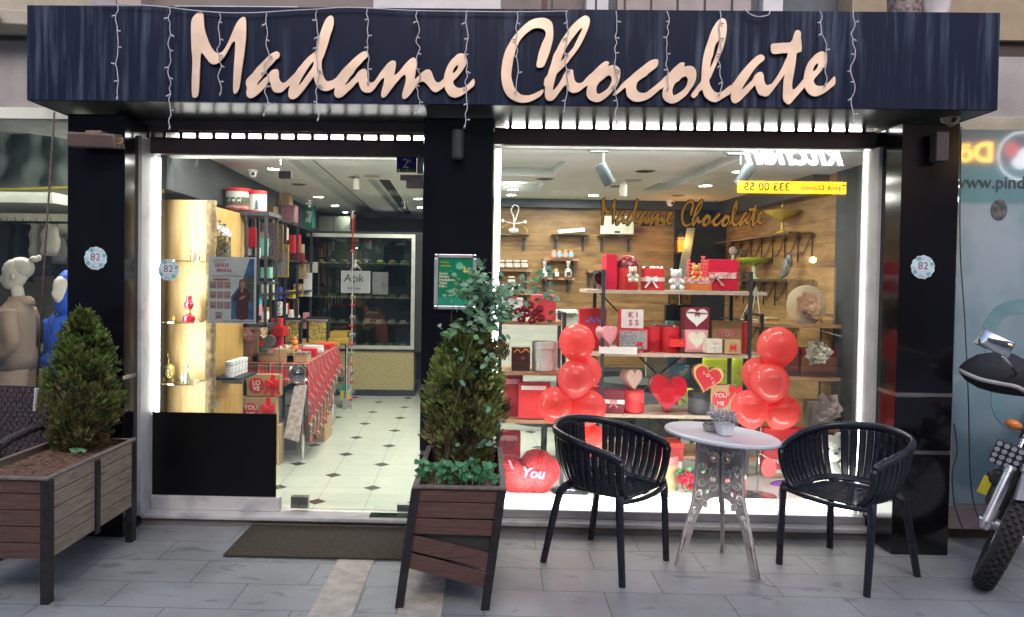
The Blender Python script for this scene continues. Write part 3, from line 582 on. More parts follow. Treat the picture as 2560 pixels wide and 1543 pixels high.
# cables between pillar and print
def cable(label, pts, r, m, nm_='cable'):
    return obj(nm_, B().tube(smoothline([tuple(p) for p in pts], 6, False), r, 6), m, smooth='all', L=(label, 'cable'))
M_CAB = mat('grey cable', (.05, .05, .055), .5); M_CABW = mat('white cable', (.42, .40, .44), .5)
cable('thin grey cable hanging straight down in front of the printed window', [P(2403, 318, 4.5), P(2400, 600, 4.5), P(2412, 800, 4.5), P(2421, 1000, 4.5), P(2428, 1220, 4.5), P(2455, 1320, 4.48)], .0035, M_CAB)
cable('loose grey cable curling out from behind the right pillar to the ground', [P(2385, 1060, 4.4), P(2393, 1130, 4.42), P(2381, 1180, 4.42), P(2386, 1260, 4.42), P(2408, 1325, 4.45)], .0035, M_CAB)

# ------------------------------------------------------------------ first floor strip above the sign
yb = .25
up = thing('upper_storey', 'first floor facade with white window frames just above the sign', 'building', (0, yb, FZ1))
obj('wall', B().box(FX0 - .5, FX1 + .5, .1, .3, -.3, 1.6), mat('upper wall brownish', (.20, .17, .17), .8), up)
def upx(px): return X(px, 12, 4.9)
for a, c, nm_, col in ((1465, 1520, 'window_frame', 0), (1905, 1955, 'window_frame', 0), (2155, 2200, 'window_frame', 0), (2200, 2235, 'window_frame', 0)):
    obj(nm_, B().box(upx(a), upx(c), -.02, .09, -.2, 1.2), mat('white frame', (.55, .55, .60), .4), up, bevel=.004)
for a, c in ((1520, 1905), (1955, 2155)):
    obj('window_glass', B().box(upx(a), upx(c), .06, .09, -.2, 1.2), mat('dim window glass', (.13, .14, .17), .08, spec=.8), up)
obj('curtain', B().box(upx(1560), upx(1905), .02, .05, -.2, -.02).box(upx(1545), upx(1880), .02, .05, .06, .5), mat('grey beige board', (.35, .31, .31), .7), up)
rl = thing('balcony_railing', 'thin dark vertical bars behind the top of the sign', 'railing', (0, -.08, FZ1 - .04))
for px in (1380, 1490, 1562, 1628, 1694, 1762, 1830): obj('bar', B().box(X(px, 12, 4.57) - .006, X(px, 12, 4.57) + .006, -.006, .006, 0, .9), mat('dark iron', (.03, .025, .03), .5), rl)
obj('top_rail', B().box(X(1360, 12, 4.57), X(1860, 12, 4.57), -.01, .01, .9, .93), MATS['dark iron'], rl)
M_WHT = mat('dusty white board', (.62, .60, .63), .6, var=.08, scale=5, bump=.2)
def topbox(label, nm_, cat, a, c, d, h, m, dep=.3, z=.002, cham=0):
    x0, x1 = X(a, 15, d), X(c, 15, d); w = x1 - x0
    return obj(nm_, B().hexa([(0, 0, 0), (w, 0, 0), (w, dep, 0), (0, dep, 0), (cham, 0, h), (w - cham, 0, h), (w - cham, dep, h), (cham, dep, h)]), m, loc=(x0, d - 4.65, FZ1 + z), bevel=.003, L=(label, cat))
topbox('white rough board lying on the left part of the sign top', 'white_board', 'board', 424, 757, 4.25, .05, M_WHT, cham=.03)
topbox('long flat white block on the sign top above the middle', 'white_board', 'board', 933, 1252, 4.2, .3, M_WHT)
topbox('thin curved cream lath lying on the right half of the sign top', 'lath', 'lath', 1380, 2290, 4.2, .012, mat('cream lath', (.60, .50, .47), .6), dep=.05)
topbox('pale salmon tray edge on the sign top right of the last window', 'tray', 'tray', 1945, 2050, 4.25, .045, mat('salmon tray', (.62, .50, .45), .6))
topbox('grey lilac plastic crate on the sign top near the left end', 'crate', 'crate', 228, 290, 4.5, .2, mat('lilac plastic', (.30, .27, .32), .5))
topbox('pinkish cardboard box on the sign top beside the grey crate', 'box', 'box', 292, 352, 4.45, .2, mat('pinkish card', (.42, .32, .31), .7))
topbox('dark maroon wooden chair leg piece above the sign centre', 'chair_rail', 'rail', 1355, 1368, 4.5, .4, mat('maroon wood', (.09, .02, .03), .5), dep=.03)
obj('flower_pot', B().lathe([(.055, -.02), (.075, .1), (.09, .25)], 20), mat('wrapped white pot', (.60, .55, .58), .6, bump=1, bscale=14), loc=(X(2338, 10, 4.4), -.25, FZ1 + .02), smooth=True, L=('white wrapped pot on the right end of the sign top', 'pot'))
obj('wicker_basket', B().lathe([(.085, 0), (.10, .3)], 20), mat('basket weave', (.20, .16, .16), .7, var=.6, scale=40), loc=(X(2262, 10, 4.45), -.2, FZ1 + .001), smooth=True, L=('round brown wicker basket beside the white pot on the sign top', 'basket'))

# ------------------------------------------------------------------ fairy lights on the sign
M_FL = mat('white wire', (.50, .48, .55), .45)
fy = thing('fairy_lights', 'white icicle fairy lights draped over the sign with unlit bulbs', 'fairy lights', (0, FY - .03, FZ1))
def fp(px, py): p = P(px, py, 4.09); return Vector((p.x, 0, p.z - FZ1))
main = [(240, 11), (330, 12), (415, 18), (480, 26), (560, 32), (640, 32), (720, 27), (795, 23), (860, 19), (930, 21), (1010, 26), (1090, 28), (1170, 29), (1290, 30), (1420, 28)]
obj('main_wire', B().tube(smoothline([tuple(fp(*q)) for q in main], 4, False), .0032, 6), M_FL, fy, smooth='all')
obj('main_wire', B().tube(smoothline([tuple(fp(*q)) for q in [(1860, 20), (1873, 34), (1895, 42), (1920, 38), (1925, 28)]], 4, False), .0032, 6), M_FL, fy, smooth='all')
random.seed(3)
for (px, y0, y1) in ((293, 11, 242), (424, 18, 316), (548, 31, 232), (667, 33, 283), (793, 24, 296), (920, 21, 202), (1045, 26, 281), (1166, 29, 313), (1292, 30, 224), (1416, 28, 276), (1540, 28, 304), (1667, 28, 216), (1800, 28, 232), (2050, 29, 208), (2132, 29, 300)):
    s_ = -1 if px == 293 else 1
    n = int((y1 - y0) / 13); pts = []; ph = random.random() * 6; am = random.uniform(1, 4); fq = random.uniform(.5, 1.5)
    for i in range(n + 1):
        y = y0 + (y1 - y0) * i / n; dx = am * math.sin(i * fq + ph) + random.uniform(-3, 3) if i else 0
        if px == 2050: dx += min(16, (y - y0) * .14)
        p = fp(px + dx, y); p.y = -.004 * random.random(); pts.append(tuple(p))
    b = B().tube(smoothline(pts, 3, False), .0028, 5)
    y = y0 + 26
    while y < y1 - 8:
        a = Vector(min(pts, key=lambda q: abs(q[2] - fp(px, y).z))); sg = random.choice((-1, 1)); e = a + Vector((sg * random.uniform(.016, .024), -.004, random.uniform(-.016, .004)))
        b.tube([a, a + (e - a) * .5, e], .003, 6, rr=[.0022, .0045, .0045]); y += random.uniform(34, 46)
    e = Vector(pts[-1]); b.tube([e, e + Vector((-.006, 0, -.018))], .0045, 6)
    obj('strand', b, M_FL, fy, smooth='all')

# ------------------------------------------------------------------ fittings on the pillars
def wall_lamp(label, px, py, m, sq=False):
    a = P(px, py, 4.27); t = thing('wall_lamp', label, 'wall lamp', (a.x, -.33, a.z)); h = .165
    if sq: obj('lamp_body', B().box(-.035, .035, -.10, -.03, -h / 2, h / 2), m, t, bevel=.006)
    else: obj('lamp_body', B().lathe([(.030, -h / 2), (.036, -h / 2 + .006), (.036, h / 2 - .006), (.030, h / 2)], 28, (0, -.06, 0)), m, t, smooth=True)
    obj('bracket', B().box(-.012, .012, -.03, -.002, -.03, .03), m, t)
    obj('lens', B().lathe([(.028, -h / 2 + .012), (.028, -h / 2 + .014)], 24, (0, -.06, -.014)), mat('lamp lens', (.1, .1, .1), .2), t)
    return t
M_LB = mat('matt black metal', (.022, .024, .028), .45)
wall_lamp('black cylinder wall lamp on the middle pillar', 1145, 362, M_LB)
wall_lamp('dark squared wall lamp on the right pillar below the dome camera', 2344, 370, mat('brown black metal', (.045, .038, .04), .4), True)
# old floodlight
fl_ = thing('floodlight', 'old dusty grey floodlight fixed to the top of the left pillar', 'floodlight', tuple(P(221, 345, 4.15)))
m_ = mat('dusty brown metal', (.20, .15, .13), .7, var=.35, scale=12, bump=.4)
obj('housing', B().hexa([(-.135, .02, -.045), (.135, .05, -.045), (.135, .16, -.035), (-.135, .14, -.035), (-.125, 0, .035), (.128, .03, .03), (.128, .14, .045), (-.125, .12, .045)]), m_, fl_, bevel=.008)
obj('lens', B().hexa([(-.125, .016, -.036), (.125, .046, -.036), (.125, .049, -.034), (-.125, .019, -.034), (-.12, .0, .02), (.12, .03, .018), (.12, .034, .02), (-.12, .004, .022)]), mat('dusty lens', (.14, .10, .09), .35), fl_)
obj('bracket', B().box(-.05, .04, .06, .17, .042, .054), MATS['dusty brown metal'], fl_)
obj('loop', B().tube(smoothline([(.135, .06, .0), (.165, .05, .012), (.172, .05, -.004), (.150, .05, -.02), (.132, .06, -.018)], 4, False), .004, 6), mat('orange wire', (.45, .22, .12), .5), fl_, smooth='all')
# dome camera
dc = thing('dome_camera', 'dirty cream dome camera under the right end of the sign', 'camera', tuple(P(2377, 281, 4.32)))
obj('mount', B().box(-.06, .06, -.05, .05, .0, .05), mat('brown mount', (.10, .07, .06), .7), dc)
obj('dome', B().lathe([(.052, 0), (.054, -.02), (.048, -.045), (.030, -.070), (.012, -.082), (1e-4, -.085)], 28), mat('dirty cream plastic', (.42, .36, .25), .5, var=.3, scale=25), dc, smooth=True)
obj('lens', B().ball((-.004, -.036, -.048), .017), mat('dark lens', (.03, .025, .02), .15), dc, smooth=True)
# round 82 stickers
M_STB = mat('sticker pale blue', (.42, .60, .68), .45, var=.35, scale=22); M_STW = mat('sticker white', (.66, .70, .78), .45, var=.10, scale=30)
M_STT = mat('sticker teal', (.16, .46, .52), .45, var=.3, scale=30); M_NUM = mat('sticker number', (.06, .07, .11), .5)
def sticker(label, px, py, d, r=.065):
    a = P(px, py, d); t = thing('round_sticker', label, 'sticker', tuple(a)); out = []
    for i in range(72):
        an = 2 * math.pi * i / 72; q = r * (1 + .055 * abs(math.sin(an * 5.5)) + .02 * math.sin(an * 13)); out.append((q * math.cos(an), q * math.sin(an)))
    shape('edge', [out], M_STW, t, (0, 0, 0), ext=.0004)
    for i in range(11):
        an = i * .571 + .3; q = r * .80; col = M_STT if i % 3 == 0 else M_STB
        ov = [(q * math.cos(an) + r * .22 * math.cos(k * .52), q * math.sin(an) + r * .20 * math.sin(k * .52)) for k in range(12)]
        shape('petal', [ov], col, t, (0, -.0007 - .0002 * (i % 4), 0), ext=.0003)
    shape('centre', [[(r * .66 * math.cos(k * .26), r * .60 * math.sin(k * .26)) for k in range(24)]], M_STW, t, (0, -.0018, 0), ext=.0003)
    text('number', '82', r * .95, M_NUM, t, (0, -.0026, r * .08), ext=.0002)
    text('word', 'CUSTO', r * .2, MATS['sticker teal'], t, (0, -.0026, -r * .42), ext=.0002)
    return t
sticker('round blue floral sticker reading 82 on the left black pillar', 239, 646, 4.315)
sticker('round blue floral sticker reading 82 on the inside of the left glass pane', 421, 675, 4.640)
sticker('round blue floral sticker reading 82 on the right black pillar', 2307, 668, 4.315)
# snap frame poster on the middle pillar
a, c = P(1086, 635, 4.30), P(1190, 775, 4.30); w, h = c.x - a.x, a.z - c.z
sf = thing('poster_frame', 'silver snap frame with green social media poster on the middle pillar', 'poster frame', (a.x, -.352, c.z))
M_ALU = mat('satin aluminium', (.62, .60, .68), .35, metal=.6)
fb = B(); q = .022
for bx_ in ((q, w - q, 0, .018, 0, q), (q, w - q, 0, .018, h - q, h), (0, q, 0, .018, q, h - q), (w - q, w, 0, .018, q, h - q)): fb.box(*bx_)
obj('frame', fb, M_ALU, sf, bevel=.004)
cb_ = B()
for xx in (0, w - q):
    for zz_ in (0, h - q): cb_ = B().box(xx - .001, xx + q + .001, -.001, .0175, zz_ - .001, zz_ + q + .001); obj('corner', cb_, mat('corner chrome', (.5, .5, .52), .2, metal=1), sf, bevel=.007)
obj('poster', B().box(q * .8, w - q * .8, .006, .012, q * .8, h - q * .8), mat('green poster', (.008, .19, .09), .3, var=.2, scale=5), sf)
obj('poster_band', B().box(q, w - q, .0045, .0058, q, h * .22), mat('darker green print', (.02, .30, .17), .4), sf)
M_CREAM = mat('cream print', (.72, .74, .50), .5); M_YEL = mat('yellow print', (.80, .55, .06), .5); M_GRN2 = mat('pale green print', (.10, .50, .34), .5)
for i, s_ in enumerate(('Sosyal', 'Medya', 'Hesaplarımızı', 'Takip', 'Edin...')): text('print_line', s_, .021, M_CREAM, sf, (.030, .0045, h - .112 - i * .0185), ext=.0002, al='LEFT', bold=.02)
text('print_script', 'Madame', .015, M_YEL, sf, (.033, .0045, h - .047), ext=.0002, al='LEFT', shear=.3)
text('print_script', 'Chocolate', .015, M_YEL, sf, (.033, .0045, h - .068), ext=.0002, al='LEFT', shear=.3)
obj('bubble', B().lathe([(.022, 0), (.022, .001)], 24, ax='Y').tf(TR(w * .6, .0045, h - .068)), M_GRN2, sf)
obj('hand', B().lathe([(.020, 0), (.020, .001)], 20, ax='Y', sy=.6).tf(TR(w * .76, .0035, h - .092, ry=-.5)).box(w * .70, w * .73, .003, .004, h - .09, h - .068), M_YEL, sf)
text('letter_f', 'f', .032, M_ALU, sf, (w * .42, .0035, h * .14), ext=.0002, bold=.03)

# number plate 2A on the glass
a, c = P(992, 396, 4.63), P(1041, 432, 4.63)
t = thing('number_plate', 'blue house number plate reading 2A at the top corner of the entrance', 'number plate', (a.x, -.03, c.z)); w, h = c.x - a.x, a.z - c.z
obj('plate', B().box(0, w, 0, .004, 0, h + .012), mat('plate dark', (.02, .02, .05), .4), t, bevel=.001)
obj('blue_field', B().box(.003, w - .003, -.001, -.0001, h * .28, h + .01), mat('plate blue', (.012, .02, .20), .35), t)
obj('green_field', B().box(.003, w - .003, -.001, -.0001, .002, h * .26), mat('plate green', (.02, .16, .05), .35), t)
M_PW = mat('plate white', (.75, .75, .78), .4)
text('number', '2', h * .95, M_PW, t, (w * .46, -.002, h * .60), ext=.0004); text('letter', 'A', h * .42, M_PW, t, (w * .66, -.002, h * .80), ext=.0004)
text('small_print', 'TEPE', .010, M_PW, t, (w * .56, -.002, h * .17), ext=.0003); text('small_print', 'BÜYÜKŞEHİR BELEDİYESİ', .0065, M_PW, t, (w * .58, -.002, h * .08), ext=.0003)
obj('emblem', B().lathe([(.009, 0), (.009, .001), (.006, .001), (.006, 0)], 20, ax='Y').tf(TR(w * .12, -.002, h * .13)), M_PW, t)
obj('paper_slip', B().box(c.x + .003, c.x + .045, -.004, -.001, c.z - .005, a.z + .012), mat('pale slip', (.55, .66, .72), .5, var=.2, scale=20), L=('small pale paper stuck on the glass beside the blue number plate', 'paper'))

# gold script on the display window glass
k_ = .2285; tr_ = P(1506, 500, 4.640); s0 = P(478, 30, 4.102)
gs = thing('window_lettering', 'golden script lettering with dark outline on the display window glass', 'lettering', (0, -.004, 0))
lx0 = min(x for ll in LOOPS for x, z in ll[0]); lx1 = max(x for ll in LOOPS for x, z in ll[0]); lz0 = min(z for ll in LOOPS for x, z in ll[0]); lz1 = max(z for ll in LOOPS for x, z in ll[0])
gx0, gx1 = X(1504, 530, 4.64), X(1913, 530, 4.64); gz0, gz1 = Z(1700, 567, 4.64), Z(1700, 497, 4.64)
M_GI = mat('gold film', (.42, .22, .03), .35, metal=.3, var=.35, scale=3); M_GO = mat('dark brown film', (.012, .006, .002), .4)
for k, ll in enumerate(LOOPS):
    q = [[(gx0 + (x - lx0) / (lx1 - lx0) * (gx1 - gx0), gz0 + (z - lz0) / (lz1 - lz0) * (gz1 - gz0)) for x, z in lp] for lp in ll]
    shape(nm[k] + '_outline', [grow(r, .0045, i > 0) for i, r in enumerate(q)], M_GO, gs, (0, -.0002 * k, 0), ext=.0001)
    shape(nm[k], q, M_GI, gs, (0, -.004 - .0002 * k, 0), ext=.0001, offset=-.0006)

# things hung on the entrance glass
M_HK = mat('white hook plastic', (.75, .76, .72), .3)
def suction(label, px, py):
    a = P(px, py, 4.63); t = thing('suction_hook', label, 'hook', (a.x, -.001, a.z))
    obj('cup', B().lathe([(.020, 0), (.018, -.004), (.008, -.010)], 24, ax='Y').tf(Matrix.Scale(-1, 4, (0, 1, 0))), glass('cup plastic', (.85, .88, .86), .2), t, smooth=True)
    obj('hook', B().tube(smoothline([(0, -.012, .012), (0, -.014, 0), (.002, -.016, -.02), (.006, -.018, -.03), (.0, -.020, -.034), (-.006, -.018, -.028)], 3, False), .004, 6), M_HK, t, smooth='all')
suction('clear suction hook with white hanger left of the red cord', 773, 504)
suction('clear suction hook with white hanger at the right of the door', 1011, 507)
suction('clear suction hook at the top of the red cord', 881, 532)
suction('clear suction hook holding the open sign', 888, 655)
a, c = P(852, 677, 4.62), P(924, 733, 4.62); w, h = c.x - a.x, a.z - c.z
t = thing('open_sign', 'clear hanging plaque reading Açık on the glass door', 'sign', (a.x, -.016, c.z))
obj('plaque', B().box(0, w, 0, .003, 0, h), mat('frosted plaque', (.42, .47, .43), .3), t, bevel=.001)
e_ = B()
for bx_ in ((0, w, -.001, -.0001, 0, .0025), (0, w, -.001, -.0001, h - .0025, h), (0, .0025, -.001, -.0001, .0025, h - .0025), (w - .0025, w, -.001, -.0001, .0025, h - .0025)): e_.box(*bx_)
obj('edge', e_, M_PW, t)
text('script', 'Açık', .068, mat('near black', (.02, .02, .02), .5), t, (w * .43, -.0015, h * .66), ext=.0003, shear=.1); text('hours', '09:00 - 22:00', .015, MATS['near black'], t, (w * .44, -.0015, h * .2), ext=.0003)
for sx_ in (-1, 1): obj('string', B().tube([(w * .5, -.006, h + .047), (w * .5 + sx_ * w * .22, -.002, h - .004)], .0022, 6), M_CREAM, t, smooth='all')
# cord with beads and little elephants
t = thing('elephant_garland', 'red and white cord garland with rosettes and small cloth elephants on the glass door', 'garland', (X(880, 800, 4.61), -.04, 0))
zc = lambda py: Z(880, py, 4.61)
M_RC = mat('red cord', (.62, .08, .04), .7); M_WC = mat('white cord', (.72, .68, .62), .8, bump=1, bscale=200); M_ROS = mat('pink rosette', (.80, .10, .14), .7)
for dx in (-.003, .003): obj('red_cord', B().tube([(dx, 0, zc(537)), (dx, 0, zc(625))], .0022, 6), M_RC, t, smooth='all')
obj('white_cord', B().tube(smoothline([(0, 0, zc(630)), (.001, 0, zc(730)), (-.001, 0, zc(800)), (.003, 0, zc(850)), (-.002, 0, zc(900)), (.002, 0, zc(950)), (-.003, 0, zc(990)), (.001, 0, zc(1022))], 3, False), .0040, 6), M_WC, t, smooth='all')
for py in (628, 763, 814, 861, 909, 955, 998): obj('rosette', B().ball((random.uniform(-.003, .003), -.004, zc(py)), .0125, 12, 8, sc=(1, .6, .75)), M_ROS, t, smooth=True)
for i, py in enumerate((742, 792, 838, 885, 934, 981)):
    m_ = (mat('elephant yellow', (.65, .55, .10), .8, var=.7, scale=60, col2=(.10, .30, .25)), mat('elephant blue', (.10, .18, .35), .8, scale=60, col2=(.60, .62, .60)), mat('elephant cream', (.68, .62, .35), .8, scale=60, col2=(.15, .12, .35)))[(i * 2) % 3]
    b = B().ball((0, 0, .003), .013, 10, 8, sc=(1, .45, .72)).ball((.014, 0, .006), .007, 8, 6, sc=(1, .6, 1)).tube([(.019, 0, .006), (.022, 0, -.002), (.021, 0, -.010)], .0022, 5)
    for q in (-.008, .0, .007): b.box(q - .002, q + .002, -.003, .003, -.016, -.003)
    obj('elephant', b.tf(TR(0, -.004, zc(py) , ry=random.uniform(-.4, .4))), m_, t)

# ------------------------------------------------------------------ campaign poster inside the left pane
a, c = P(523, 642, 4.68), P(641, 809, 4.68); w, h = c.x - a.x, a.z - c.z
t = thing('election_poster', 'white printed poster headed SENDE MARAL taped behind the left pane', 'poster', (a.x, .02, c.z))
def pb(nm_, x0, x1, z0, z1, m, lay=1): return obj(nm_, B().box(x0 * w, x1 * w, -.0012 * lay, -.0012 * lay + .0006, (1 - z1) * h, (1 - z0) * h), m, t)
obj('paper', B().box(0, w, .0001, .001, 0, h), mat('poster paper', (.80, .84, .90), .5, var=.05), t)
M_PR = mat('print red', (.62, .06, .07), .5); M_PK = mat('print dark', (.05, .05, .07), .5); M_PG = mat('print grey', (.35, .38, .42), .5)
text('headline', 'SENDE', .0305, M_PR, t, (w * .13, -.001, h * (1 - .128)), al='LEFT', ext=.0002, bold=.03); text('headline', 'MARAL', .0315, M_PR, t, (w * .17, -.001, h * (1 - .205)), al='LEFT', ext=.0002, bold=.03)
text('small_print', 'Atatürk Mahallesi', .0125, M_PK, t, (w * .09, -.001, h * .955), al='LEFT', ext=.0002); text('small_print', 'Muhtar Adayı', .0125, M_PK, t, (w * .09, -.001, h * .925), al='LEFT', ext=.0002)
text('small_print', '(Emekli Hemşire)', .0135, M_PG, t, (w * .30, -.001, h * .735), al='LEFT', ext=.0002)
pb('small_print', .07, .72, .286, .294, M_PK); pb('small_print', .30, .96, .965, .973, M_PK); pb('label_band', .10, .44, .325, .36, mat('print coral', (.65, .25, .22), .5))
text('small_print', 'AZALARIMIZ', .0105, M_PK, t, (w * .27, -.0026, h * .657), ext=.0002)
shape('blue_field', [[(w * .86, h * .975), (w * .955, h * .975), (w * .955, h * .06), (w * .48, h * .06), (w * .48, h * .40), (w * .70, h * .62)]], mat('print blue', (.03, .10, .30), .5, scale=8, col2=(.12, .30, .48)), t, (0, -.0010, 0), ext=.0002)
shape('photo_tree', [[(w * .80, h * .68), (w * .86, h * .72), (w * .95, h * .70), (w * .95, h * .30), (w * .84, h * .34), (w * .80, h * .5)]], mat('print foliage', (.03, .05, .03), .6, scale=60, col2=(.16, .20, .12)), t, (0, -.0016, 0), ext=.0002)
for i in range(10):
    r_, k = divmod(i, 3)
    if i == 9: k = 1; x0 = .155
    else: x0 = .035 + .15 * k
    z0 = (.375, .525, .68, .835)[r_]
    pb('portrait_frame', x0, x0 + .13, z0, z0 + .10, M_PR); pb('portrait', x0 + .012, x0 + .118, z0 + .008, z0 + .092, mat('print portrait grey', (.45, .42, .42), .6), 2)
    cx_, cz_ = (x0 + .065) * w, (1 - z0 - .045) * h; skin = mat('print skin', (.55, .32, .22), .6); dk = [M_PK, mat('print blue grey', (.3, .36, .5), .6), mat('print rust', (.6, .12, .05), .6)][i % 3]
    obj('portrait_figure', B().lathe([(.0075, 0), (.0075, .0004)], 12, ax='Y', sy=.7).tf(TR(cx_, -.0030, cz_ - .010)), dk, t)
    obj('portrait_face', B().lathe([(.0035, 0), (.0035, .0004)], 12, ax='Y', sy=1.2).tf(TR(cx_, -.0036, cz_ + .001)), skin, t)
# standing woman in the print: flat printed figure
sk = mat('print skin tone', (.50, .28, .19), .6, var=.15, scale=60); hr = mat('print hair', (.24, .13, .07), .6); jk = mat('print dark jacket', (.035, .015, .02), .6, scale=90, col2=(.16, .04, .05))
shape('printed_jacket', [smoothline([(w * .66, h * .52), (w * .60, h * .47), (w * .52, h * .37), (w * .56, h * .33), (w * .60, h * .33), (w * .58, h * .18), (w * .60, h * .065), (w * .82, h * .065), (w * .84, h * .2), (w * .84, h * .33), (w * .88, h * .38), (w * .86, h * .46), (w * .80, h * .52), (w * .73, h * .55)], 2)], jk, t, (0, -.0022, 0), ext=.0002)
shape('printed_hair', [smoothline([(w * .64, h * .60), (w * .66, h * .655), (w * .73, h * .67), (w * .80, h * .65), (w * .81, h * .59), (w * .79, h * .54), (w * .66, h * .54)], 2)], hr, t, (0, -.0026, 0), ext=.0002)
shape('printed_face', [smoothline([(w * .67, h * .61), (w * .72, h * .64), (w * .77, h * .61), (w * .765, h * .56), (w * .74, h * .52), (w * .72, h * .46), (w * .68, h * .48), (w * .69, h * .54)], 2)], sk, t, (0, -.0032, 0), ext=.0002)
shape('printed_hand', [smoothline([(w * .64, h * .37), (w * .70, h * .41), (w * .78, h * .42), (w * .76, h * .385), (w * .70, h * .36)], 2)], sk, t, (0, -.0032, 0), ext=.0002)

# ------------------------------------------------------------------ thin pole with white grip (left)
t = thing('rusty_rod', 'thin rusty rod hanging beside the left end of the sign with a white grip', 'rod', tuple(P(92, 975, 4.0)))
o_ = P(92, 975, 4.0)
obj('rod', B().tube([Vector((0, 0, 0)), P(112, 640, 4.02) - o_, P(136, 280, 4.05) - o_], .0055, 8), mat('rusty steel', (.11, .07, .055), .7, var=.5, scale=60), t, smooth='all')
obj('grip', B().lathe([(.010, -.115), (.011, -.02), (.013, -.004), (.013, .008), (.007, .012)], 16).tf(TR(ry=.10)), mat('grip white', (.50, .48, .52), .5), t, smooth=True)

# ------------------------------------------------------------------ door mat
obj('door_mat', B().hexa([(0, 0, 0), (1.32, 0, 0), (1.32, .52, 0), (.0, .52, 0), (0, 0, .012), (1.32, 0, .012), (1.32, .52, .012), (.0, .52, .012)]), mat('coir mat', (.085, .07, .05), .95, var=.45, scale=120, bump=1.2, bscale=260), loc=(X(558, 1407, 4.05) - .0, 4.045 - 4.65, .004), bevel=.003, L=('brown coir door mat in front of the entrance', 'door mat'))
# ================================================================== planters
def board_mat(nm_, c1, c2): return wood(nm_, c1, c2, (2.5, 2.5, 22), .7, None, False)
M_BD = board_mat('red brown boards', (.085, .042, .038), (.15, .08, .068)); M_BD2 = wood('weathered boards', (.22, .165, .12), (.40, .32, .25), (2.5, 2.5, 22), .75, None, True)
M_IRON = mat('planter black steel', (.020, .018, .022), .5, var=.4, scale=20); M_RIM = wood('grey rim wood', (.12, .09, .08), (.24, .19, .17), (8, 8, 8), .7, None, False)
M_SOIL = mat('dry soil', (.16, .085, .055), .95, var=.6, scale=40, bump=1.5, bscale=50); M_LINER = mat('plastic liner', (.05, .048, .05), .3, bump=.8, bscale=15)
def planter(label, x, yf, w, L, h, zb, side, slip=False, lean=0):
    t = thing('planter', label, 'planter', (x, yf, 0))      # x = centre, yf = front; runs back by L
    sh = Matrix(((1, 0, lean, 0), (0, 1, 0, 0), (0, 0, 1, 0), (0, 0, 0, 1)))
    n = 5; bh = (h - zb) / n
    for sx_ in (-1, 1):
        for yy in (.0, L - .045): obj('leg', B().box(sx_ * w / 2 - .02 + (-.018 if sx_ > 0 else .018), sx_ * w / 2 + .02 + (-.018 if sx_ > 0 else .018), yy - .004, yy + .045, 0, h - .012).tf(sh), M_IRON, t, bevel=.002)
    for i in range(n):
        z0 = zb + i * bh + .0022; z1 = zb + (i + 1) * bh - .0022
        dl = dr = 0
        if slip and i < 2: dl, dr = (-.0, -.085) if i == 1 else (-.012, -.098)
        if slip and i == 1: dl = -.006
        if slip and i == 2: dr = -.004
        xa, xb_ = -w / 2 + .035, w / 2 - .035
        obj('front_board', B().hexa([(xa, .006, z0 + dl), (xb_, .006, z0 + dr), (xb_, .028, z0 + dr), (xa, .028, z0 + dl), (xa, .006, z1 + dl), (xb_, .006, z1 + dr), (xb_, .028, z1 + dr), (xa, .028, z1 + dl)]).tf(sh), M_BD, t, bevel=.002)
        obj('back_board', B().box(xa, xb_, L - .03, L - .01, z0, z1).tf(sh), M_BD, t)
        for s_ in (-1, 1): obj('side_board', B().box(s_ * (w / 2 - .012) - .009, s_ * (w / 2 - .012) + .009, .046, L - .047, z0, z1).tf(sh), side, t, bevel=.002)
    for s_ in (-1, 1): obj('side_brace', B().box(s_ * (w / 2 + .003) - .005, s_ * (w / 2 + .003) + .005, L * .5 - .02, L * .5 + .02, zb - .02, h - .02).tf(sh), M_IRON, t)
    rim = B().box(-w / 2, w / 2, -.006, .03, h - .011, h).box(-w / 2, w / 2, L - .03, L + .004, h - .011, h).box(-w / 2, -w / 2 + .03, .0305, L - .0305, h - .011, h).box(w / 2 - .03, w / 2, .0305, L - .0305, h - .011, h)
    obj('rim', rim.tf(sh), M_RIM, t, bevel=.002)
    obj('liner', B().box(-w / 2 + .03, w / 2 - .03, .03, L - .032, zb + .02, h - .13 if slip else h - .06).tf(sh), M_LINER if slip else M_SOIL, t)
    # soil with uneven top
    b = B(); nx, ny = 10, 16; zs = h - (.11 if slip else .035)
    vs = [(-w / 2 + .031 + (w - .062) * i / nx, .031 + (L - .064) * j / ny, zs + random.uniform(-.008, .012)) for j in range(ny + 1) for i in range(nx + 1)]
    b.add(vs, [(j * (nx + 1) + i, j * (nx + 1) + i + 1, (j + 1) * (nx + 1) + i + 1, (j + 1) * (nx + 1) + i) for j in range(ny) for i in range(nx)])
    obj('soil', b.tf(sh), M_SOIL, t, smooth='all'); return t
yl = G(118, 1512); ylb = G(337, 1350)
planter('long weathered wooden planter with black legs at the left edge, holding a cedar', yl.x - .225 - .0, yl.y, .46, ylb.y - yl.y, .60, .21, M_BD2)
g1, g2 = G(988, 1521), G(1222, 1526)
planter('leaning dark red brown planter with slipped front boards before the middle pillar', (g1.x + g2.x) / 2, g1.y, g2.x - g1.x, .86, .585, .20, M_BD, True, .125)

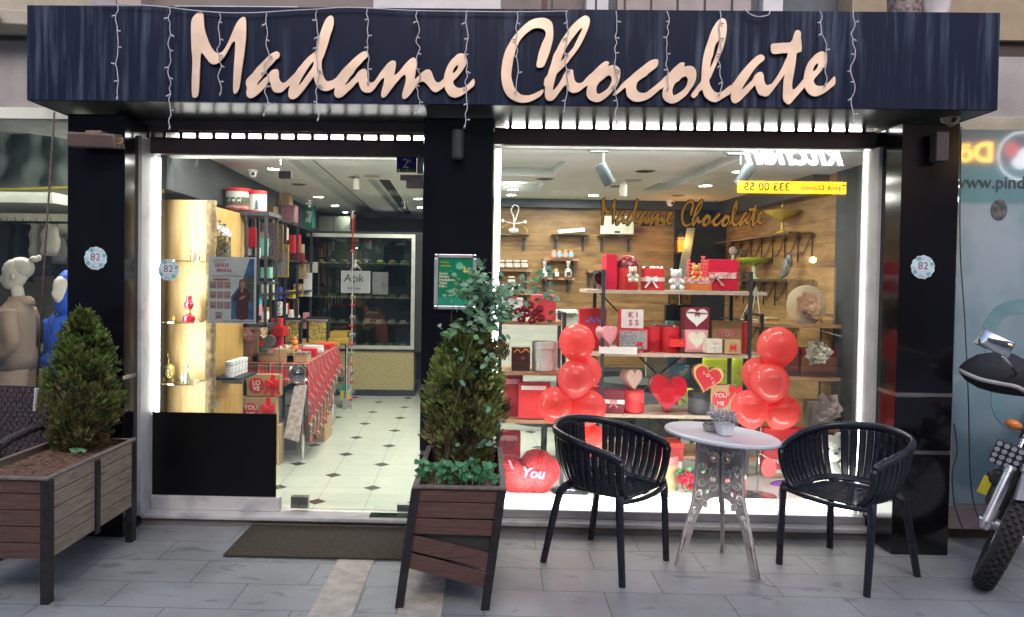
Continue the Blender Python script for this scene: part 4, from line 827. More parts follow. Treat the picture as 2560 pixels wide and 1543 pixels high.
# ------------------------------------------------------------------ foliage
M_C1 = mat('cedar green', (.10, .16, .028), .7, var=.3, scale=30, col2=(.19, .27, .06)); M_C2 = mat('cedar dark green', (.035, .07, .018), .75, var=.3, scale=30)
M_C3 = mat('cedar brown tips', (.20, .13, .075), .85, var=.3, scale=30); M_BARK = mat('grey brown bark', (.10, .07, .05), .9, var=.4, scale=30, bump=1)
M_C4 = mat('cedar yellow green', (.22, .24, .06), .7, var=.25, scale=30)
def cedar(label, base, prof, N, seed, brown=.25, extra=(), mats_=None):
    rnd = random.Random(seed); t = thing('cedar', label, 'cedar', tuple(base)); H_ = prof[-1][0]
    obj('trunk', B().tube([(0, 0, -.02), (.004, .003, H_ * .4), (.0, 0, H_ * .85)], n=8, rr=[.022, .014, .004]), M_BARK, t, smooth='all')
    b = B()
    # limbs
    lb_ = B()
    for i in range(60):
        z = rnd.uniform(.02, H_ * .85); a = rnd.uniform(0, 6.283); r = rad(prof, z) * .8
        lb_.tube([(0, 0, z * .9), (r * .5 * math.cos(a), r * .5 * math.sin(a), z + .02), (r * math.cos(a), r * math.sin(a), z + .07)], n=4, rr=[.005, .003, .001])
    obj('limb', lb_, M_BARK, t)
    def spray(c, dirv, s_, mi):
        # a flat fan of scale leaflets
        d = dirv.normalized(); sd = d.cross(Vector((rnd.uniform(-1, 1), rnd.uniform(-1, 1), rnd.uniform(-1, 1)))).normalized()
        for k in range(5):
            f_ = k / 4.0; q = c + d * s_ * f_ * .8
            for sg in (-1, 1):
                e = q + (d * .62 + sd * sg * .62) * s_ * (.60 - .30 * f_); n_ = d.cross(sd) * s_ * .05; wv = (d * .5 - sd * sg * .5) * s_ * .13
                b.add([q, q + (e - q) * .5 + wv + n_, e, q + (e - q) * .5 - wv - n_], [(0, 1, 2, 3)], mi)
        e = c + d * s_ * 1.15; wv = sd * s_ * .07; b.add([c + d * s_ * .6, c + d * s_ * .9 + wv, e, c + d * s_ * .9 - wv], [(0, 1, 2, 3)], mi)
    # clumps give light and dark tufts
    clumps = []
    for i in range(int(N / 26)):
        z = H_ * rnd.random() ** 1.1; a = rnd.uniform(0, 6.283); r = rad(prof, z) * rnd.uniform(.55, 1.0)
        clumps.append((Vector((r * math.cos(a), r * math.sin(a), z)), rnd.uniform(.03, .055), rnd.random()))
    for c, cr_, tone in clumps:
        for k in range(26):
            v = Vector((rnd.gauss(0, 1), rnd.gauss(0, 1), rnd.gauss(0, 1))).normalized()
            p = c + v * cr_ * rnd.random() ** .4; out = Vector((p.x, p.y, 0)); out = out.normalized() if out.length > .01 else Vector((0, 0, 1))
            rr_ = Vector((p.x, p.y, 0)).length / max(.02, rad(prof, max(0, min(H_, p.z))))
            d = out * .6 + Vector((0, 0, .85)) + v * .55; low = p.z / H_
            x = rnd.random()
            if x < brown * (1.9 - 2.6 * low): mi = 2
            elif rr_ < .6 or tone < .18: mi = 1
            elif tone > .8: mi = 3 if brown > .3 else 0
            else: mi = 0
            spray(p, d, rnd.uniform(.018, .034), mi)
    for (cx_, cy_, cz_, r_, n_) in extra:
        for k in range(n_):
            v = Vector((rnd.gauss(0, 1), rnd.gauss(0, 1), rnd.gauss(0, 1))).normalized(); p = Vector((cx_, cy_, cz_)) + v * r_ * rnd.random() ** .5
            spray(p, Vector((v.x * .5, v.y * .5, 1)), rnd.uniform(.02, .036), 2 if rnd.random() < .55 else 3)
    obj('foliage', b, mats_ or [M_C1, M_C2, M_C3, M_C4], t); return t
def rad(prof, z):
    for (z0, r0), (z1, r1) in zip(prof, prof[1:]):
        if z0 <= z <= z1: return r0 + (r1 - r0) * (z - z0) / (z1 - z0)
    return prof[-1][1]
pc = P(206, 1110, 4.12); pc.z = .575
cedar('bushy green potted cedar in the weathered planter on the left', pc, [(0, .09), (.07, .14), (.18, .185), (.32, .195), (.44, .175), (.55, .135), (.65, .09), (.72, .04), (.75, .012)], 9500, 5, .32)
pm = P(1160, 1180, 3.92); pm.z = .48
cedar('shaggy cedar with brown branches in the leaning planter before the middle pillar', pm, [(0, .055), (.09, .08), (.17, .15), (.29, .20), (.44, .205), (.57, .185), (.67, .15), (.76, .095), (.82, .03)], 9800, 9, .34,
      extra=((.17, -.02, .70, .055, 170), (.13, -.02, .64, .05, 90), (-.03, 0, .76, .05, 60)),
      mats_=[mat('moss green', (.15, .21, .04), .7, var=.3, scale=30, col2=(.27, .34, .09)), mat('moss dark', (.055, .085, .02), .75), M_C3, mat('moss yellow', (.30, .31, .10), .7)])
# ---- climbing rose
M_RL = mat('rose leaf green', (.09, .21, .12), .45, var=.3, scale=25, col2=(.19, .35, .23)); M_RL2 = mat('rose leaf bright', (.10, .26, .07), .45, var=.3, scale=25); M_RS = mat('rose stem', (.10, .09, .05), .7, var=.3, scale=40)
def leaf(b, c, d, up, L_, w_, mi=0):
    d = d.normalized(); s_ = d.cross(up).normalized(); n_ = s_.cross(d)
    pts = [c, c + d * L_ * .25 + s_ * w_ * .42 + n_ * w_ * .12, c + d * L_ * .6 + s_ * w_ * .45 + n_ * w_ * .12, c + d * L_, c + d * L_ * .6 - s_ * w_ * .45 + n_ * w_ * .12, c + d * L_ * .25 - s_ * w_ * .42 + n_ * w_ * .12, c + d * L_ * .42]
    b.add(pts, [(0, 1, 6), (1, 2, 6), (2, 3, 6), (3, 4, 6), (4, 5, 6), (5, 0, 6)], mi)
rnd = random.Random(21); base = P(1110, 1195, 3.78); base.z = .47
ro = thing('climbing_rose', 'tall leafy rose bush with thin stems rising in front of the middle pillar', 'rose bush', tuple(base))
st = B(); lf = B(); D_ = 3.80
def rp(px, py, d=D_): return P(px, py, d) - base
stems = [[(1108, 1195), (1122, 1080), (1148, 980), (1172, 880), (1195, 800), (1200, 730), (1185, 680)], [(1112, 1195), (1135, 1040), (1160, 940), (1180, 850), (1168, 780), (1172, 720), (1160, 700)],
         [(1150, 900), (1140, 860), (1128, 800), (1135, 760)], [(1195, 800), (1225, 760), (1240, 720), (1255, 700), (1290, 720), (1330, 715), (1370, 690)], [(1240, 720), (1255, 780), (1250, 800)],
         [(1330, 715), (1360, 725), (1372, 745)], [(1172, 720), (1140, 700), (1125, 690), (1132, 684)], [(1216, 1190), (1212, 1090), (1190, 1000), (1210, 950)]]
for i, s_ in enumerate(stems):
    pts = smoothline([tuple(rp(x, y, D_ + (.05 * math.sin(i * 2 + x * .02)))) for x, y in s_], 4, False); st.tube(pts, n=5, rr=[(.0062 if i < 2 else .0028) * (1 - .6 * k / len(pts)) for k in range(len(pts))])
obj('stem', st, M_RS, ro, smooth='all')
cl = [(1190, 700, 26, 34), (1215, 720, 34, 46), (1235, 745, 32, 36), (1190, 745, 30, 30), (1150, 720, 26, 20), (1225, 790, 34, 40), (1190, 800, 22, 18), (1255, 780, 22, 24), (1170, 830, 20, 10), (1262, 720, 20, 18), (1295, 716, 12, 9), (1335, 708, 13, 9), (1368, 695, 14, 10), (1365, 735, 12, 8), (1312, 760, 12, 3),
      (1118, 825, 13, 8), (1140, 812, 12, 6), (1225, 885, 13, 8), (1186, 925, 10, 3), (1215, 925, 10, 5), (1220, 1025, 10, 6), (1142, 885, 9, 3), (1150, 950, 8, 2), (1260, 850, 8, 3), (1215, 1110, 10, 5), (1135, 1115, 9, 3)]
for (px, py, sp_, n_) in cl:
    for k in range(n_):
        c = rp(px + rnd.gauss(0, sp_ * .75), py + rnd.gauss(0, sp_ * .7), D_ + rnd.gauss(0, .06)); d = Vector((rnd.gauss(0, 1), rnd.gauss(-.3, .6), rnd.gauss(-.2, .6)))
        leaf(lf, c, d, Vector((rnd.gauss(0, .4), -.7, .8)), rnd.uniform(.034, .055), rnd.uniform(.024, .037), 1 if rnd.random() < .14 else 0)
obj('foliage', lf, [M_RL, M_RL2], ro, smooth='all')
# ---- low weeds in planter
for lab, nm_, px0, px1, py0, py1, n_, d_, m_ in (('bright green low weeds crowding the front of the leaning planter', 'weed', 1045, 1235, 1160, 1205, 120, 3.62, M_RL2), ):
    w0 = P((px0 + px1) / 2, 1200, d_); t = thing('weed_clump', lab, 'weeds', (w0.x, w0.y, .50)); b = B()
    for k in range(n_):
        px = rnd.uniform(px0, px1); py = rnd.uniform(py0, py1); c = P(px, py, d_ + rnd.uniform(-.04, .06)) - Vector((w0.x, w0.y, .50))
        leaf(b, c, Vector((rnd.gauss(0, .7), rnd.gauss(-.3, .4), rnd.uniform(.1, 1))), Vector((0, -1, .4)), rnd.uniform(.03, .05), rnd.uniform(.022, .034), k % 2)
        if k % 4 == 0: b.tube([(c.x, c.y, -.02), tuple(c)], .0015, 4)
    obj('foliage', b, [mat('weed green', (.07, .28, .13), .5, var=.2, scale=20), mat('weed bright', (.13, .34, .16), .5, var=.2, scale=20)], t, smooth='all')
w0 = P(204, 1130, 3.95); t = thing('seedling', 'tiny green seedling in the soil of the left planter', 'seedling', (w0.x, w0.y, .58)); b = B()
for k in range(14): leaf(b, Vector((rnd.uniform(-.035, .035), rnd.uniform(-.02, .02), .01 + rnd.random() * .015)), Vector((rnd.gauss(0, 1), rnd.gauss(-.3, .4), .5)), Vector((0, -1, .4)), .03, .02)
obj('foliage', b, MATS['weed bright'], t)

# ================================================================== chairs
M_CH = mat('blue black plastic', (.012, .015, .025), .28, var=.15, scale=8, bump=.05, bscale=300)
def make_chair(label):
    t = thing('tub_chair', label, 'chair')
    def rim(u):      # u 0..1 round the open side: right front arm -> back -> left front arm ; front is -y
        k = [(.262, -.235), (.285, -.10), (.283, .05), (.235, .185), (.12, .262), (0, .280), (-.12, .262), (-.235, .185), (-.283, .05), (-.285, -.10), (-.262, -.235)]
        x = u * 10; i = min(9, int(x)); f_ = x - i
        p = [k[max(0, i - 1)], k[i], k[i + 1], k[min(10, i + 2)]]
        q = [.5 * (2 * p[1][j] + (p[2][j] - p[0][j]) * f_ + (2 * p[0][j] - 5 * p[1][j] + 4 * p[2][j] - p[3][j]) * f_ ** 2 + (-p[0][j] + 3 * p[1][j] - 3 * p[2][j] + p[3][j]) * f_ ** 3) for j in (0, 1)]
        c = abs(u - .5) * 2; z = .65 + .115 * max(0, 1 - c ** 1.7) ** 1.0
        if c > .9: z -= .01 * (c - .9) * 10
        return q[0], q[1], z
    def basep(u):
        x, y, z = rim(u); return x * .70, (y * .70 if y > 0 else y * .93) , .435 + (.012 if y > 0 else 0)
    def S_(u, v):
        x1, y1, z1 = rim(u); x0, y0, z0 = basep(u); f_ = math.sin(min(1, v) * math.pi / 2) ** .80
        g = v ** 1.25
        return Vector((x0 + (x1 - x0) * f_, y0 + (y1 - y0) * f_, z0 + (z1 - z0) * g))
    # slats
    slots = []
    def group(u0, u1, n, gap): 
        w_ = (u1 - u0 - gap * (n - 1)) / n; return [(u0 + i * (w_ + gap), u0 + i * (w_ + gap) + w_) for i in range(n)]
    sl_ = group(.0, .03, 1, 0) + group(.038, .295, 9, .0055) + group(.375, .655, 8, .0065) + group(.705, .962, 9, .0055) + group(.97, 1.0, 1, 0)
    b = B(); nv = 12
    for (u0, u1) in sl_:
        nu = 3 if u1 - u0 > .02 else 2; k0 = len(b.v); vs = []; fs = []
        for j in range(nv + 1):
            v = .03 + .94 * j / nv
            for i in range(nu + 1): vs.append(S_(u0 + (u1 - u0) * i / nu, v))
        for j in range(nv):
            for i in range(nu): q = j * (nu + 1) + i; fs.append((q, q + 1, q + nu + 2, q + nu + 1))
        b.add(vs, fs)
    obj('back_slats', b, M_CH, t, smooth='all', solid=.010)
    b = B(); nu = 72; vs = []; fs = []           # solid lower band
    for j, v in enumerate((.0, .04, .09, .13)):
        for i in range(nu + 1): vs.append(S_(i / nu, v))
    for j in range(3):
        for i in range(nu): q = j * (nu + 1) + i; fs.append((q, q + 1, q + nu + 2, q + nu + 1))
    obj('lower_band', b.add(vs, fs), M_CH, t, smooth='all', solid=.011)
    b = B(); rings = []                           # rolled rim
    for i in range(81):
        u = i / 80; c = S_(u, 1); a = S_(max(0, u - .01), 1); e = S_(min(1, u + .01), 1); d = (e - a).normalized(); up_ = Vector((0, 0, 1)); sd = d.cross(up_).normalized(); up_ = sd.cross(d)
        w_ = .016; h_ = .024
        rings.append([c + sd * (w_ * math.cos(k * math.pi / 5)) + up_ * (h_ * math.sin(k * math.pi / 5) - .006) for k in range(10)])
    obj('rim', b.loft(rings), M_CH, t, smooth='all')
    # front verticals of the arms are thick
    for s_ in (0, 1): obj('arm_front', B().tube([S_(s_, v / 8) for v in range(9)], n=8, rr=[.017, .016, .015, .014, .014, .014, .015, .016, .017]), M_CH, t, smooth='all')
    # seat with little holes
    b = B(); n = 33; vs = []; idx = {}; 
    bx = [basep(i / 60) for i in range(61)]
    def inside(x, y):
        yb = .187
        hw = .185 + .004 if y < .06 else .187 * math.sqrt(max(0, 1 - ((y - .06) / .135) ** 2.4)) + .002
        return abs(x) <= hw and -.225 - .012 * (1 - (x / .19) ** 2) <= y <= yb + .006
    st_ = .0128
    for j in range(-19, 17):
        for i in range(-16, 16):
            x, y = (i + .5) * st_, (j + .5) * st_
            if not inside(x, y): continue
            if abs(i) < 12 and -14 < j < 12 and (i % 3 == 1) and ((j + (i // 3 % 2) * 2) % 4 == 0): continue
            q = []
            for dx, dy in ((0, 0), (1, 0), (1, 1), (0, 1)):
                key = (i + dx, j + dy)
                if key not in idx:
                    X_, Y_ = key[0] * st_, key[1] * st_; z = .430 - .016 * max(0, 1 - (X_ / .19) ** 2) * max(0, 1 - ((Y_ + .02) / .21) ** 2)
                    idx[key] = len(vs); vs.append((X_, Y_, z + .004))
                q.append(idx[key])
            b.f.append(tuple(q)); b.m.append(0)
    b.v = [Vector(v) for v in vs]
    obj('seat', b, M_CH, t, smooth='all', solid=.010)
    fr = [(.245, -.225, .432), (.20, -.242, .428), (.10, -.253, .420), (0, -.256, .417), (-.10, -.253, .420), (-.20, -.242, .428), (-.245, -.225, .432)]
    obj('seat_front_lip', B().tube(smoothline(fr, 4, False), .013, 8), M_CH, t, smooth='all')
    for s_ in (-1, 1):
        obj('leg', B().tube(smoothline([(s_ * .235, -.215, .455), (s_ * .248, -.222, .41), (s_ * .250, -.228, .30), (s_ * .247, -.245, 0)], 4, False), n=8, rr=[.024, .0235, .0235, .023, .0225, .022, .0215, .021, .0205, .020, .0195, .019, .0185]), M_CH, t, smooth=True)
        obj('leg', B().tube(smoothline([(s_ * .15, .13, .445), (s_ * .195, .165, .415), (s_ * .215, .188, .33), (s_ * .248, .248, 0)], 4, False), n=8, rr=[.018, .021, .023, .0235, .023, .0225, .022, .0215, .021, .0205, .020, .0195, .019]), M_CH, t, smooth=True)
    return t
def fit(A, Bp, C_, D__):   # A,Bp front feet; C,D rear feet
    m_ = (A + Bp + C_ + D__) / 4; fwd = ((A + Bp) - (C_ + D__)); return m_, math.atan2(fwd.y, fwd.x) + math.pi / 2
m_, an = fit(G(1550, 1466), G(1670, 1402), G(1372, 1398), G(1468, 1355))
ch = make_chair('black plastic slatted tub chair left of the white round table'); ch.location = (m_.x, m_.y, 0); ch.rotation_euler = (0, 0, an); ch['group'] = 'black slatted chairs at the white table'
m_, an = fit(G(2166, 1490), G(1943, 1413), G(2268, 1431), G(2099, 1377))
ch2 = copy_thing(ch, (m_.x, m_.y, 0), an, 'black plastic slatted tub chair right of the white round table'); 
print('chair angles', an)

# ================================================================== round table
F1, F2, F3 = G(1687, 1414), G(1900, 1450), G(1806, 1374); tcn = (F1 + F2 + F3) / 3
M_TT = mat('white worn tabletop', (.66, .67, .74), .35, var=.06, scale=3, coat=.1); M_CAST = mat('chalky cast metal', (.58, .54, .55), .65, var=.25, scale=5, bump=.5, col2=(.30, .26, .24)); M_CAST2 = mat('pale cast relief', (.74, .71, .66), .55, var=.2, scale=20)
tb = thing('bistro_table', 'round white bistro table with ornate cast scroll legs between the two black chairs', 'table', (tcn.x, tcn.y, 0))
tp = obj('tabletop', B().lathe([(1e-4, .735), (.285, .735), (.290, .738), (.300, .738), (.308, .732), (.309, .722), (.303, .714), (.285, .712), (1e-4, .712)][::-1], 72), M_TT, tb, smooth=True); tp.rotation_euler = (0, R(4.2), 0)
tp.location = (-.052, 0, 0.0)
def spiral(cx_, cz_, r0, turns, a0, dirn=1, n=22):
    return [(cx_ + r0 * (1 - .78 * i / n) * math.cos(a0 + dirn * turns * 6.283 * i / n), 0, cz_ + r0 * (1 - .78 * i / n) * math.sin(a0 + dirn * turns * 6.283 * i / n)) for i in range(n + 1)]
for F_ in (F1, F2, F3):
    v = F_ - tcn; an = math.atan2(v.y, v.x); rf = v.length
    out = [(.006, .705), (.140, .705), (.143, .62), (.146, .50), (.155, .40), (.172, .31), (.205, .20), (rf, .0), (rf - .055, .0), (.165, .16), (.130, .27), (.095, .34), (.06, .37), (.006, .385)]
    holes = [[(.035 + .022 * math.cos(k), .60 + .035 * math.sin(k)) for k in [j * .628 for j in range(10)]], [(.100 + .022 * math.cos(k), .535 + .03 * math.sin(k)) for k in [j * .628 for j in range(10)]],
             [(.045 + .022 * math.cos(k), .475 + .025 * math.sin(k)) for k in [j * .628 for j in range(10)]], [(.118 + .02 * math.cos(k), .40 + .028 * math.sin(k)) for k in [j * .628 for j in range(10)]],
             [(.100 + .018 * math.cos(k), .655 + .02 * math.sin(k)) for k in [j * .628 for j in range(10)]], [(.075 + .014 * math.cos(k), .41 + .016 * math.sin(k)) for k in [j * .628 for j in range(10)]],
             [(.192, .155), (.200, .16), (.232, .055), (.222, .05)], [(.148 + .010 * math.cos(k), .315 + .012 * math.sin(k)) for k in [j * .628 for j in range(10)]]]
    lg = shape('leg', [out] + holes, M_CAST, tb, (0, 0, 0), ext=.005, bevel=.0015, rot=(R(90), 0, an))
    for side in (-1, 1):
        b = B()
        for q1, q2 in (((.112, .665, .026, 1.3, 3.6, 1), (.045, .60, .036, 1.4, .6, 1)), ((.040, .515, .030, 1.4, 1.2, -1), (.112, .545, .030, 1.3, 3.4, -1)), ((.112, .465, .028, 1.3, 2.9, 1), (.050, .435, .034, 1.4, .2, 1)), ((.128, .385, .024, 1.3, 1.7, -1), (.098, .345, .020, 1.3, 4.4, -1)), ((.155, .30, .014, 1.2, 2, 1), (.172, .255, .012, 1.2, 5, 1))):
            b.tube([(p[0], side * .009, p[2]) for p in smoothline([tuple(v) for v in spiral(*q1)[::-2] + spiral(*q2)[::2]], 2, False)], .0062, 6)
        b.tube([(.138, side * .008, .70), (.140, side * .008, .5), (.152, side * .008, .38), (.20, side * .008, .20), (rf - .012, side * .008, .012)], .0035, 6)
        b.tube([(.018, side * .008, .69), (.022, side * .008, .56), (.015, side * .008, .40)], .0035, 6)
        s_ = obj('scroll_relief', b, M_CAST2, lg, smooth='all'); s_.rotation_euler = (R(-90), 0, 0)
obj('hub', B().cyl(.02, .03, (0, 0, .675)).cyl(.10, .006, (0, 0, .703), 28), M_CAST, tb)
# pot with grey plant, ashtray
a = P(1811, 1079, 4.03); dz = .735 - math.tan(R(4.2)) * (a.x - tcn.x + .0) + .003
t = thing('plant_pot', 'small white square pot with frosted grey lavender like plant on the table', 'potted plant', (a.x, a.y, dz))
obj('pot', B().hexa([(-.030, -.030, 0), (.030, -.030, 0), (.030, .030, 0), (-.030, .030, 0), (-.043, -.043, .068), (.043, -.043, .068), (.043, .043, .068), (-.043, .043, .068)]), mat('glazed white', (.70, .72, .78), .25), t, rz=.25, bevel=.008)
b = B()
for k in range(520):
    v = Vector((rnd.gauss(0, 1), rnd.gauss(0, 1), abs(rnd.gauss(0, .8)))).normalized(); c = Vector((v.x * .055, v.y * .055, .078 + v.z * .045)) * rnd.uniform(.85, 1.1) * 1.0
    leaf(b, c, v + Vector((rnd.gauss(0, .5), rnd.gauss(0, .5), rnd.gauss(0, .4))), Vector((rnd.gauss(0, 1), rnd.gauss(0, 1), 1)), .021, .0055, k % 2)
for q in ((-.085, 0, .12), (-.075, -.02, .14), (-.06, .01, .155)):
    b.tube([(0, 0, .07), q], .0014, 4, mi=1)
    for k in range(26): leaf(b, Vector(q) * rnd.uniform(.8, 1.02), Vector((rnd.gauss(0, 1), rnd.gauss(0, 1), rnd.gauss(0, 1))), Vector((0, -1, .5)), .02, .0055, k % 2)
obj('leaves', b, [mat('frosted lilac leaf', (.62, .56, .64), .7, var=.3, scale=60), mat('grey green leaf', (.32, .34, .36), .7, var=.3, scale=60)], t)
a = P(1781, 1062, 4.13)
t = thing('ashtray', 'pale hexagonal ashtray filled with pebbles beside the pot on the table', 'ashtray', (a.x, a.y, dz + .005))
obj('bowl', B().lathe([(1e-4, 0), (.045, 0), (.058, .036), (.052, .036), (.042, .008), (1e-4, .008)], 6), mat('pale stone bowl', (.42, .39, .36), .6), t)
b = B()
for k in range(60): an = rnd.uniform(0, 6.283); r_ = .043 * rnd.random() ** .5; b.ball((r_ * math.cos(an), r_ * math.sin(an), .030 + rnd.random() * .008), rnd.uniform(.003, .006), 6, 5)
obj('pebbles', b, mat('pebble mix', (.45, .42, .42), .6, scale=200, col2=(.1, .09, .09)), t)
tb['group'] = ''
del tb['group']

# ================================================================== wicker chair behind the left planter
M_WK = mat('dark plum wicker', (.055, .04, .05), .6, scale=70, bump=2, bscale=90, col2=(.11, .085, .10))
o_ = P(40, 1100, 4.33); t = thing('wicker_armchair', 'dark plum woven wicker armchair behind the left planter', 'armchair', (o_.x, o_.y, 0), rz=R(-6))
def weave(b, x0, x1, z0, z1, y, n=26, m=16):
    dx = (x1 - x0) / n; dz_ = (z1 - z0) / m
    for i in range(n):
        for j in range(m): s_ = .0035 if (i + j) % 2 else -.001; b.box(x0 + i * dx + .0008, x0 + (i + 1) * dx - .0008, y - s_ - .004, y - s_ + .004, z0 + j * dz_ + .0008, z0 + (j + 1) * dz_ - .0008)
b = B(); weave(b, -.30, .20, .42, .88, .0); obj('backrest', b, M_WK, t)
obj('back_core', B().box(-.30, .20, .006, .03, .40, .885), mat('wicker core', (.02, .015, .02), .8), t)
obj('seat', B().box(-.30, .20, -.42, .0, .36, .42), M_WK, t, bevel=.02)
for sx_ in (-.31, .20):
    obj('arm', B().tube(smoothline([(sx_, .02, .66), (sx_, -.1, .665), (sx_, -.30, .64), (sx_, -.42, .60)], 4, False), .024, 8), M_WK, t, smooth='all')
    for yy in (.0, -.40): obj('leg', B().box(sx_ - .022, sx_ + .022, yy - .02, yy + .02, 0, .64), M_WK, t)

# ================================================================== clothes shop on the left
M_SH = mat('clothes shop wall', (.38, .37, .30), .8, var=.15)
struct('left_shop_room', B().box(-5.4, -2.42, 2.4, 2.45, 0, 2.6).box(-5.45, -5.4, .1, 2.45, 0, 2.6).box(-2.44, -2.40, .16, 2.4, 0, 2.6), M_SH)
struct('left_shop_ceiling', B().box(-5.4, -2.44, -.04, 2.39, 2.53, 2.60), mat('shop ceiling white', (.62, .64, .58), .8))
struct('left_shop_floor', B().box(-5.4, -2.44, .02, 2.39, -.02, .12), mat('dark shop floor', (.05, .045, .04), .5))
obj('shop_window', B().box(-4.2, -2.46, .0, .008, .30, Z(60, 303, 4.65)), GL, L=('tall clear window of the clothes shop at the left edge', 'window pane'))
obj('stall_riser', B().box(-4.2, -2.46, -.03, .04, 0, .30), mat('dark riser', (.03, .03, .03), .5), L=('dark low wall under the clothes shop window', 'low wall'))
def pp(px, py, d, o): v = P(px, py, d) - o; return (v.x, v.y, v.z)
o_ = P(80, 470, 5.1); t = thing('hanging_sheet', 'grey translucent fabric sheet with yellow hem hung inside the clothes shop', 'fabric sheet', tuple(o_))
b = B(); nx, ny = 18, 10; vs = []
for j in range(ny + 1):
    for i in range(nx + 1):
        px = -60 + (235 + 60 - 68 * (1 - j / ny) * (i / nx)) * i / nx; yt = 318 + 30 * (i / nx); py = yt + (472 - yt) * j / ny
        v = P(px, py, 5.1 + .05 * math.sin(i * 1.1 + j * .35) + .03 * math.sin(j * .9)); vs.append(v - o_)
b.add(vs, [(j * (nx + 1) + i, j * (nx + 1) + i + 1, (j + 1) * (nx + 1) + i + 1, (j + 1) * (nx + 1) + i) for j in range(ny) for i in range(nx)])
obj('sheet', b, mat('grey sheer fabric', (.24, .28, .255), .85, var=.25, scale=2, bump=.3, bscale=5), t, smooth='all')
obj('hem', B().tube([pp(-60, 475, 5.06, o_), pp(60, 472, 5.06, o_), pp(168, 468, 5.06, o_)], .008, 6), mat('yellow hem', (.70, .60, .06), .6), t)
obj('white_display_shelf', B().box(-5.0, -3.3, .9, 1.9, Z(60, 520, 6.0), Z(60, 482, 5.6)), mat('shelf white', (.55, .57, .50), .6), L=('white hanging shelf below the fabric sheet in the clothes shop', 'shelf'))
M_GR = [mat('garment charcoal', (.04, .045, .05), .9), mat('garment grey', (.20, .21, .20), .9), mat('garment cream', (.50, .47, .40), .9), mat('garment brown', (.12, .07, .06), .9), mat('garment navy', (.03, .04, .07), .9)]
def garment(label, px, py0, py1, w_, m, d):
    a = P(px, py0, d); h = a.z - Z(px, py1, d); t = thing('hanging_garment', label, 'garment', (a.x, a.y, a.z))
    rg = []
    for j in range(7):
        f_ = j / 6; ww = w_ * (.55 + .45 * min(1, f_ * 3)); rg.append([(ww / 2 * math.cos(k * .5236) + .008 * math.sin(j * 2 + k), .05 * math.sin(k * .5236) * (1 + .3 * math.sin(k * 3)), -h * f_) for k in range(12)])
    obj('cloth', B().loft(rg), m, t, smooth='all'); obj('hanger', B().tube([(0, 0, 0), (0, 0, .05)], .003, 5), M_LB, t)
for i, (px, y0, y1, w_, k, d) in enumerate(((18, 560, 700, .20, 0, 6.2), (38, 558, 690, .18, 1, 6.3), (58, 560, 705, .16, 0, 6.1), (75, 565, 690, .14, 3, 6.2), (92, 560, 640, .10, 2, 5.9), (110, 565, 690, .18, 0, 6.0), (127, 560, 640, .14, 2, 5.8), (146, 590, 660, .14, 1, 6.0), (2, 560, 700, .16, 4, 6.2), (160, 600, 700, .14, 0, 6.2))):
    garment(['charcoal', 'grey', 'black', 'brown', 'cream', 'dark', 'cream', 'grey', 'navy', 'black'][i] + ' garment on the rail of the clothes shop, ' + ['second', 'third', 'fourth', 'fifth', 'sixth', 'seventh', 'eighth', 'ninth', 'first', 'last'][i] + ' from the left', px, y0, y1, w_, M_GR[k], d)
t = thing('clothes_rail', 'metal rail carrying the garments inside the clothes shop', 'rail', tuple(P(80, 556, 6.1))); obj('rail', B().box(-.6, .4, -.01, .01, -.01, .01), M_LB, t); obj('bracket', B().box(-.3, -.29, -.01, .6, -.012, .0), M_LB, t)
area('clothes_shop_lamp', (-3.6, 1.0, 2.48), 1.2, 28, (1, .98, .86), sy=.5)
area('clothes_shop_front_lamp', (-2.50, .14, 1.5), 1.2, 4, (1, .98, .90), (0, R(90), R(-42)), sy=.08)  # unseen fill light added behind the pillar to brighten the mannequins
obj('ceiling_lamp', B().box(-4.2, -3.0, .75, 1.25, 2.505, 2.525), emis('shop lamp', (1, 1, .9), 1.4), L=('glowing ceiling panel in the clothes shop', 'ceiling lamp'))
# mannequins
M_MQ = mat('mannequin ivory', (.50, .46, .40), .45); M_HOOD = mat('beige sweatshirt', (.30, .22, .165), .9, var=.08, bump=.3, bscale=40); M_BLUE = mat('bright blue jacket', (.006, .06, .45), .6, var=.2, scale=10, bump=.4, bscale=20)
def ell(c, rx, ry, n=18, tilt=0): return [(c[0] + rx * math.cos(k * 2 * math.pi / n), c[1] + ry * math.sin(k * 2 * math.pi / n), c[2] + tilt * math.cos(k * 2 * math.pi / n)) for k in range(n)]
def head(b, s=1):    # faces local -x ; chin at z 0, crown .22
    rings = []
    prof = [(-.035, .0, .030, .030), (-.030, .012, .050, .042), (-.022, .035, .066, .052), (-.012, .07, .078, .060), (-.004, .105, .090, .068), (.004, .145, .097, .072), (.010, .18, .088, .066), (.012, .205, .062, .048), (.012, .220, .02, .016)]
    for cx_, z, rx, ry in prof:
        r = []
        for k in range(28):
            a = k * 2 * math.pi / 28; x = cx_ + rx * math.cos(a); y = ry * math.sin(a); f_ = max(0, -math.cos(a)) ** 14
            if .05 < z < .09: x -= .028 * f_ * (1 if z < .08 else .6)
            if abs(z - .035) < .01: x -= .006 * f_
            if abs(z - .105) < .02: x += .006 * max(0, -math.cos(a)) ** 3 * (1 - f_)
            r.append((x * s, y * s, z * s))
        rings.append(r)
    return b.loft(rings)
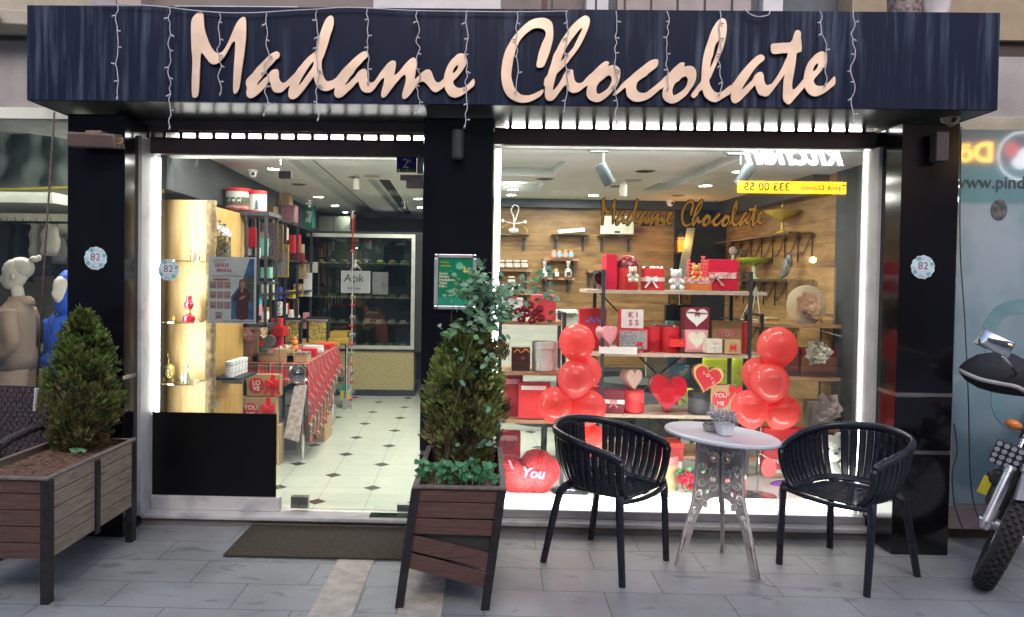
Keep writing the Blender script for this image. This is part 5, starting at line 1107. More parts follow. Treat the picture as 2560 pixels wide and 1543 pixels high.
def mannequin(label, o, rz, cloth, hooded=False):
    t = thing('mannequin', label, 'mannequin', o, rz=rz)
    b = B(); head(b); b.tf(TR(0, 0, 1.40)); b.tube([(.012, 0, 1.30), (.010, 0, 1.36), (-.004, 0, 1.43)], n=14, rr=[.055, .040, .040])
    for s_ in (-1, 1): b.ball((.0, s_ * .070, 1.49), .016, 8, 6, sc=(1, .4, 1.5)); b.ball((-.078, s_ * .028, 1.512), .012, 8, 6, sc=(.5, 1, .5))
    b.ball((-.098, 0, 1.447), .012, 8, 6, sc=(.5, 1.5, .4)); b.ball((-.102, 0, 1.480), .010, 8, 6, sc=(1, .8, 1.2))
    obj('body', b, M_MQ, t, smooth='all')
    if hooded:
        obj('hood', B().loft([ell((.03, 0, 1.30), .10, .10), ell((.035, 0, 1.40), .105, .105), ell((.04, 0, 1.50), .10, .105), ell((.035, 0, 1.60), .085, .088), ell((.03, 0, 1.655), .03, .03)]), cloth, t, smooth='all')
    else:
        h_ = B().ball((.026, 0, 1.55), .090, 18, 12, sc=(1, .80, .88)).ball((.115, 0, 1.615), .030, 12, 8, sc=(1.2, 1, .8)).ball((.140, .01, 1.625), .022, 10, 6)
        obj('hair', h_, mat('moulded grey hair', (.36, .35, .30), .45, bump=.6, bscale=30), t, smooth='all')
    rg = [ell((0, 0, .84), .125, .165), ell((.0, 0, .92), .130, .170), ell((-.005, 0, 1.0), .120, .155), ell((-.01, 0, 1.12), .125, .17), ell((-.005, 0, 1.22), .115, .185), ell((.005, 0, 1.28), .085, .16), ell((.01, 0, 1.32), .065, .085), ell((.012, 0, 1.345), .060, .065)]
    obj('sweatshirt', B().loft(rg), cloth, t, smooth='all')
    if not hooded: obj('hood', B().lathe([(.050, 0), (.075, -.02), (.085, -.06), (.05, -.05), (.05, 0)], 20, (.035, 0, 1.352), sx=1.0), cloth, t, smooth='all')
    for s_ in (-1, 1):
        ar = [(.01, s_ * .175, 1.25), (.03, s_ * .215, 1.14), (.05, s_ * .225, 1.03), (-.03, s_ * .20, .95), (-.10, s_ * .12, .93)]
        obj('sleeve', B().tube(smoothline(ar, 4, False), n=12, rr=[.055] * 5 + [.052] * 4 + [.046] * 4 + [.040] * 4), cloth, t, smooth='all')
    obj('pouch', B().loft([ell((-.10, 0, .90), .05, .12), ell((-.115, 0, .96), .045, .12), ell((-.105, 0, 1.0), .03, .09)]), cloth, t, smooth='all')
    for s_ in (-1, 1):
        obj('trouser_leg', B().loft([ell((0, s_ * .07, .84), .105, .085), ell((0, s_ * .08, .6), .085, .078), ell((0, s_ * .08, .3), .075, .07), ell((0, s_ * .08, .13), .07, .065)]), cloth if not hooded else M_GR[4], t, smooth='all')
        obj('drawstring', B().tube([(-.062, s_ * .02, 1.34), (-.105, s_ * .025, 1.30), (-.128, s_ * .025, 1.22), (-.135, s_ * .025, 1.16)], .0035, 5), M_LB, t)
    return t
a = P(42, 690, 5.2)
mannequin('beige tracksuit mannequin with a hair bun in profile, in the clothes shop window', (a.x, a.y, .045), R(12), M_HOOD)
a = P(163, 700, 5.35)
mannequin('mannequin in a bright blue hooded jacket half hidden by the left pillar', (a.x, a.y, .03), R(68), M_BLUE, True).scale = (.94, .94, .94)

# ================================================================== motorcycle (front end in view)
M_TY = mat('tyre rubber', (.035, .032, .036), .8, var=.3, scale=40); M_FK = mat('silver fork', (.55, .55, .60), .3, metal=.8); M_CHR = mat('chrome', (.75, .75, .76), .12, metal=1)
gw = G(2462, 1464); RW = .325
mo = thing('motorcycle', 'parked trail motorcycle with knobbly front tyre and black handlebar muffs at the right edge', 'motorcycle', (gw.x, gw.y + .03, 0), rot=(0, R(19), R(-37)))
b = B()   # tyre
tr = .050
for i in range(48):
    pass
rings = []
for i in range(49):
    a = i / 48 * 2 * math.pi; rings.append([((tr * math.cos(k * math.pi / 6)), (RW - tr + tr * math.sin(k * math.pi / 6)) * math.cos(a), RW + (RW - tr + tr * math.sin(k * math.pi / 6)) * math.sin(a)) for k in range(12)])
b.loft(rings, cap=False)
for i in range(44):
    for j, (xx, rr_) in enumerate(((-.036, RW - .016), (0, RW - .0), (.036, RW - .016), (-.018, RW - .003), (.018, RW - .003))):
        a = (i + (.5 if j > 2 else 0)) / 44 * 2 * math.pi; q = B().box(-.0095, .0095, -.011, .011, -.004, .010).tf(TR(xx, 0, 0) @ TR(0, rr_ * math.cos(a), RW + rr_ * math.sin(a), rx=a - math.pi / 2)); b.add(q.v, q.f)
tyw = obj('wheel', B().lathe([(.225, -.03), (.235, -.03), (.235, .03), (.225, .03), (.225, -.03)], 40, (0, 0, RW), ax='X').cyl(.03, .12, (-.06, 0, RW), 16, ax='X'), M_FK, mo, smooth=True)
obj('tyre', b, M_TY, tyw, smooth=True)
b = B()
for i in range(36):
    a = i / 36 * 6.283; b.tube([((-1) ** i * .03, .028 * math.cos(a + .5), RW + .028 * math.sin(a + .5)), ((-1) ** i * .01, .228 * math.cos(a), RW + .228 * math.sin(a))], .0015, 4)
obj('spokes', b, M_CHR, tyw)
top = Vector((0, .30, .98))
for s_ in (-1, 1):
    x = s_ * .095; a = Vector((x, -.02, RW)); d = (Vector((x, top.y, top.z)) - a)
    f_ = obj('fork_leg', B().tube([a + d * -.03, a + d * .42], n=14, rr=[.024, .026]).tube([a + d * -.06, a + d * -.01], n=12, rr=[.02, .03]).tube([a + d * .39, a + d * .44], n=14, rr=[.030, .030]), M_FK, mo, smooth=True)
    obj('fork_tube', B().tube([a + d * .42, a + d * 1.02], n=14, rr=[.018, .018]), M_CHR, f_, smooth=True); obj('fork_clamp', B().tube([a + d * .72, a + d * .76], n=14, rr=[.027, .027]), M_CHR, f_, smooth=True)
obj('mudguard', B().loft([[(xx * (1 - .3 * abs(k - 3) / 3), .02 + (RW + .045) * math.cos(a), RW + (RW + .045 - abs(xx) * .4) * math.sin(a)) for xx in (-.07, -.04, 0, .04, .07, .05, 0, -.05)] for k, a in enumerate([R(140 - i * 17) for i in range(7)])]), mat('clear smoked plastic', (.28, .28, .31), .15, spec=.8), mo, smooth='all')
obj('axle', B().cyl(.012, .26, (-.13, -.02, RW), 12, ax='X'), M_FK, mo)
obj('triple_clamp', B().box(-.12, .12, top.y - .06, top.y + .03, top.z - .05, top.z - .02).box(-.12, .12, top.y - .11, top.y - .02, top.z - .22, top.z - .19), M_LB, mo, bevel=.006)
hb = obj('handlebar', B().tube(smoothline([(-.42, .34, 1.04), (-.25, .28, 1.06), (-.10, .27, 1.0), (.10, .27, 1.0), (.25, .28, 1.06), (.42, .34, 1.04)], 4, False), .012, 8), M_LB, mo, smooth='all')
M_MUFF = mat('black muff fabric', (.018, .02, .028), .75, var=.2, scale=30, bump=.4)
for s_ in (-1, 1):
    rg = []
    for x, ry, rz_, cz_ in ((.10, .03, .04, 1.03), (.15, .055, .07, 1.03), (.22, .085, .115, 1.04), (.30, .105, .135, 1.035), (.38, .105, .125, 1.02), (.45, .075, .09, 1.01), (.49, .035, .04, 1.0), (.50, .01, .01, 1.0)):
        rg.append([(s_ * x, .28 + ry * math.cos(k * math.pi / 9), cz_ + rz_ * (1 if math.sin(k * math.pi / 9) > 0 else .75) * math.sin(k * math.pi / 9)) for k in range(18)])
    mf = obj('handlebar_muff', B().loft(rg), M_MUFF, mo, smooth='all')
    sp_ = [(s_ * x, .28 - ry * 1.0 * .93 - .006, cz_ - rz_ * .32) for x, ry, rz_, cz_ in ((.15, .055, .02, 1.0), (.22, .085, .05, 1.03), (.30, .105, .105, 1.035), (.38, .105, .10, 1.02), (.45, .075, .075, 1.01), (.495, .02, .04, 1.0))]
    obj('reflective_band', B().loft([[(p[0], p[1] - .003, p[2] - .011), (p[0], p[1] - .003, p[2] + .011), (p[0], p[1] + .02, p[2] + .011), (p[0], p[1] + .02, p[2] - .011)] for p in smoothline(sp_, 3, False)]), mat('grey reflective tape', (.42, .40, .42), .5), mf, smooth='all')
    mr_ = obj('mirror', B().loft([[(-.075 * q, 0, -.035 * q), (.075 * q, 0, -.048 * q), (.08 * q, 0, .030 * q), (-.06 * q, 0, .052 * q)] if k == 0 else [(-.075 * q, y_, -.035 * q), (.075 * q, y_, -.048 * q), (.08 * q, y_, .030 * q), (-.06 * q, y_, .052 * q)] for k, (q, y_) in enumerate(((1, 0), (1.02, -.015), (.85, -.03), (.3, -.045)))]), M_CHR, mo, (s_ * .16, .22, 1.31), smooth=True)
    obj('mirror_glass', B().hexa([(-.070, .001, -.032), (.07, .001, -.044), (.07, .003, -.044), (-.07, .003, -.032), (-.055, .001, .047), (.074, .001, .026), (.074, .003, .026), (-.055, .003, .047)]), M_CHR, mr_)
    if s_ > 0: obj('mirror_stem', B().tube([(s_ * .24, .26, 1.07), (s_ * .205, .235, 1.20), (s_ * .17, .21, 1.285)], .006, 8), M_CHR, mo, smooth='all')
    if s_ < 0: MIR = mr_
    ind = obj('indicator', B().tube([(s_ * .06, .18, .80), (s_ * .13, .16, .82)], .010, 8), M_LB, mo, smooth='all')
    obj('indicator_lens', B().ball((s_ * .165, .155, .825), .036, 14, 10, sc=(1.1, .8, .75)), mat('orange lens', (.75, .22, .03), .2, coat=.4), ind, smooth='all')
bpy.context.view_layer.update(); v_ = mo.matrix_world.inverted() @ P(2486, 856, 3.62); MIR.location = v_
obj('mirror_stem', B().tube([(-.24, .26, 1.07), tuple(v_ + Vector((.055, 0, -.05)))], .006, 8), M_CHR, mo, smooth='all')
lt = obj('work_light', B().box(-.20, -.07, .10, .14, .60, .73), M_LB, mo, bevel=.006)
b = B()
for i in range(4):
    for j in range(4): b.cyl(.013, .006, (-.184 + i * .033, .097, .617 + j * .032), 10, ax='Y')
obj('led_cells', b, mat('led cell', (.55, .58, .62), .15, metal=.5), lt)
obj('headlight', B().lathe([(.02, .06), (.07, .04), (.085, 0), (.08, -.01), (1e-4, -.02)], 24, ax='Y').tf(TR(0, .16, .80)), mat('dark lens glass', (.05, .05, .06), .08, coat=.5), mo, smooth=True)
obj('horn', B().lathe([(.03, .03), (.048, .01), (.048, 0), (1e-4, -.006)], 20, ax='Y').tf(TR(-.13, .13, .53)), M_LB, mo, smooth=True)
obj('yellow_tag', B().box(-.185, -.14, .11, .115, .42, .52), mat('yellow tag', (.60, .50, .03), .6), mo)
obj('fuel_tank', B().loft([ell((0, .35, .80), .05, .04), ell((0, .52, .78), .12, .12), ell((0, .60, .90), .13, .2), ell((0, .55, .99), .09, .15), ell((0, .52, 1.02), .03, .05)]), mat('maroon plum paint', (.10, .012, .03), .25, coat=.6), mo, smooth='all')
obj('seat', B().box(-.11, .11, .75, 1.25, .82, .90), M_MUFF, mo, bevel=.03); obj('engine', B().box(-.13, .13, .38, .75, .30, .62), mat('engine grey', (.14, .14, .15), .4, metal=.6), mo, bevel=.03)
obj('frame', B().bar((0, .30, .90), (0, .42, .35), .04).bar((0, .42, .35), (0, .95, .35), .04).bar((0, .95, .35), (0, 1.1, .80), .04), M_LB, mo)
rw = obj('wheel', B().lathe([(.225, -.03), (.235, -.03), (.235, .03), (.225, .03), (.225, -.03)], 32, (0, 1.35, RW), ax='X').cyl(.03, .12, (-.06, 1.35, RW), 16, ax='X'), M_FK, mo, smooth=True)
obj('tyre', B().loft([[(p[0], p[1] + 1.35, p[2]) for p in r] for r in rings], cap=False), M_TY, rw, smooth=True)

# ================================================================== opposite side of the street (seen only in reflections)
struct('opposite_wall', B().box(-14, 14, -9.9, -9.6, 0, 7.5), mat('opposite wall', (.16, .155, .15), .8, var=.3, scale=1))
op = thing('opposite_shop', 'shop across the street with lit white script and yellow phone band', 'shop', (0, -9.55, 0))
obj('wall', B().box(3.0, 12, -.04, 0, 2.9, 4.5), mat('opposite fascia grey', (.09, .09, .10), .4), op)
obj('entrance', B().box(3.6, 8, -.04, .02, .0, 2.6), mat('dim entrance', (.05, .04, .035), .4), op)
DV = 4.65 + 9.5
a, c = P(1846, 452, DV), P(2131, 485, DV)
obj('yellow_band', B().box(a.x, c.x, .01, .05, c.z, a.z), emis('lit yellow band', (1, .45, .01), 11), op)
M_BT = mat('band text', (.01, .01, .01), .6)
RT = (R(90), 0, R(180))
def rtext(nm_, s_, size, m, px, py, bold=0, shear=0): 
    p = P(px, py, DV - .06); return text(nm_, s_, size, m, op, (p.x, .058, p.z), rot=RT, ext=.003, bold=bold, shear=shear)
rtext('phone_number', '333 00 55', .215, M_BT, 1920, 467, .01); rtext('words', 'Tavuk Döneri', .15, M_BT, 2063, 469, .01)
rtext('script', 'kitchen', .62, emis('lit white script', (.85, .92, 1), 8), 1992, 384, .035, .35)
rtext('letters', 'Dö', .50, emis('lit amber letters', (1, .50, .05), 13), 2432, 385, .03)
p = P(2548, 392, DV - .05); em = B().lathe([(.46, 0), (.46, .01), (.42, .01), (.42, 0), (.46, 0)], 40, ax='Y')
obj('emblem_ring', em.tf(TR(p.x, .05, p.z)), emis('lit emblem', (.9, .9, .95), 5), op)
obj('emblem_body', B().ball((p.x + .12, .05, p.z), .22, 16, 10, sc=(1, .1, .8)).ball((p.x - .02, .05, p.z - .12), .16, 14, 8, sc=(1.1, .1, .8)), MATS['lit emblem'], op, smooth='all')
obj('emblem_comb', B().ball((p.x - .2, .05, p.z + .12), .13, 14, 8, sc=(1, .1, 1.2)), emis('lit red', (.8, .05, .06), 4), op, smooth='all')
obj('window_lamp', B().ball(tuple(P(2030, 645, DV) - Vector((0, -9.55, 0)) - Vector((0, 0, 0)))[:0] or (P(2030, 650, DV).x, .1, P(2030, 650, DV).z), .06), emis('lamp bulb warm', (1, .6, .25), 30), op)
for nm_, (x0, x1, z0, z1), c_ in (('shop_front_glow', (4.2, 6.8, .5, 2.2), (.6, .42, .25)), ):
    obj(nm_, B().box(5.7, 6.6, .03, .06, .9, 1.9), emis('warm shop glow', (1, .62, .3), .5), op)
# ================================================================== inside the shop
def cm(nm_, c, r=.55, **k): return mat(nm_, c, r, **k)
RED = cm('gift red', (.48, .008, .016)); RED2 = cm('gift bright red', (.62, .02, .02)); MAR = cm('gift maroon', (.17, .008, .022)); CRM = cm('crimson velvet', (.55, .0, .03), .85)
WHT = cm('gift white', (.70, .70, .69)); KRF = cm('kraft card', (.42, .28, .14), .8, bump=.1); PNK = cm('gift pink', (.66, .28, .32)); MNT = cm('mint card', (.22, .58, .45)); TEA = cm('teal card', (.02, .28, .19))
BLKC = cm('gift black', (.02, .02, .025)); GRYC = cm('gift grey', (.30, .30, .31)); CREAM = cm('gift cream', (.62, .58, .48)); GLD = cm('gold foil', (.62, .42, .08), .3, metal=.7, bump=1, bscale=60); ORG = cm('gift orange', (.70, .20, .04))
SLV = cm('silver shine', (.70, .70, .68), .2, metal=.9); BLU = cm('sky blue card', (.16, .45, .60)); BRN = cm('brown leather', (.07, .02, .018), .4); YGR = cm('lime upholstery', (.42, .50, .03), .8); PRP = cm('purple plush', (.13, .03, .30), .9)
RIB = cm('white ribbon', (.74, .70, .72), .3); RIBR = cm('red ribbon', (.68, .015, .03), .35); IRN = cm('rack black steel', (.028, .03, .038), .45); SHW = wood('rack shelf oak', (.30, .22, .17), (.52, .42, .34), (4, 4, 30), .5, None, False); SHB = wood('warm shelf wood', (.26, .13, .06), (.48, .28, .14), (4, 4, 30), .5, None, False)
def rect(px0, py0, px1, py1, d):
    a, c = P(px0, py0, d), P(px1, py1, d); return (a.x + c.x) / 2, a.z, c.z, abs(c.x - a.x)
def heart(w_, h_, n=40):
    o = []
    for i in range(n):
        t_ = 2 * math.pi * i / n; x = 16 * math.sin(t_) ** 3; y = 13 * math.cos(t_) - 5 * math.cos(2 * t_) - 2 * math.cos(3 * t_) - math.cos(4 * t_)
        o.append((x / 32 * w_, (y + 17) / 29 * h_))
    return o
def bow(par, x, y, z, s_, m, name_='bow'):
    b = B()
    for sg in (-1, 1):
        b.loft([[(x + sg * q * s_, y - .25 * s_ + e * s_ * .3, z + v * s_) for e, v in ((0, -hh), (0, hh), (1, hh), (1, -hh))] for q, hh in ((.05, .10), (.35, .30), (.62, .34), (.66, .05))])
        b.loft([[(x + sg * q * s_ * .8 + e * s_ * .14, y - .1 * s_, z - q * s_ * 1.1 - .05 * s_) for e in (-1, 1)] + [(x + sg * q * s_ * .8 + e * s_ * .14, y - .1 * s_ + .002, z - q * s_ * 1.1 - .05 * s_) for e in (1, -1)] for q in (.05, .5, .9)])
    b.ball((x, y - .2 * s_, z), .13 * s_, 8, 6); return obj(name_, b, m, par)
def gbox(label, r_, d, dep, m, lid=None, ribbon=None, tilt=0, name_='gift_box', cat='gift box', bowm=None, lh=.28, bev=.003, group=None):
    x, z1, z0, w_ = rect(*r_, d); h_ = z1 - z0; t = thing(name_, label, cat, (x, d - 4.65, z0), rz=tilt, group=group)
    obj('box', B().box(-w_ / 2 + .002, w_ / 2 - .002, 0, dep, 0, h_ * (1 - (lh if lid else 0))), m, t, bevel=bev)
    if lid: obj('lid', B().box(-w_ / 2, w_ / 2, -.002, dep + .002, h_ * (1 - lh) + .0005, h_), lid, t, bevel=bev)
    if ribbon: obj('ribbon', B().box(-w_ / 2 - .001, w_ / 2 + .001, -.004, dep + .003, h_ * .42, h_ * .56), ribbon, t)
    if bowm: bow(t, 0, -.006, h_ * .5, min(w_, h_) * .34, bowm)
    t['w'] = w_; return t, w_, h_
def strip_meta(t): del t['w']
def fin(q): strip_meta(q[0]); return q
def cyl(label, r_, d, m, lid=None, ribbon=None, bowm=None, name_='round_box', cat='gift box', lh=.2, sy=1, group=None):
    x, z1, z0, w_ = rect(*r_, d); h_ = z1 - z0; R_ = w_ / 2; t = thing(name_, label, cat, (x, d - 4.65 + R_ * sy, z0), group=group)
    obj('box', B().lathe([(R_ * .97, 0), (R_ * .97, h_ * (1 - (lh if lid else 0)))], 36, sy=sy), m, t, smooth=True, bevel=.002)
    if lid: obj('lid', B().lathe([(R_, h_ * (1 - lh) + .0005), (R_, h_ - .003), (R_ * .97, h_)], 36, sy=sy), lid, t, smooth=True)
    if ribbon: obj('ribbon', B().lathe([(R_ * 1.0, h_ * .42), (R_ * 1.0, h_ * .60)], 36, sy=sy), ribbon, t, smooth=True)
    if bowm: bow(t, -R_ * .35, -R_ * sy - .004, h_ * .52, R_ * .7, bowm)
    return t, w_, h_
def hbox(label, r_, d, dep, m, lidm, tilt=0, roll=0, name_='heart_box', textl=None):
    x, z1, z0, w_ = rect(*r_, d); h_ = z1 - z0; t = thing(name_, label, 'heart box', (x, d - 4.65, z0), rot=(0, roll, tilt))
    obj('box', B().prism([(q[0] * .96, q[1] * .96 + h_ * .02) for q in heart(w_, h_)], dep * .35, dep), m, t, smooth=True)
    obj('lid', B().prism(heart(w_, h_), 0, dep * .45), lidm, t, smooth=True, bevel=.003); return t, w_, h_
def teddy(label, r_, d, m, bowm, name_='teddy_bear', nose=BLKC, shirt=None):
    x, z1, z0, w_ = rect(*r_, d); h_ = z1 - z0; t = thing(name_, label, 'teddy bear', (x, d - 4.65 + h_ * .25, z0)); s = h_
    b = B().ball((0, 0, .33 * s), .25 * s, 18, 12, sc=(1, .85, 1.1)).ball((0, -.02 * s, .74 * s), .235 * s, 20, 14, sc=(1.08, .9, .95))
    for g in (-1, 1):
        b.ball((g * .19 * s, .02 * s, .92 * s), .085 * s, 12, 8, sc=(1, .6, 1)).ball((g * .20 * s, -.24 * s, .13 * s), .135 * s, 14, 10, sc=(.95, 1.15, .95))
        b.tube([(g * .17 * s, -.02 * s, .50 * s), (g * .29 * s, -.12 * s, .40 * s), (g * .27 * s, -.22 * s, .33 * s)], n=10, rr=[.085 * s, .09 * s, .075 * s])
    b.ball((0, -.20 * s, .70 * s), .095 * s, 12, 8, sc=(1, .8, .8)); bd = obj('body', b, m, t, smooth='all')
    e_ = B()
    for g in (-1, 1): e_ = B().ball((g * .085 * s, -.215 * s, .78 * s), .021 * s, 8, 6); obj('eye', e_, nose, t, smooth='all')
    obj('nose', B().ball((0, -.285 * s, .725 * s), .028 * s, 8, 6, sc=(1.3, .8, .9)), nose, t, smooth='all')
    if bowm: bow(t, 0, -.22 * s, .53 * s, .16 * s, bowm)
    if shirt: obj('shirt', B().ball((0, -.01 * s, .34 * s), .262 * s, 16, 12, sc=(1, .87, .85)), shirt, t, smooth='all')
    return t, w_, h_
def bag(label, r_, d, dep, m, handle=None, name_='gift_bag', tagm=None, flip=0):
    x, z1, z0, w_ = rect(*r_, d); h_ = z1 - z0; t = thing(name_, label, 'gift bag', (x, d - 4.65, z0))
    obj('bag_body', B().hexa([(-w_ / 2, 0, 0), (w_ / 2, 0, 0), (w_ / 2, dep, 0), (-w_ / 2, dep, 0), (-w_ / 2, .01, h_), (w_ / 2, .01, h_), (w_ / 2, dep - .01, h_), (-w_ / 2, dep - .01, h_)]), m, t, bevel=.002)
    if handle: obj('handle', B().tube(smoothline([(-w_ * .2, .005, h_ * .95), (-w_ * .18, -.01, h_ * (1.1 if not flip else .7)), (w_ * .18, -.01, h_ * (1.1 if not flip else .7)), (w_ * .2, .005, h_ * .95)], 4, False), .004, 6), handle, t, smooth='all')
    if tagm: obj('tag', B().box(-w_ * .42, w_ * .35, -.004, -.001, h_ * .82, h_ * .93), tagm, t)
    return t, w_, h_
def jar(label, px, py, d, hpx, wpx, body, lidm, labm, group=None, name_='jar', cat='jar'):
    x, z1, z0, w_ = rect(px - wpx / 2, py - hpx, px + wpx / 2, py, d); h_ = z1 - z0; r_ = w_ / 2; t = thing(name_, label, cat, (x, d - 4.65 + r_, z0), group=group)
    obj('glass_body', B().lathe([(r_ * .9, 0), (r_, h_ * .06), (r_, h_ * .72), (r_ * .82, h_ * .82)], 20), body, t, smooth=True)
    obj('lid', B().lathe([(r_ * .88, h_ * .82), (r_ * .9, h_ * .98), (r_ * .85, h_)], 20), lidm, t, smooth=True)
    obj('label', B().lathe([(r_ * 1.01, h_ * .16), (r_ * 1.01, h_ * .62)], 20), labm, t, smooth=True); return t
LG = cm('lantern label print', (.55, .52, .46), var=.5, scale=90)
# ---- ceiling downlights
ON = emis('lamp disc', (1, .96, .88), 80); OFFD = cm('unlit lamp well', (.20, .19, .17), .3); RIM_ = cm('lamp rim', (.35, .32, .27), .35, metal=.6)
lit = [(683, 422, 1, 38), (747, 461, 0, 36), (796, 492, 1, 32), (838, 514, 1, 26), (863, 531, 1, 20), (885, 443, 0, 30), (1045, 497, 1, 28), (1050, 518, 1, 22), (1363, 447, 0, 44), (1282, 473, 1, 36), (1278, 487, 1, 32), (1484, 488, 1, 34), (1540, 466, 0, 36), (1613, 428, 0, 50), (1842, 429, 1, 30), (1764, 464, 1, 40), (1695, 489, 0, 30)]
words_ = ['nearest the left wall', 'unlit one second from the left wall', 'third along the left wall', 'fourth along the left wall', 'fifth along the left wall', 'unlit one between the two ceiling slots', 'right of the open sign garland', 'smaller one right of the garland', 'unlit one at the left of the display window', 'upper lit one at far left of the display window', 'lower lit one at far left of the display window', 'lit one above the golden M on the glass', 'unlit one behind the hanging white cylinder', 'unlit large one between the two track spots', 'lit one behind the right track spot', 'lit one left of the right track spot', 'unlit one beside the dome camera at the back']
zc_ = 2.4485
for (px, py, on, wp), wd_ in zip(lit, words_):
    p = G(px, py, zc_); dd = (p - CAMP).dot(EY); r_ = wp / 2 / F * dd
    t = thing('downlight', 'recessed round ceiling downlight, ' + wd_, 'downlight', (p.x, p.y, zc_), group='recessed ceiling downlights')
    obj('rim', B().lathe([(r_, 0), (r_ * 1.02, -.004), (r_ * .80, -.006), (r_ * .78, 0), (r_, 0)], 28), RIM_, t, smooth=True)
    obj('lamp', B().lathe([(1e-4, -.001), (r_ * .77, -.001)][::-1], 28), ON if on else OFFD, t)
for i, (px, py, w_) in enumerate(((930, 440, 42), (1582, 451, 44))):
    p = G(px, py, zc_); r_ = w_ / 2 / F * (p - CAMP).dot(EY)
    obj('ceiling_speaker', B().lathe([(r_, 0), (r_, -.004), (1e-4, -.006)][::-1], 28), cm('speaker mesh', (.36, .35, .30), .7), loc=(p.x, p.y, zc_), L=('flat round ceiling speaker, ' + ('left one above the door' if i == 0 else 'right one above the display window'), 'speaker'))
for i, (px, y0, y1, w_) in enumerate(((891, 440, 474, 17), (1559, 452, 491, 18))):
    p = G(px, y0, zc_); dd = (p - CAMP).dot(EY); r_ = w_ / 2 / F * dd; h_ = zc_ - PI(px, y1, dd).z
    t = thing('pendant_lamp', 'small white cylinder lamp hanging from the ceiling, ' + ('left one seen through the door' if i == 0 else 'right one seen through the display window'), 'pendant lamp', (p.x, p.y, zc_))
    obj('shade', B().lathe([(r_ * .9, -h_), (r_, -h_ * .9), (r_, -h_ * .25), (r_ * .8, -h_ * .2)], 20), cm('frosted lamp shade', (.62, .60, .52), .4), t, smooth=True); obj('stem', B().cyl(r_ * .4, h_ * .2, (0, 0, -h_ * .2)), RIM_, t)
for i, (px, y0, y1, w_, lab) in enumerate(((632, 425, 448, 24, 'white dome camera on the ceiling near the christmas tins'), (1676, 487, 505, 20, 'white dome camera on the ceiling near the back corner'))):
    p = G(px, y0, zc_) if i == 0 else IF(0, 0, 0)
    if i: p = PI(px, y0, 7.9); p.z = zc_
    dd = (p - CAMP).dot(EY); r_ = w_ / 2 / F * dd; t = thing('dome_camera', lab, 'camera', (p.x, p.y, zc_))
    obj('base', B().lathe([(r_ * 1.1, -r_ * .5), (r_ * 1.2, 0)], 20), WHT, t, smooth=True); obj('dome', B().ball((0, 0, -r_ * .7), r_ * .9, 16, 10), WHT, t, smooth='all'); obj('lens', B().ball((r_ * .3, -r_ * .75, -r_ * .9), r_ * .35, 10, 8), BLKC, t, smooth='all')
for i, (pts, lab) in enumerate((((1450, 402, 1520, 416), 'dark ceiling vent, left of the left track spot'), ((1382, 457, 1442, 463), 'dark ceiling vent above the oval silver shelf'), ((1637, 440, 1700, 463), 'dark diagonal ceiling vent between the track spots'))):
    a, b_ = G(pts[0], pts[3], 2.519), G(pts[2], pts[3], 2.519); c_ = G(pts[2], pts[1], 2.519)
    obj('ceiling_vent', B().box(-abs(b_.x - a.x) / 2, abs(b_.x - a.x) / 2, 0, max(.12, min(.5, (c_.y - b_.y) if i != 2 else .9)), 0, .004), M_SLOT, loc=((a.x + b_.x) / 2, min(a.y, b_.y), 2.512), rz=A_I, L=(lab, 'vent'))
for x0, x1, d0, d1, lab in ((-1.16, -1.09, 5.0, 10.8, 'long narrow dark ceiling slot running to the back above the door'), (-.74, -.61, 6.7, 10.8, 'wider dark ceiling slot right of the long one, above the door'), (1.80, 1.90, 5.2, 7.1, 'dark slot in the right ceiling channel')):
    o = obj('ceiling_slot', B().box(x0, x1, d0, d1, 0, .006), M_SLOT, L=(lab, 'ceiling slot')); o.location = (CAMP.x, CAMP.y, 2.505); o.rotation_euler = (0, 0, A_I)
# general light of the room: panels that stand for the many small lamps sit inside the channels
for x_, d_, e_ in ((.4, 6.0, 26), (1.9, 6.3, 14), (-.7, 7.6, 26), (1.2, 7.4, 17), (-1.0, 5.6, 14), (-.7, 9.4, 9)):
    p = IF(x_, d_, 2.44); area('ceiling_lamp_light', tuple(p), .5, e_ * .9, (1, .965, .87))
# track spots
for lab, mx_, my_, cx_, cy_, sg in (('grey track spotlight at the left, tilted down right', 1496, 379, 1513, 436, 1), ('grey track spotlight at the right, tilted down left', 1838, 385, 1860, 440, -1)):
    p = P(mx_, my_, 4.95); q = P(cx_, cy_, 4.95); t = thing('track_spotlight', lab, 'spotlight', tuple(p)); M_TS = cm('spot grey metal', (.035, .045, .052), .55)
    obj('track_adapter', B().box(-.055, .065, -.02, .02, -.008, .020).box(-.075, -.02, -.015, .015, .004, .022), M_TS, t, bevel=.003); obj('arm', B().box(.028, .042, -.008, .008, -.075, -.008), M_TS, t)
    v = q - p; m4 = TR(v.x, 0, v.z, ry=R(-28 * sg)); c = obj('lamp_cylinder', B().lathe([(.030, -.075), (.0405, -.075), (.0405, .072), (.036, .075)], 28).tf(m4), M_TS, t, smooth=True)
    obj('lens', B().lathe([(.032, -.0755), (1e-4, -.070)], 20).tf(m4), cm('spot lens', (.5, .5, .45), .1, metal=.5), c)
    obj('track', B().box(-.3, .3, -.018, .018, .022, .05), WHT, t)

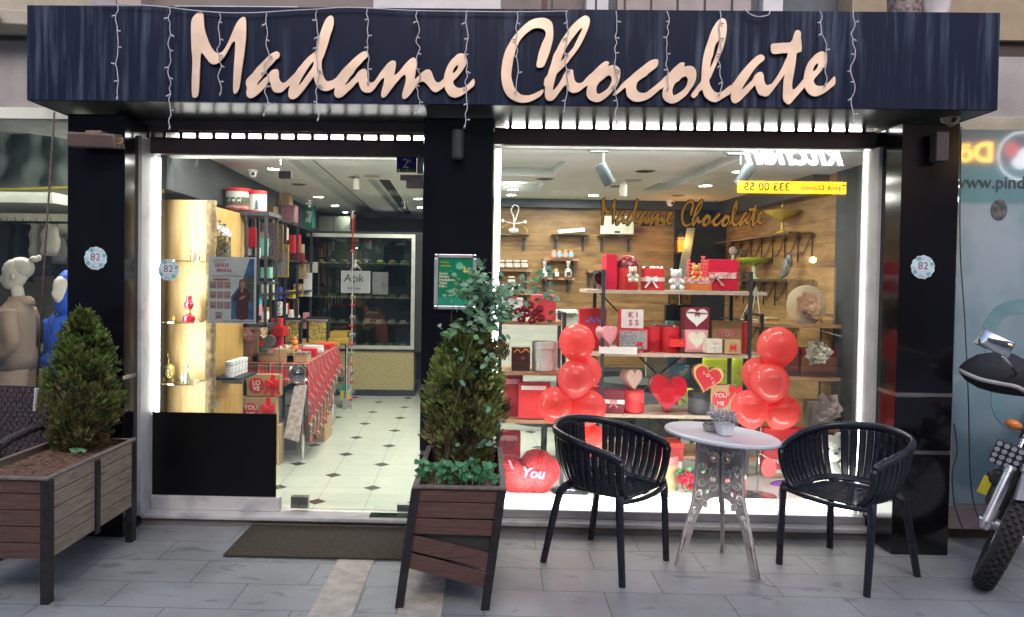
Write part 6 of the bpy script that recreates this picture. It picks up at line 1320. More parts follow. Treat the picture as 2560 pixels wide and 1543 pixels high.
# ---- racks
def rack(label, x0, x1, d0, d1, ztop, shelves, over=.05, m=SHW, th=.026, post=.026):
    t = thing('display_rack', label, 'display rack', ((x0 + x1) / 2, d0 - 4.65, .07 if d0 > 5.6 else .13)); zb_ = t.location.z; hw = (x1 - x0) / 2; D = d1 - d0
    for sx_ in (-1, 1):
        for y in (0, D): obj('post', B().box(sx_ * hw - post / 2, sx_ * hw + post / 2, y - post / 2, y + post / 2, 0, ztop - zb_), IRN, t)
        obj('side_rail', B().box(sx_ * hw - .01, sx_ * hw + .01, post / 2, D - post / 2, ztop - zb_ - .02, ztop - zb_), IRN, t)
    for z in shelves: obj('shelf', B().box(-hw - over, hw + over, post / 2 + .001 if False else -.012, D + .012, z - zb_ - th, z - zb_), m, t, bevel=.001)
    return t
XR0, XR1 = X(1505, 900, 5.5), X(1872, 900, 5.5)
z1, z2, z3 = Z(1680, 727, 5.5), Z(1680, 884, 5.5), Z(1680, 1037, 5.5)
rk = rack('wide black steel rack with three oak shelves of red gifts in the display window', XR0, XR1, 5.5, 5.93, Z(1505, 674, 5.5), (z1, z2, z3), .12)
for a, c in (((-.5, z1 - .03), (-.33, z1 - .20)), ((-.22, z2 - .03), (-.02, z2 - .22)), ((.20, z2 - .03), (-.02, z2 - .22)), ((-.02, z2 - .22), (-.2, z3 + .02)), ((-.02, z2 - .22), (.2, z3 + .02)), ((-.5, .4), (-.3, .18)), ((.5, .4), (.3, .18))):
    obj('brace', B().bar((a[0], .45, a[1] - .13), (c[0], .45, c[1] - .13), .02, .012), IRN, rk)
obj('low_shelf', B().box(-.55, .62, .0, .44, .12, .145), SHB, rk)
XL0, XL1 = X(1249, 900, 5.2), X(1409, 900, 5.2)
y1_, y2_, y3_ = Z(1320, 803, 5.2), Z(1320, 929, 5.2), Z(1320, 1049, 5.2)
rack('narrow black rack with red bags at the left edge of the display window', XL0, XL1, 5.2, 5.55, Z(1409, 781, 5.2), (y1_, y2_, y3_), -.012, SHB)
XQ0, XQ1 = X(1902, 900, 5.75), X(2105, 900, 5.75)
w1_, w2_, w3_ = Z(2000, 811, 5.75), Z(2000, 943, 5.75), Z(2000, 1072, 5.75)
rack('rack with flower rosettes at the right end of the display window', XQ0, XQ1, 5.75, 6.10, Z(1902, 785, 5.75), (w1_, w2_, w3_), .02, SHB)
# ---- top shelf
b1 = 728
gbox('tall narrow crimson velvet box at the left end of the top rack shelf', (1516, 635, 1542, 726, 5.53), 5.53, .22, CRM, bev=.008) if False else None
def G_(*a, **k): q = gbox(*a, **k); del q[0]['w']; return q
G_('tall narrow crimson velvet box at the left end of the top rack shelf', (1516, 635, 1543, 726), 5.53, .22, CRM, bev=.008)
t, w_, h_ = cyl('red round box heaped with heart sweets, little cream bear on its front', (1543, 668, 1601, 726), 5.53, RED2)
b = B().ball((0, 0, h_), w_ * .49, 24, 12, sc=(1, 1, 1.02)); obj('sweet_dome', b, cm('chocolate dark red', (.12, .01, .01), .4), t, smooth='all')
for k in range(26):
    a = k * 2.4; el = .15 + 1.2 * (k / 26); c = Vector((math.cos(a) * math.cos(el), math.sin(a) * math.cos(el), math.sin(el))) * w_ * .5; hb_ = B().prism([(q[0], q[1] - .012) for q in heart(.028, .025)], -.006, .0)
    hb_.tf(Matrix.Translation((c.x, c.y, h_ + c.z)) @ Matrix.Rotation(a + math.pi / 2, 4, 'Z') @ Matrix.Rotation(-el, 4, 'X')); obj('sweet_heart', hb_, cm('sweet coral', (.75, .10, .10), .4), t)
teddy('little cream bear tied to the front of the heart sweet box', (1568, 665, 1599, 706), 5.45, CREAM, cm('brown bow', (.15, .12, .06)))
t, w_, h_ = cyl('red round box with wide white satin ribbon and marshmallows on top', (1609, 671, 1668, 727), 5.53, RED2, ribbon=RIB, bowm=RIB)
for k in range(18): a = k * 2.4; r_ = w_ * .42 * (k / 18) ** .5; obj('marshmallow', B().ball((r_ * math.cos(a), r_ * math.sin(a), h_ + .004), .014, 8, 6), WHT if k % 4 else MAR, t, smooth='all')
teddy('white seated teddy bear with pale pink bow on the top shelf', (1668, 671, 1719, 727), 5.50, cm('white plush', (.68, .70, .70), .95, bump=.6, bscale=120), cm('pale pink bow', (.70, .42, .45)))
t, w_, h_ = cyl('low orange red round box with a tower of red heart sweets', (1718, 692, 1792, 727), 5.52, ORG, sy=.7)
obj('ribbon_band', B().lathe([(w_ / 2 * 1.0, h_ * .5), (w_ / 2 * 1.03, h_ * .98)], 30, sy=.7), cm('heart print ribbon', (.70, .62, .58), .4, var=.35, scale=50, col2=(.55, .08, .08)), t)
for col, n_ in ((0, 5), (1, 4), (2, 3), (3, 6), (4, 5), (2.5, 4)):
    for k in range(n_):
        x = -w_ * .42 + col * w_ * .17; obj('sweet_heart', B().prism([(q[0] + x, q[1] + h_ + k * .026 * 1.0 + .0) for q in heart(.030, .027)], -.05 + col * .006, -.032 + col * .006), MATS['sweet coral'], t, smooth=True)
teddy('orange bear in a red shirt in front of the heart sweet tower', (1728, 660, 1758, 700), 5.40, cm('orange plush', (.62, .30, .08), .95), None, shirt=RED2)
t, w_, h_ = G_('big square crimson box with white heart print ribbon at the right of the top shelf', (1773, 648, 1846, 727), 5.55, .16, CRM, bev=.006)
M_HR = MATS['heart print ribbon']; obj('ribbon', B().box(-w_ / 2 - .001, w_ / 2 - .02, -.005, -.001, h_ * .38, h_ * .58), M_HR, t); bow(t, -w_ * .28, -.008, h_ * .48, .075, M_HR)
t = thing('oval_mirror', 'silver rimmed oval mirror behind the crimson velvet box', 'mirror', tuple(P(1503, 652, 5.62))); obj('rim', B().lathe([(.075, 0), (.08, .008), (.066, .010), (.066, 0), (.075, 0)], 32, ax='Y', sy=.75), SLV, t, smooth=True, rz=.5); obj('glass', B().lathe([(1e-4, .004), (.067, .004)], 28, ax='Y', sy=.75), cm('mirror tint', (.15, .19, .18), .05, metal=1), t, rz=.5); obj('foot', B().box(-.02, .02, -.01, .03, -.085, -.055), SLV, t)
t.location.z = z1 + .085
# ---- second shelf
t, w_, h_ = bag('red gift bag with purple bouquet print behind the left upright of the rack', (1450, 771, 1515, 884), 5.62, .1, RED)
for k in range(5): obj('print_flower', B().lathe([(.016, 0), (.016, .001)], 10, ax='Y', sy=.8).tf(TR(-.04 + .022 * k, -.0015, h_ * (.72 + .06 * (k % 2)))), cm('violet print', (.20, .10, .35)), t)
G_('flat white box under the pink heart on the second rack shelf', (1497, 868, 1592, 886), 5.46, .20, WHT, tilt=R(-12))
hbox('pale pink heart box standing on the flat white box', (1500, 815, 1552, 868), 5.50, .08, PNK, PNK, tilt=R(35))
M_DOT = cm('grey dotted card', (.24, .24, .26), .7, var=.6, scale=120)
t, w_, h_ = G_('grey dotted box with red border and bicycle print on the second shelf', (1545, 823, 1620, 878), 5.52, .10, RED2)
obj('print_panel', B().box(-w_ / 2 + .012, w_ / 2 - .012, -.002, -.0003, .012, h_ - .012), M_DOT, t)
for q in (-.055, -.01): obj('print_wheel', B().lathe([(.017, 0), (.017, .001), (.014, .001), (.014, 0), (.017, 0)], 20, ax='Y').tf(TR(q, -.0035, .035)), CREAM, t)
bow(t, .05, -.003, h_ * .35, .035, RIBR)
t, w_, h_ = G_('white box printed KISS in red letters stacked on the grey dotted box', (1553, 774, 1609, 822), 5.53, .07, cm('kiss box front', (.62, .54, .55)))
for s_, x, z in (('K', -.018, .10), ('I', .028, .10), ('S', -.018, .042), ('S', .028, .042)): text('print_letter', s_, .058, cm('kiss print', (.30, .06, .06)), t, (x + .005, -.0015, z), ext=.0004, bold=.03)
obj('spine', B().box(-w_ / 2 - .012, -w_ / 2 - .001, 0, .07, 0, h_), RED2, t)
t, w_, h_ = hbox('big red heart shaped box with a little drawer on the second shelf', (1618, 812, 1712, 884), 5.62, .16, RED, RED)
t.location.z = z2
# open heart box is laid as a lobed drum
for c in list(t.children): bpy.data.objects.remove(c)
h_ = .19; ho = heart(.27, .24); b = B(); n_ = len(ho); b.add([(x, y - .02, 0) for x, y in ho] + [(x, y - .02, h_) for x, y in ho], [tuple(range(n_))] + [tuple(range(n_, 2 * n_))] + [(i, (i + 1) % n_, (i + 1) % n_ + n_, i + n_) for i in range(n_)])
obj('box', b.tf(TR(0, 0, 0, rz=R(165))).tf(TR(0, .2, 0)), RED, t, smooth=True); obj('drawer', B().box(.0, .12, -.055, .03, .05, .105), RED2, t, bevel=.003); obj('drawer_knob', B().ball((.085, -.06, .078), .007, 8, 6), SLV, t)
for k in range(16): obj('filling', B().ball((random.uniform(-.10, .10), random.uniform(.03, .14), h_), .012, 6, 5), MAR if k % 5 else CREAM, t, smooth='all')
t.location.y = 5.56 - 4.65
t, w_, h_ = G_('pink box with a cream heart on its front on the second shelf', (1713, 824, 1771, 882), 5.52, .12, PNK, tilt=R(3)); obj('heart_panel', B().prism([(x, z + h_ * .16) for x, z in heart(w_ * .75, h_ * .75)], -.004, -.0005), CREAM, t)
t, w_, h_ = G_('maroon box with large white heart stacked on the pink box', (1711, 769, 1774, 823), 5.52, .12, MAR); obj('heart_panel', B().prism([(x, z + h_ * .08) for x, z in heart(w_ * .84, h_ * .86)], -.004, -.0005), WHT, t); obj('ribbon', B().bar((-w_ * .4, -.006, h_ * .78), (w_ * .4, -.006, h_ * .72), .004, .008), MAR, t); bow(t, 0, -.006, h_ * .74, .025, MAR)
G_('mint box behind the maroon heart box', (1668, 803, 1712, 822), 5.72, .08, cm('pale mint', (.35, .62, .55)))
o = G_('dark stand holding two gold award plaques behind the rack', (1664, 762, 1735, 884), 5.85, .06, BLKC, name_='plaque_stand', cat='stand')
for i, (x0, x1) in enumerate(((1672, 1697), (1701, 1731))):
    t, w_, h_ = G_('gold award plaque in a maroon case, ' + ('left' if i == 0 else 'right') + ' of the pair below the top shelf', (x0, 733, x1, 762), 5.83, .03, MAR, name_='award_plaque', cat='plaque'); obj('gold_plate', B().box(-w_ * .38, w_ * .38, -.003, -.0005, .008, h_ - .006), cm('plaque gold', (.60, .50, .14), .35, metal=.5, var=.2, scale=90), t); obj('seal', B().lathe([(.012, 0), (.012, .001)], 14, ax='Y').tf(TR(0, -.004, h_ * .6)), cm('plaque seal', (.35, .28, .08)), t)
G_('small cream box with ivory bow on the second shelf', (1767, 848, 1807, 883), 5.45, .09, CREAM, bowm=WHT, tilt=R(8))
G_('small kraft box with red bow at the right of the second shelf', (1812, 850, 1852, 885), 5.46, .09, KRF, bowm=RIBR, tilt=R(-6))
t, w_, h_ = G_('kraft card box printed with pink balloons and the word YOU', (1780, 802, 1856, 884), 5.66, .05, KRF)
for x, z, r_ in ((-.05, h_ * .62, .032), (.0, h_ * .56, .03), (.05, h_ * .66, .03)): obj('print_balloon', B().lathe([(r_, 0), (r_, .001)], 20, ax='Y').tf(TR(x, -.0015, z)), cm('coral print', (.55, .14, .13)), t)
text('print_word', 'YOU', .045, CREAM, t, (0, -.003, h_ * .58), ext=.0003)
G_('thin red framed card at the right end of the second shelf', (1862, 805, 1869, 884), 5.6, .12, RED2)
for i, px in enumerate((1602, 1630)): obj('sweet_heart', B().ball((0, 0, .008), .012, 10, 6, sc=(1.3, 1, .6)), MATS['sweet coral'], loc=(X(px, 883, 5.46), 5.46 - 4.65, z2 + .001), smooth='all', L=('loose red heart sweet on the shelf edge, ' + ('left one' if i == 0 else 'right one below the red heart drum'), 'sweet'))
# ---- third shelf
t, w_, h_ = G_('dark maroon box with white ribbon band on the third shelf', (1508, 975, 1560, 1038), 5.50, .12, MAR, tilt=R(-10)); obj('ribbon', B().box(-w_ / 2 - .001, w_ / 2 + .001, -.005, -.001, h_ * .45, h_ * .62), RIB, t); bow(t, 0, -.008, h_ * .53, .04, PNK)
cyl('plain red round box on the third shelf below the rose beige heart', (1558, 978, 1616, 1040), 5.50, RED2)
hbox('rose beige velvet heart box standing on the plain red round box', (1563, 924, 1610, 979), 5.53, .09, cm('rose beige', (.42, .24, .20), .8), cm('rose beige light', (.50, .33, .28), .8), tilt=R(28))
hbox('large glossy red heart box upright in the middle of the third shelf', (1622, 938, 1712, 1037), 5.55, .12, RED, cm('gloss heart red', (.40, .003, .012), .2, coat=.5), roll=R(4))
cyl('black round box under the LOVE heart', (1728, 982, 1782, 1038), 5.50, BLKC, BLKC, lh=.25)
t, w_, h_ = hbox('red LOVE heart box with gold rim standing on the black round box', (1722, 912, 1796, 984), 5.50, .08, ORG, cm('gold rim card', (.60, .38, .16)), roll=R(14))
obj('front', B().prism([(x, z + h_ * .06) for x, z in heart(w_ * .86, h_ * .86)], -.004, -.0005), cm('love red', (.45, .01, .02)), t)
for s_, x, z in (('L', -.035, .15), ('O', -.002, .135), ('V', .03, .12), ('E', .05, .095)): text('print_letter', s_, .035, CREAM, t, (x, -.006, z), ext=.0004)
t, w_, h_ = G_('kraft box with round YOU and ME badge at the right of the third shelf', (1777, 962, 1842, 1034), 5.52, .07, KRF); M_BDG = cm('badge red', (.50, .02, .03))
obj('badge', B().lathe([(.062, 0), (.062, .001)], 28, ax='Y').tf(TR(-w_ * .12, -.002, h_ * .48)), M_BDG, t); text('print_word', 'YOU', .045, WHT, t, (-w_ * .12, -.0035, h_ * .62), ext=.0004); text('print_word', 'ME', .045, WHT, t, (-w_ * .12, -.0035, h_ * .34), ext=.0004)
bow(t, w_ * .42, -.004, h_ * .85, .07, RIBR)
t, w_, h_ = G_('dotted pale green gift bag hanging behind the brace of the rack', (1615, 892, 1674, 944), 5.98, .03, cm('dotted mint card', (.50, .60, .42), .7, var=.7, scale=140), name_='gift_bag', cat='gift bag'); obj('teal_ribbon', B().box(-w_ * .25, -w_ * .18, -.004, -.001, -.08, h_ * .7), MNT, t)
for i, r_ in enumerate(((1668, 888, 1716, 914), (1672, 914, 1724, 948))):
    t, w_, h_ = G_(('upper' if i == 0 else 'lower') + ' sky blue card box with white bunny print behind the rack', r_, 5.97 + .01 * i, .04, BLU); obj('print_bunny', B().ball((w_ * .15, -.001, h_ * .45), .03, 12, 6, sc=(1, .03, .7)).ball((w_ * .32, -.001, h_ * .7), .016, 10, 6, sc=(1, .04, 1)), WHT, t)
G_('pair of small red boxes stacked at the left of the third shelf', (1470, 967, 1512, 1036), 5.66, .1, RED, lid=RED2)
# ---- seats behind
for i, (x0, x1, y0, y1, d_) in enumerate(((1760, 1826, 892, 960, 6.8), (1834, 1885, 893, 970, 6.9), (1700, 1738, 972, 1030, 6.6))):
    x, za, zb_, w_ = rect(x0, y0, x1, y1, d_); t = thing('lime_chair', 'lime green tufted chair behind the rack, ' + ('left back', 'right back', 'low front one')[i], 'chair', (x, d_ - 4.65, .07)); obj('backrest', B().box(-w_ / 2, w_ / 2, 0, .08, zb_ - .17, za - .07), YGR, t, bevel=.03); obj('seat', B().box(-w_ / 2, w_ / 2, -.40, .0, zb_ - .25, zb_ - .17), YGR, t, bevel=.03)
    for sx_ in (-1, 1):
        for y in (-.36, .04): obj('leg', B().box(sx_ * w_ * .42 - .012, sx_ * w_ * .42 + .012, y - .012, y + .012, 0, zb_ - .25), IRN, t)
    for q in (-.25, .25): obj('button', B().ball((q * w_, -.003, (za + zb_) / 2 - .07), .012, 8, 6), cm('lime dark button', (.25, .30, .02)), t)
o = obj('pale_counter', B().box(0, 1.0, 0, .4, .07, PI(1350, 783, 7.3).z), wood('pale ash front', (.40, .42, .36), (.56, .58, .50), (1, 1, 8), .5, None, False), rz=A_I, bevel=.004, L=('pale ash fronted counter behind the left rack in the display window', 'counter')); p = PI(1205, 900, 7.3); o.location = (p.x, p.y, 0)
G_('flat pale box on the pale counter', (1393, 775, 1445, 784), 7.25, .2, WHT); G_('small silver foil parcel on the pale counter', (1456, 770, 1476, 785), 7.3, .05, SLV)
t = thing('dark_sofa', 'dark upholstered bench along the back wall behind the rack', 'bench', tuple(PI(1600, 1150, 7.55) * Vector((1, 1, 0)).length * 0 + Vector((PI(1610, 900, 7.5).x, PI(1610, 900, 7.5).y, .07))) if False else (PI(1610, 900, 7.5).x, PI(1610, 900, 7.5).y, .07), rz=A_I)
DK = cm('dark bottle green upholstery', (.012, .02, .018), .6); obj('backrest', B().box(-.55, .62, .1, .3, 0, PI(1600, 927, 7.5).z - .07), DK, t, bevel=.02); obj('seat', B().box(-.55, .62, -.45, .1, 0, .40), DK, t, bevel=.03)
for lab, px, d_ in (('round dark cafe table behind the rack, left one', 1360, 6.1), ('round dark cafe table behind the rack, middle one', 1575, 6.5)):
    p = P(px, 1080, d_); t = thing('cafe_table', lab, 'table', (p.x, p.y, .07)); obj('tabletop', B().cyl(.27, .025, (0, 0, .60), 36), DK, t, smooth=True); obj('pedestal', B().cyl(.025, .6, (0, 0, 0), 14), IRN, t, smooth=True); obj('foot', B().cyl(.18, .015, (0, 0, 0), 28), IRN, t, smooth=True)
    obj('cloth', B().lathe([(.275, .63), (.28, .50), (.30, .34)], 36), cm('dark olive cloth', (.04, .055, .045), .8), t, smooth=True)
# ---- lower level of the display
cyl('tall kraft round box with coral lid on the platform', (1640, 1143, 1701, 1250), 5.10, KRF, cm('coral lid', (.62, .10, .10)), lh=.2); 
G_('red box with satin bow on a white box behind the kraft round box', (1646, 1108, 1709, 1152), 5.48, .2, RED, lid=RED2)[0]
G_('white box under the red box with satin bow', (1648, 1152, 1706, 1172), 5.49, .18, WHT)
cyl('coral round box with cream lid under the bistro table', (1811, 1193, 1874, 1252), 5.05, cm('coral card', (.66, .09, .10)), CREAM, lh=.12)
t, w_, h_ = bag('large crimson gift bag with white lettering on the right', (1912, 1072, 2012, 1176), 5.45, .12, RED); text('print_word', 'TEKRARISTE', .042, WHT, t, (w_ * .10, -.002, h_ * .20), ext=.0004, bold=.02)
t, w_, h_ = G_('kraft box with white paper label right of the crimson bag', (1915, 1148, 2020, 1196), 5.5, .2, KRF); obj('paper_label', B().box(-w_ * .25, w_ * .2, -.002, -.0003, h_ * .25, h_ * .65), WHT, t); text('label_print', 'PASTA', .02, BLKC, t, (0, -.003, h_ * .45), ext=.0003)
p = P(1921, 1169, 5.3); t = thing('red_tag', 'round red swing tag beside the balloon stand', 'tag', tuple(p)); obj('disc', B().lathe([(.052, 0), (.052, .004)], 30, ax='Y', sy=1.35), cm('tag red', (.65, .05, .06)), t, smooth=True); obj('cord', B().tube([(-.01, 0, .07), (-.06, 0, .10)], .002, 5), RIB, t)
obj('purple_slipper', B().ball((0, 0, .04), .05, 16, 10, sc=(1.7, 1, .75)), PRP, loc=(X(1955, 1212, 5.3), .65, Z(1955, 1228, 5.3)), smooth='all', L=('purple plush slipper on the right of the display', 'slipper'))
t, w_, h_ = teddy('big white polar bear plush behind the right chair', (2022, 1088, 2150, 1250), 5.0, cm('snow plush', (.78, .78, .72), .95, bump=.6, bscale=90), None)
t['label'] = 'big white bear plush with green eye behind the right chair'
t = thing('rose_bouquet', 'bouquet of dark red roses lying on the platform beside the kraft round box', 'bouquet', (X(1726, 1245, 5.05), .42, .132)); ROSE = cm('rose petal', (.42, .004, .03), .6, var=.35, scale=60); LFM = cm('rose green', (.03, .12, .04))
def rose(par, c, r_, m=ROSE):
    b = B()
    for k in range(14):
        a = k * 2.4; q = r_ * (.18 + .82 * (k / 14)); hh = r_ * (.95 - .55 * k / 14); b.loft([[(c[0] + q * math.cos(a + u) * (1 if v else .6), c[1] + (-hh if v else r_ * .1) * 1.0, c[2] + q * math.sin(a + u) * (1 if v else .6)) for u in (-.75, -.3, .3, .75)] for v in (0, 1)], cap=False)
    return obj('rose', b, m, par, smooth='all', solid=.0015)
for k in range(12): rose(t, (random.uniform(-.07, .06), random.uniform(-.02, .03), random.uniform(.03, .12)), .032, MATS['rose petal'])
lfb = B()
for k in range(20): leaf(lfb, Vector((random.uniform(-.09, .09), .0, random.uniform(.0, .14))), Vector((random.gauss(0, 1), -.4, random.gauss(0, 1))), Vector((0, -1, .2)), .05, .03)
obj('leaves', lfb, LFM, t)
# plush heart
x, za, zb_, w_ = rect(1243, 1132, 1402, 1247, 4.92); h_ = za - zb_
t = thing('heart_cushion', 'fluffy red heart cushion embroidered with pink words leaning at the left of the display', 'cushion', (x, 4.95 - 4.65, .131)); b = B(); rings = []
FUZ = cm('red fleece', (.40, .004, .01), .95, bump=2.5, bscale=110, var=.35, scale=60, sheen=.3)
CO = smoothline([(65,535),(120,500),(220,490),(330,505),(400,545),(440,530),(500,450),(600,412),(700,410),(800,445),(890,520),(960,600),(985,700),(975,800),(920,880),(850,960),(780,1040),(700,1060),(560,1045),(420,1050),(280,1050),(190,1000),(130,900),(95,760),(70,640)], 3)
def cpt(q): v = P(1230 + q[0] / 5.712, 1060 + q[1] / 5.712, 4.92); return (v.x - x, v.z - .131)
ho = [cpt(q) for q in CO]; cz_ = h_ * .46
for f_, y in ((.02, -.085), (.4, -.080), (.7, -.062), (.9, -.03), (1.0, 0.01), (.95, .05), (.6, .09), (.02, .10)): rings.append([(q[0] * f_, .06 + y, cz_ + (q[1] - cz_) * f_) for q in ho])
bd = obj('body', b.loft(rings), FUZ, t, smooth='all')
fz = B()
for k in range(9000):
    i_ = random.random() * len(ho); i0 = int(i_); q0 = ho[i0 % len(ho)]; q1 = ho[(i0 + 1) % len(ho)]; u_ = i_ - i0; q = (q0[0] + (q1[0] - q0[0]) * u_, q0[1] + (q1[1] - q0[1]) * u_)
    f_ = random.random() ** .5; y = .065 - .082 * max(0, (1 - f_ ** 3)) ** .5; c = Vector((q[0] * f_, y, cz_ + (q[1] - cz_) * f_)); n_ = Vector((q[0] * f_ * 2, -.09, (q[1] - cz_) * f_ * 2)).normalized() + Vector((random.gauss(0, .5), random.gauss(0, .4), random.gauss(0, .5))) * .8
    s_ = Vector((random.gauss(0, 1), random.gauss(0, 1), random.gauss(0, 1))).normalized() * .0022; fz.add([c - s_, c + s_, c + n_ * .007], [(0, 1, 2)])
obj('fleece', fz, cm('fleece tips', (.48, .008, .015), .9), bd)
PE = cm('pink embroidery', (.55, .10, .16), .8); o = text('embroidery', 'I', .075, PE, t, (-w_ * .26, -.034, h_ * .66), shear=-.4, ext=.004, bold=.05); o = text('embroidery', 'You', .092, PE, t, (w_ * .06, -.030, h_ * .48), shear=.2, ext=.004, bold=.05); o.rotation_euler = (R(90), R(4), 0)
# balloons
def balloon_mat():
    m, n, l, b = nodes('red latex'); b.inputs['Base Color'].default_value = (.95, .20, .19, 1); b.inputs['Roughness'].default_value = .13; b.inputs['Coat Weight'].default_value = .2
    b.inputs['Subsurface Weight'].default_value = 0; tl = n.new('ShaderNodeBsdfTranslucent'); tl.inputs[0].default_value = (1, .22, .19, 1); mx = n.new('ShaderNodeMixShader'); mx.inputs[0].default_value = .6
    l.new(b.outputs[0], mx.inputs[1]); l.new(tl.outputs[0], mx.inputs[2]); l.new(mx.outputs[0], n['Material Output'].inputs[0]); return m
M_BAL = balloon_mat(); M_STD = glass('clear stand plastic', (.78, .86, .95), .15)
def balloons(label, base_px, d_, lst, poles, side):
    p = P(*base_px, d_); t0 = thing('balloon_stand', label + ', clear stand', 'balloon stand', (p.x, d_ - 4.65, .131)); t0['label'] = label
    obj('base', B().lathe([(.13, 0), (.13, .006), (.03, .014), (.012, .02)][::1], 30), M_STD, t0, smooth=True)
    for i, (px, py, r_, dd) in enumerate(lst):
        c = P(px, py, d_ + dd); rr_ = r_ / F * (d_ + dd); k = Vector((p.x, c.y, Z(base_px[0], base_px[2] if len(base_px) > 2 else 960, d_)))
        v = (Vector((p.x, d_ - 4.65, c.z - .30)) - c).normalized(); 
        if i == 0: v = Vector((0, 0, -1))
        pr_ = [(1e-4, -1.0), (.38, -.93), (.68, -.74), (.90, -.44), (1.0, -.05), (.96, .32), (.80, .66), (.52, .95), (.26, 1.12), (.08, 1.20), (.05, 1.24), (.09, 1.28), (.02, 1.28)]
        q = Vector((0, 0, 1)).rotation_difference(v).to_matrix().to_4x4()
        o = obj('balloon', B().lathe([(a * rr_, z * rr_) for a, z in pr_], 36).tf(q), M_BAL, smooth='all', loc=tuple(c), L=(side[i], 'balloon')); o['group'] = 'red balloons in the display window'
    for a_, b_ in poles:
        e0 = P(*a_, d_) - p; e1 = P(*b_, d_) - p; obj('pole', B().tube([Vector((e0.x, 0, e0.z + p.z - .131)), Vector((e1.x, 0, e1.z + p.z - .131))], .006, 8), M_STD, t0, smooth='all')
pos1 = ['top red balloon of the left bunch', 'middle red balloon of the left bunch', 'red balloon half hidden behind the middle of the left bunch', 'lower left red balloon of the left bunch', 'lower right red balloon of the left bunch', 'lowest red balloon of the left bunch, seen through the left chair']
balloons('clear plastic stand of the left balloon bunch', (1425, 1225), 5.02, [(1442, 854, 45, 0), (1438, 945, 45, -.03), (1462, 930, 42, .12), (1388, 1012, 45, .0), (1472, 1018, 43, .02), (1480, 1100, 38, .10)], [((1425, 1225), (1425, 1050)), ((1425, 1050), (1388, 1040)), ((1425, 1050), (1472, 1050))], pos1)
balloons('clear plastic stand of the right balloon bunch', (1892, 1225), 5.0, [(1943, 865, 48, 0), (1925, 955, 47, -.04), (1897, 935, 42, .10), (1874, 1020, 45, .0), (1955, 1027, 43, .03)], [((1892, 1235), (1905, 1040)), ((1905, 1040), (1874, 1050)), ((1905, 1040), (1950, 1050))], [s.replace('left bunch', 'right bunch') for s in pos1[:5]])
p = P(1365, 985, 4.98); 
# ---- left rack goods
t, w_, h_ = bag('white quilted paper bag with red ribbon on the left rack', (1253, 745, 1307, 803), 5.22, .1, WHT); bow(t, -.01, .02, h_ + .02, .07, RIBR); obj('slot', B().box(-w_ * .1, w_ * .5, -.002, -.0005, h_ * .86, h_ * .88), BLKC, t)
t, w_, h_ = cyl('red round box behind the red roses on the left rack', (1330, 737, 1393, 803), 5.26, cm('soft red card', (.62, .05, .06)), cm('soft red lid', (.66, .07, .08)), lh=.2)
t = thing('rose_bunch', 'bunch of crimson roses lying on the left rack shelf', 'roses', (X(1322, 803, 5.14), 5.14 - 4.65, y1_ + .002))
for px, py in ((1325, 762), (1348, 772), (1294, 778), (1318, 783), (1303, 797), (1330, 800), (1352, 795), (1338, 781), (1312, 770)): v = P(px, py, 5.12) - P(1322, 803, 5.12); rose(t, (v.x, 0, v.z), .034)
lfb = B()
for px, py in ((1275, 780), (1366, 800), (1335, 752), (1282, 795), (1370, 785)): v = P(px, py, 5.14) - P(1322, 803, 5.14); leaf(lfb, Vector((v.x, 0, v.z)), Vector((1 if px > 1322 else -1, -.2, random.gauss(0, .4))), Vector((0, -1, 0)), .05, .03)
obj('leaves', lfb, LFM, t)
t, w_, h_ = bag('brown quilted bag with orange handles on the middle shelf of the left rack', (1280, 870, 1325, 930), 5.22, .1, BRN); obj('handle', B().tube(smoothline([(-w_ * .4, -.004, h_ * .80), (-w_ * .2, -.01, h_ * .95), (0, -.012, h_ * .82), (w_ * .25, -.01, h_ * .95), (w_ * .45, -.004, h_ * .82)], 3, False), .005, 6), ORG, t, smooth='all')
for q in (-.005, .005): obj('emblem', B().lathe([(.009, 0), (.009, .002), (.0065, .002), (.0065, 0), (.009, 0)], 16, ax='Y').tf(TR(w_ * .1 + q, -.003, h_ * .58)), ORG, t)
cyl('white round box with lid on the middle shelf of the left rack', (1332, 856, 1397, 929), 5.20, WHT, WHT, lh=.25)
bag('dark red gift bag behind the bright red one on the left rack', (1260, 940, 1306, 1049), 5.30, .1, RED, tagm=PNK); bag('bright red gift bag with white band on the left rack', (1297, 958, 1376, 1049), 5.20, .1, RED2, tagm=WHT)
t, w_, h_ = bag('dark red bag with ribbon handles under the left rack', (1246, 1080, 1300, 1200), 5.32, .1, RED, BLKC, flip=1, tagm=PNK)
G_('brown woven basket box left of the rack base', (1500, 1132, 1562, 1200), 5.3, .15, cm('woven brown', (.30, .16, .10), .8, var=.7, scale=60, bump=1), name_='basket', cat='basket')
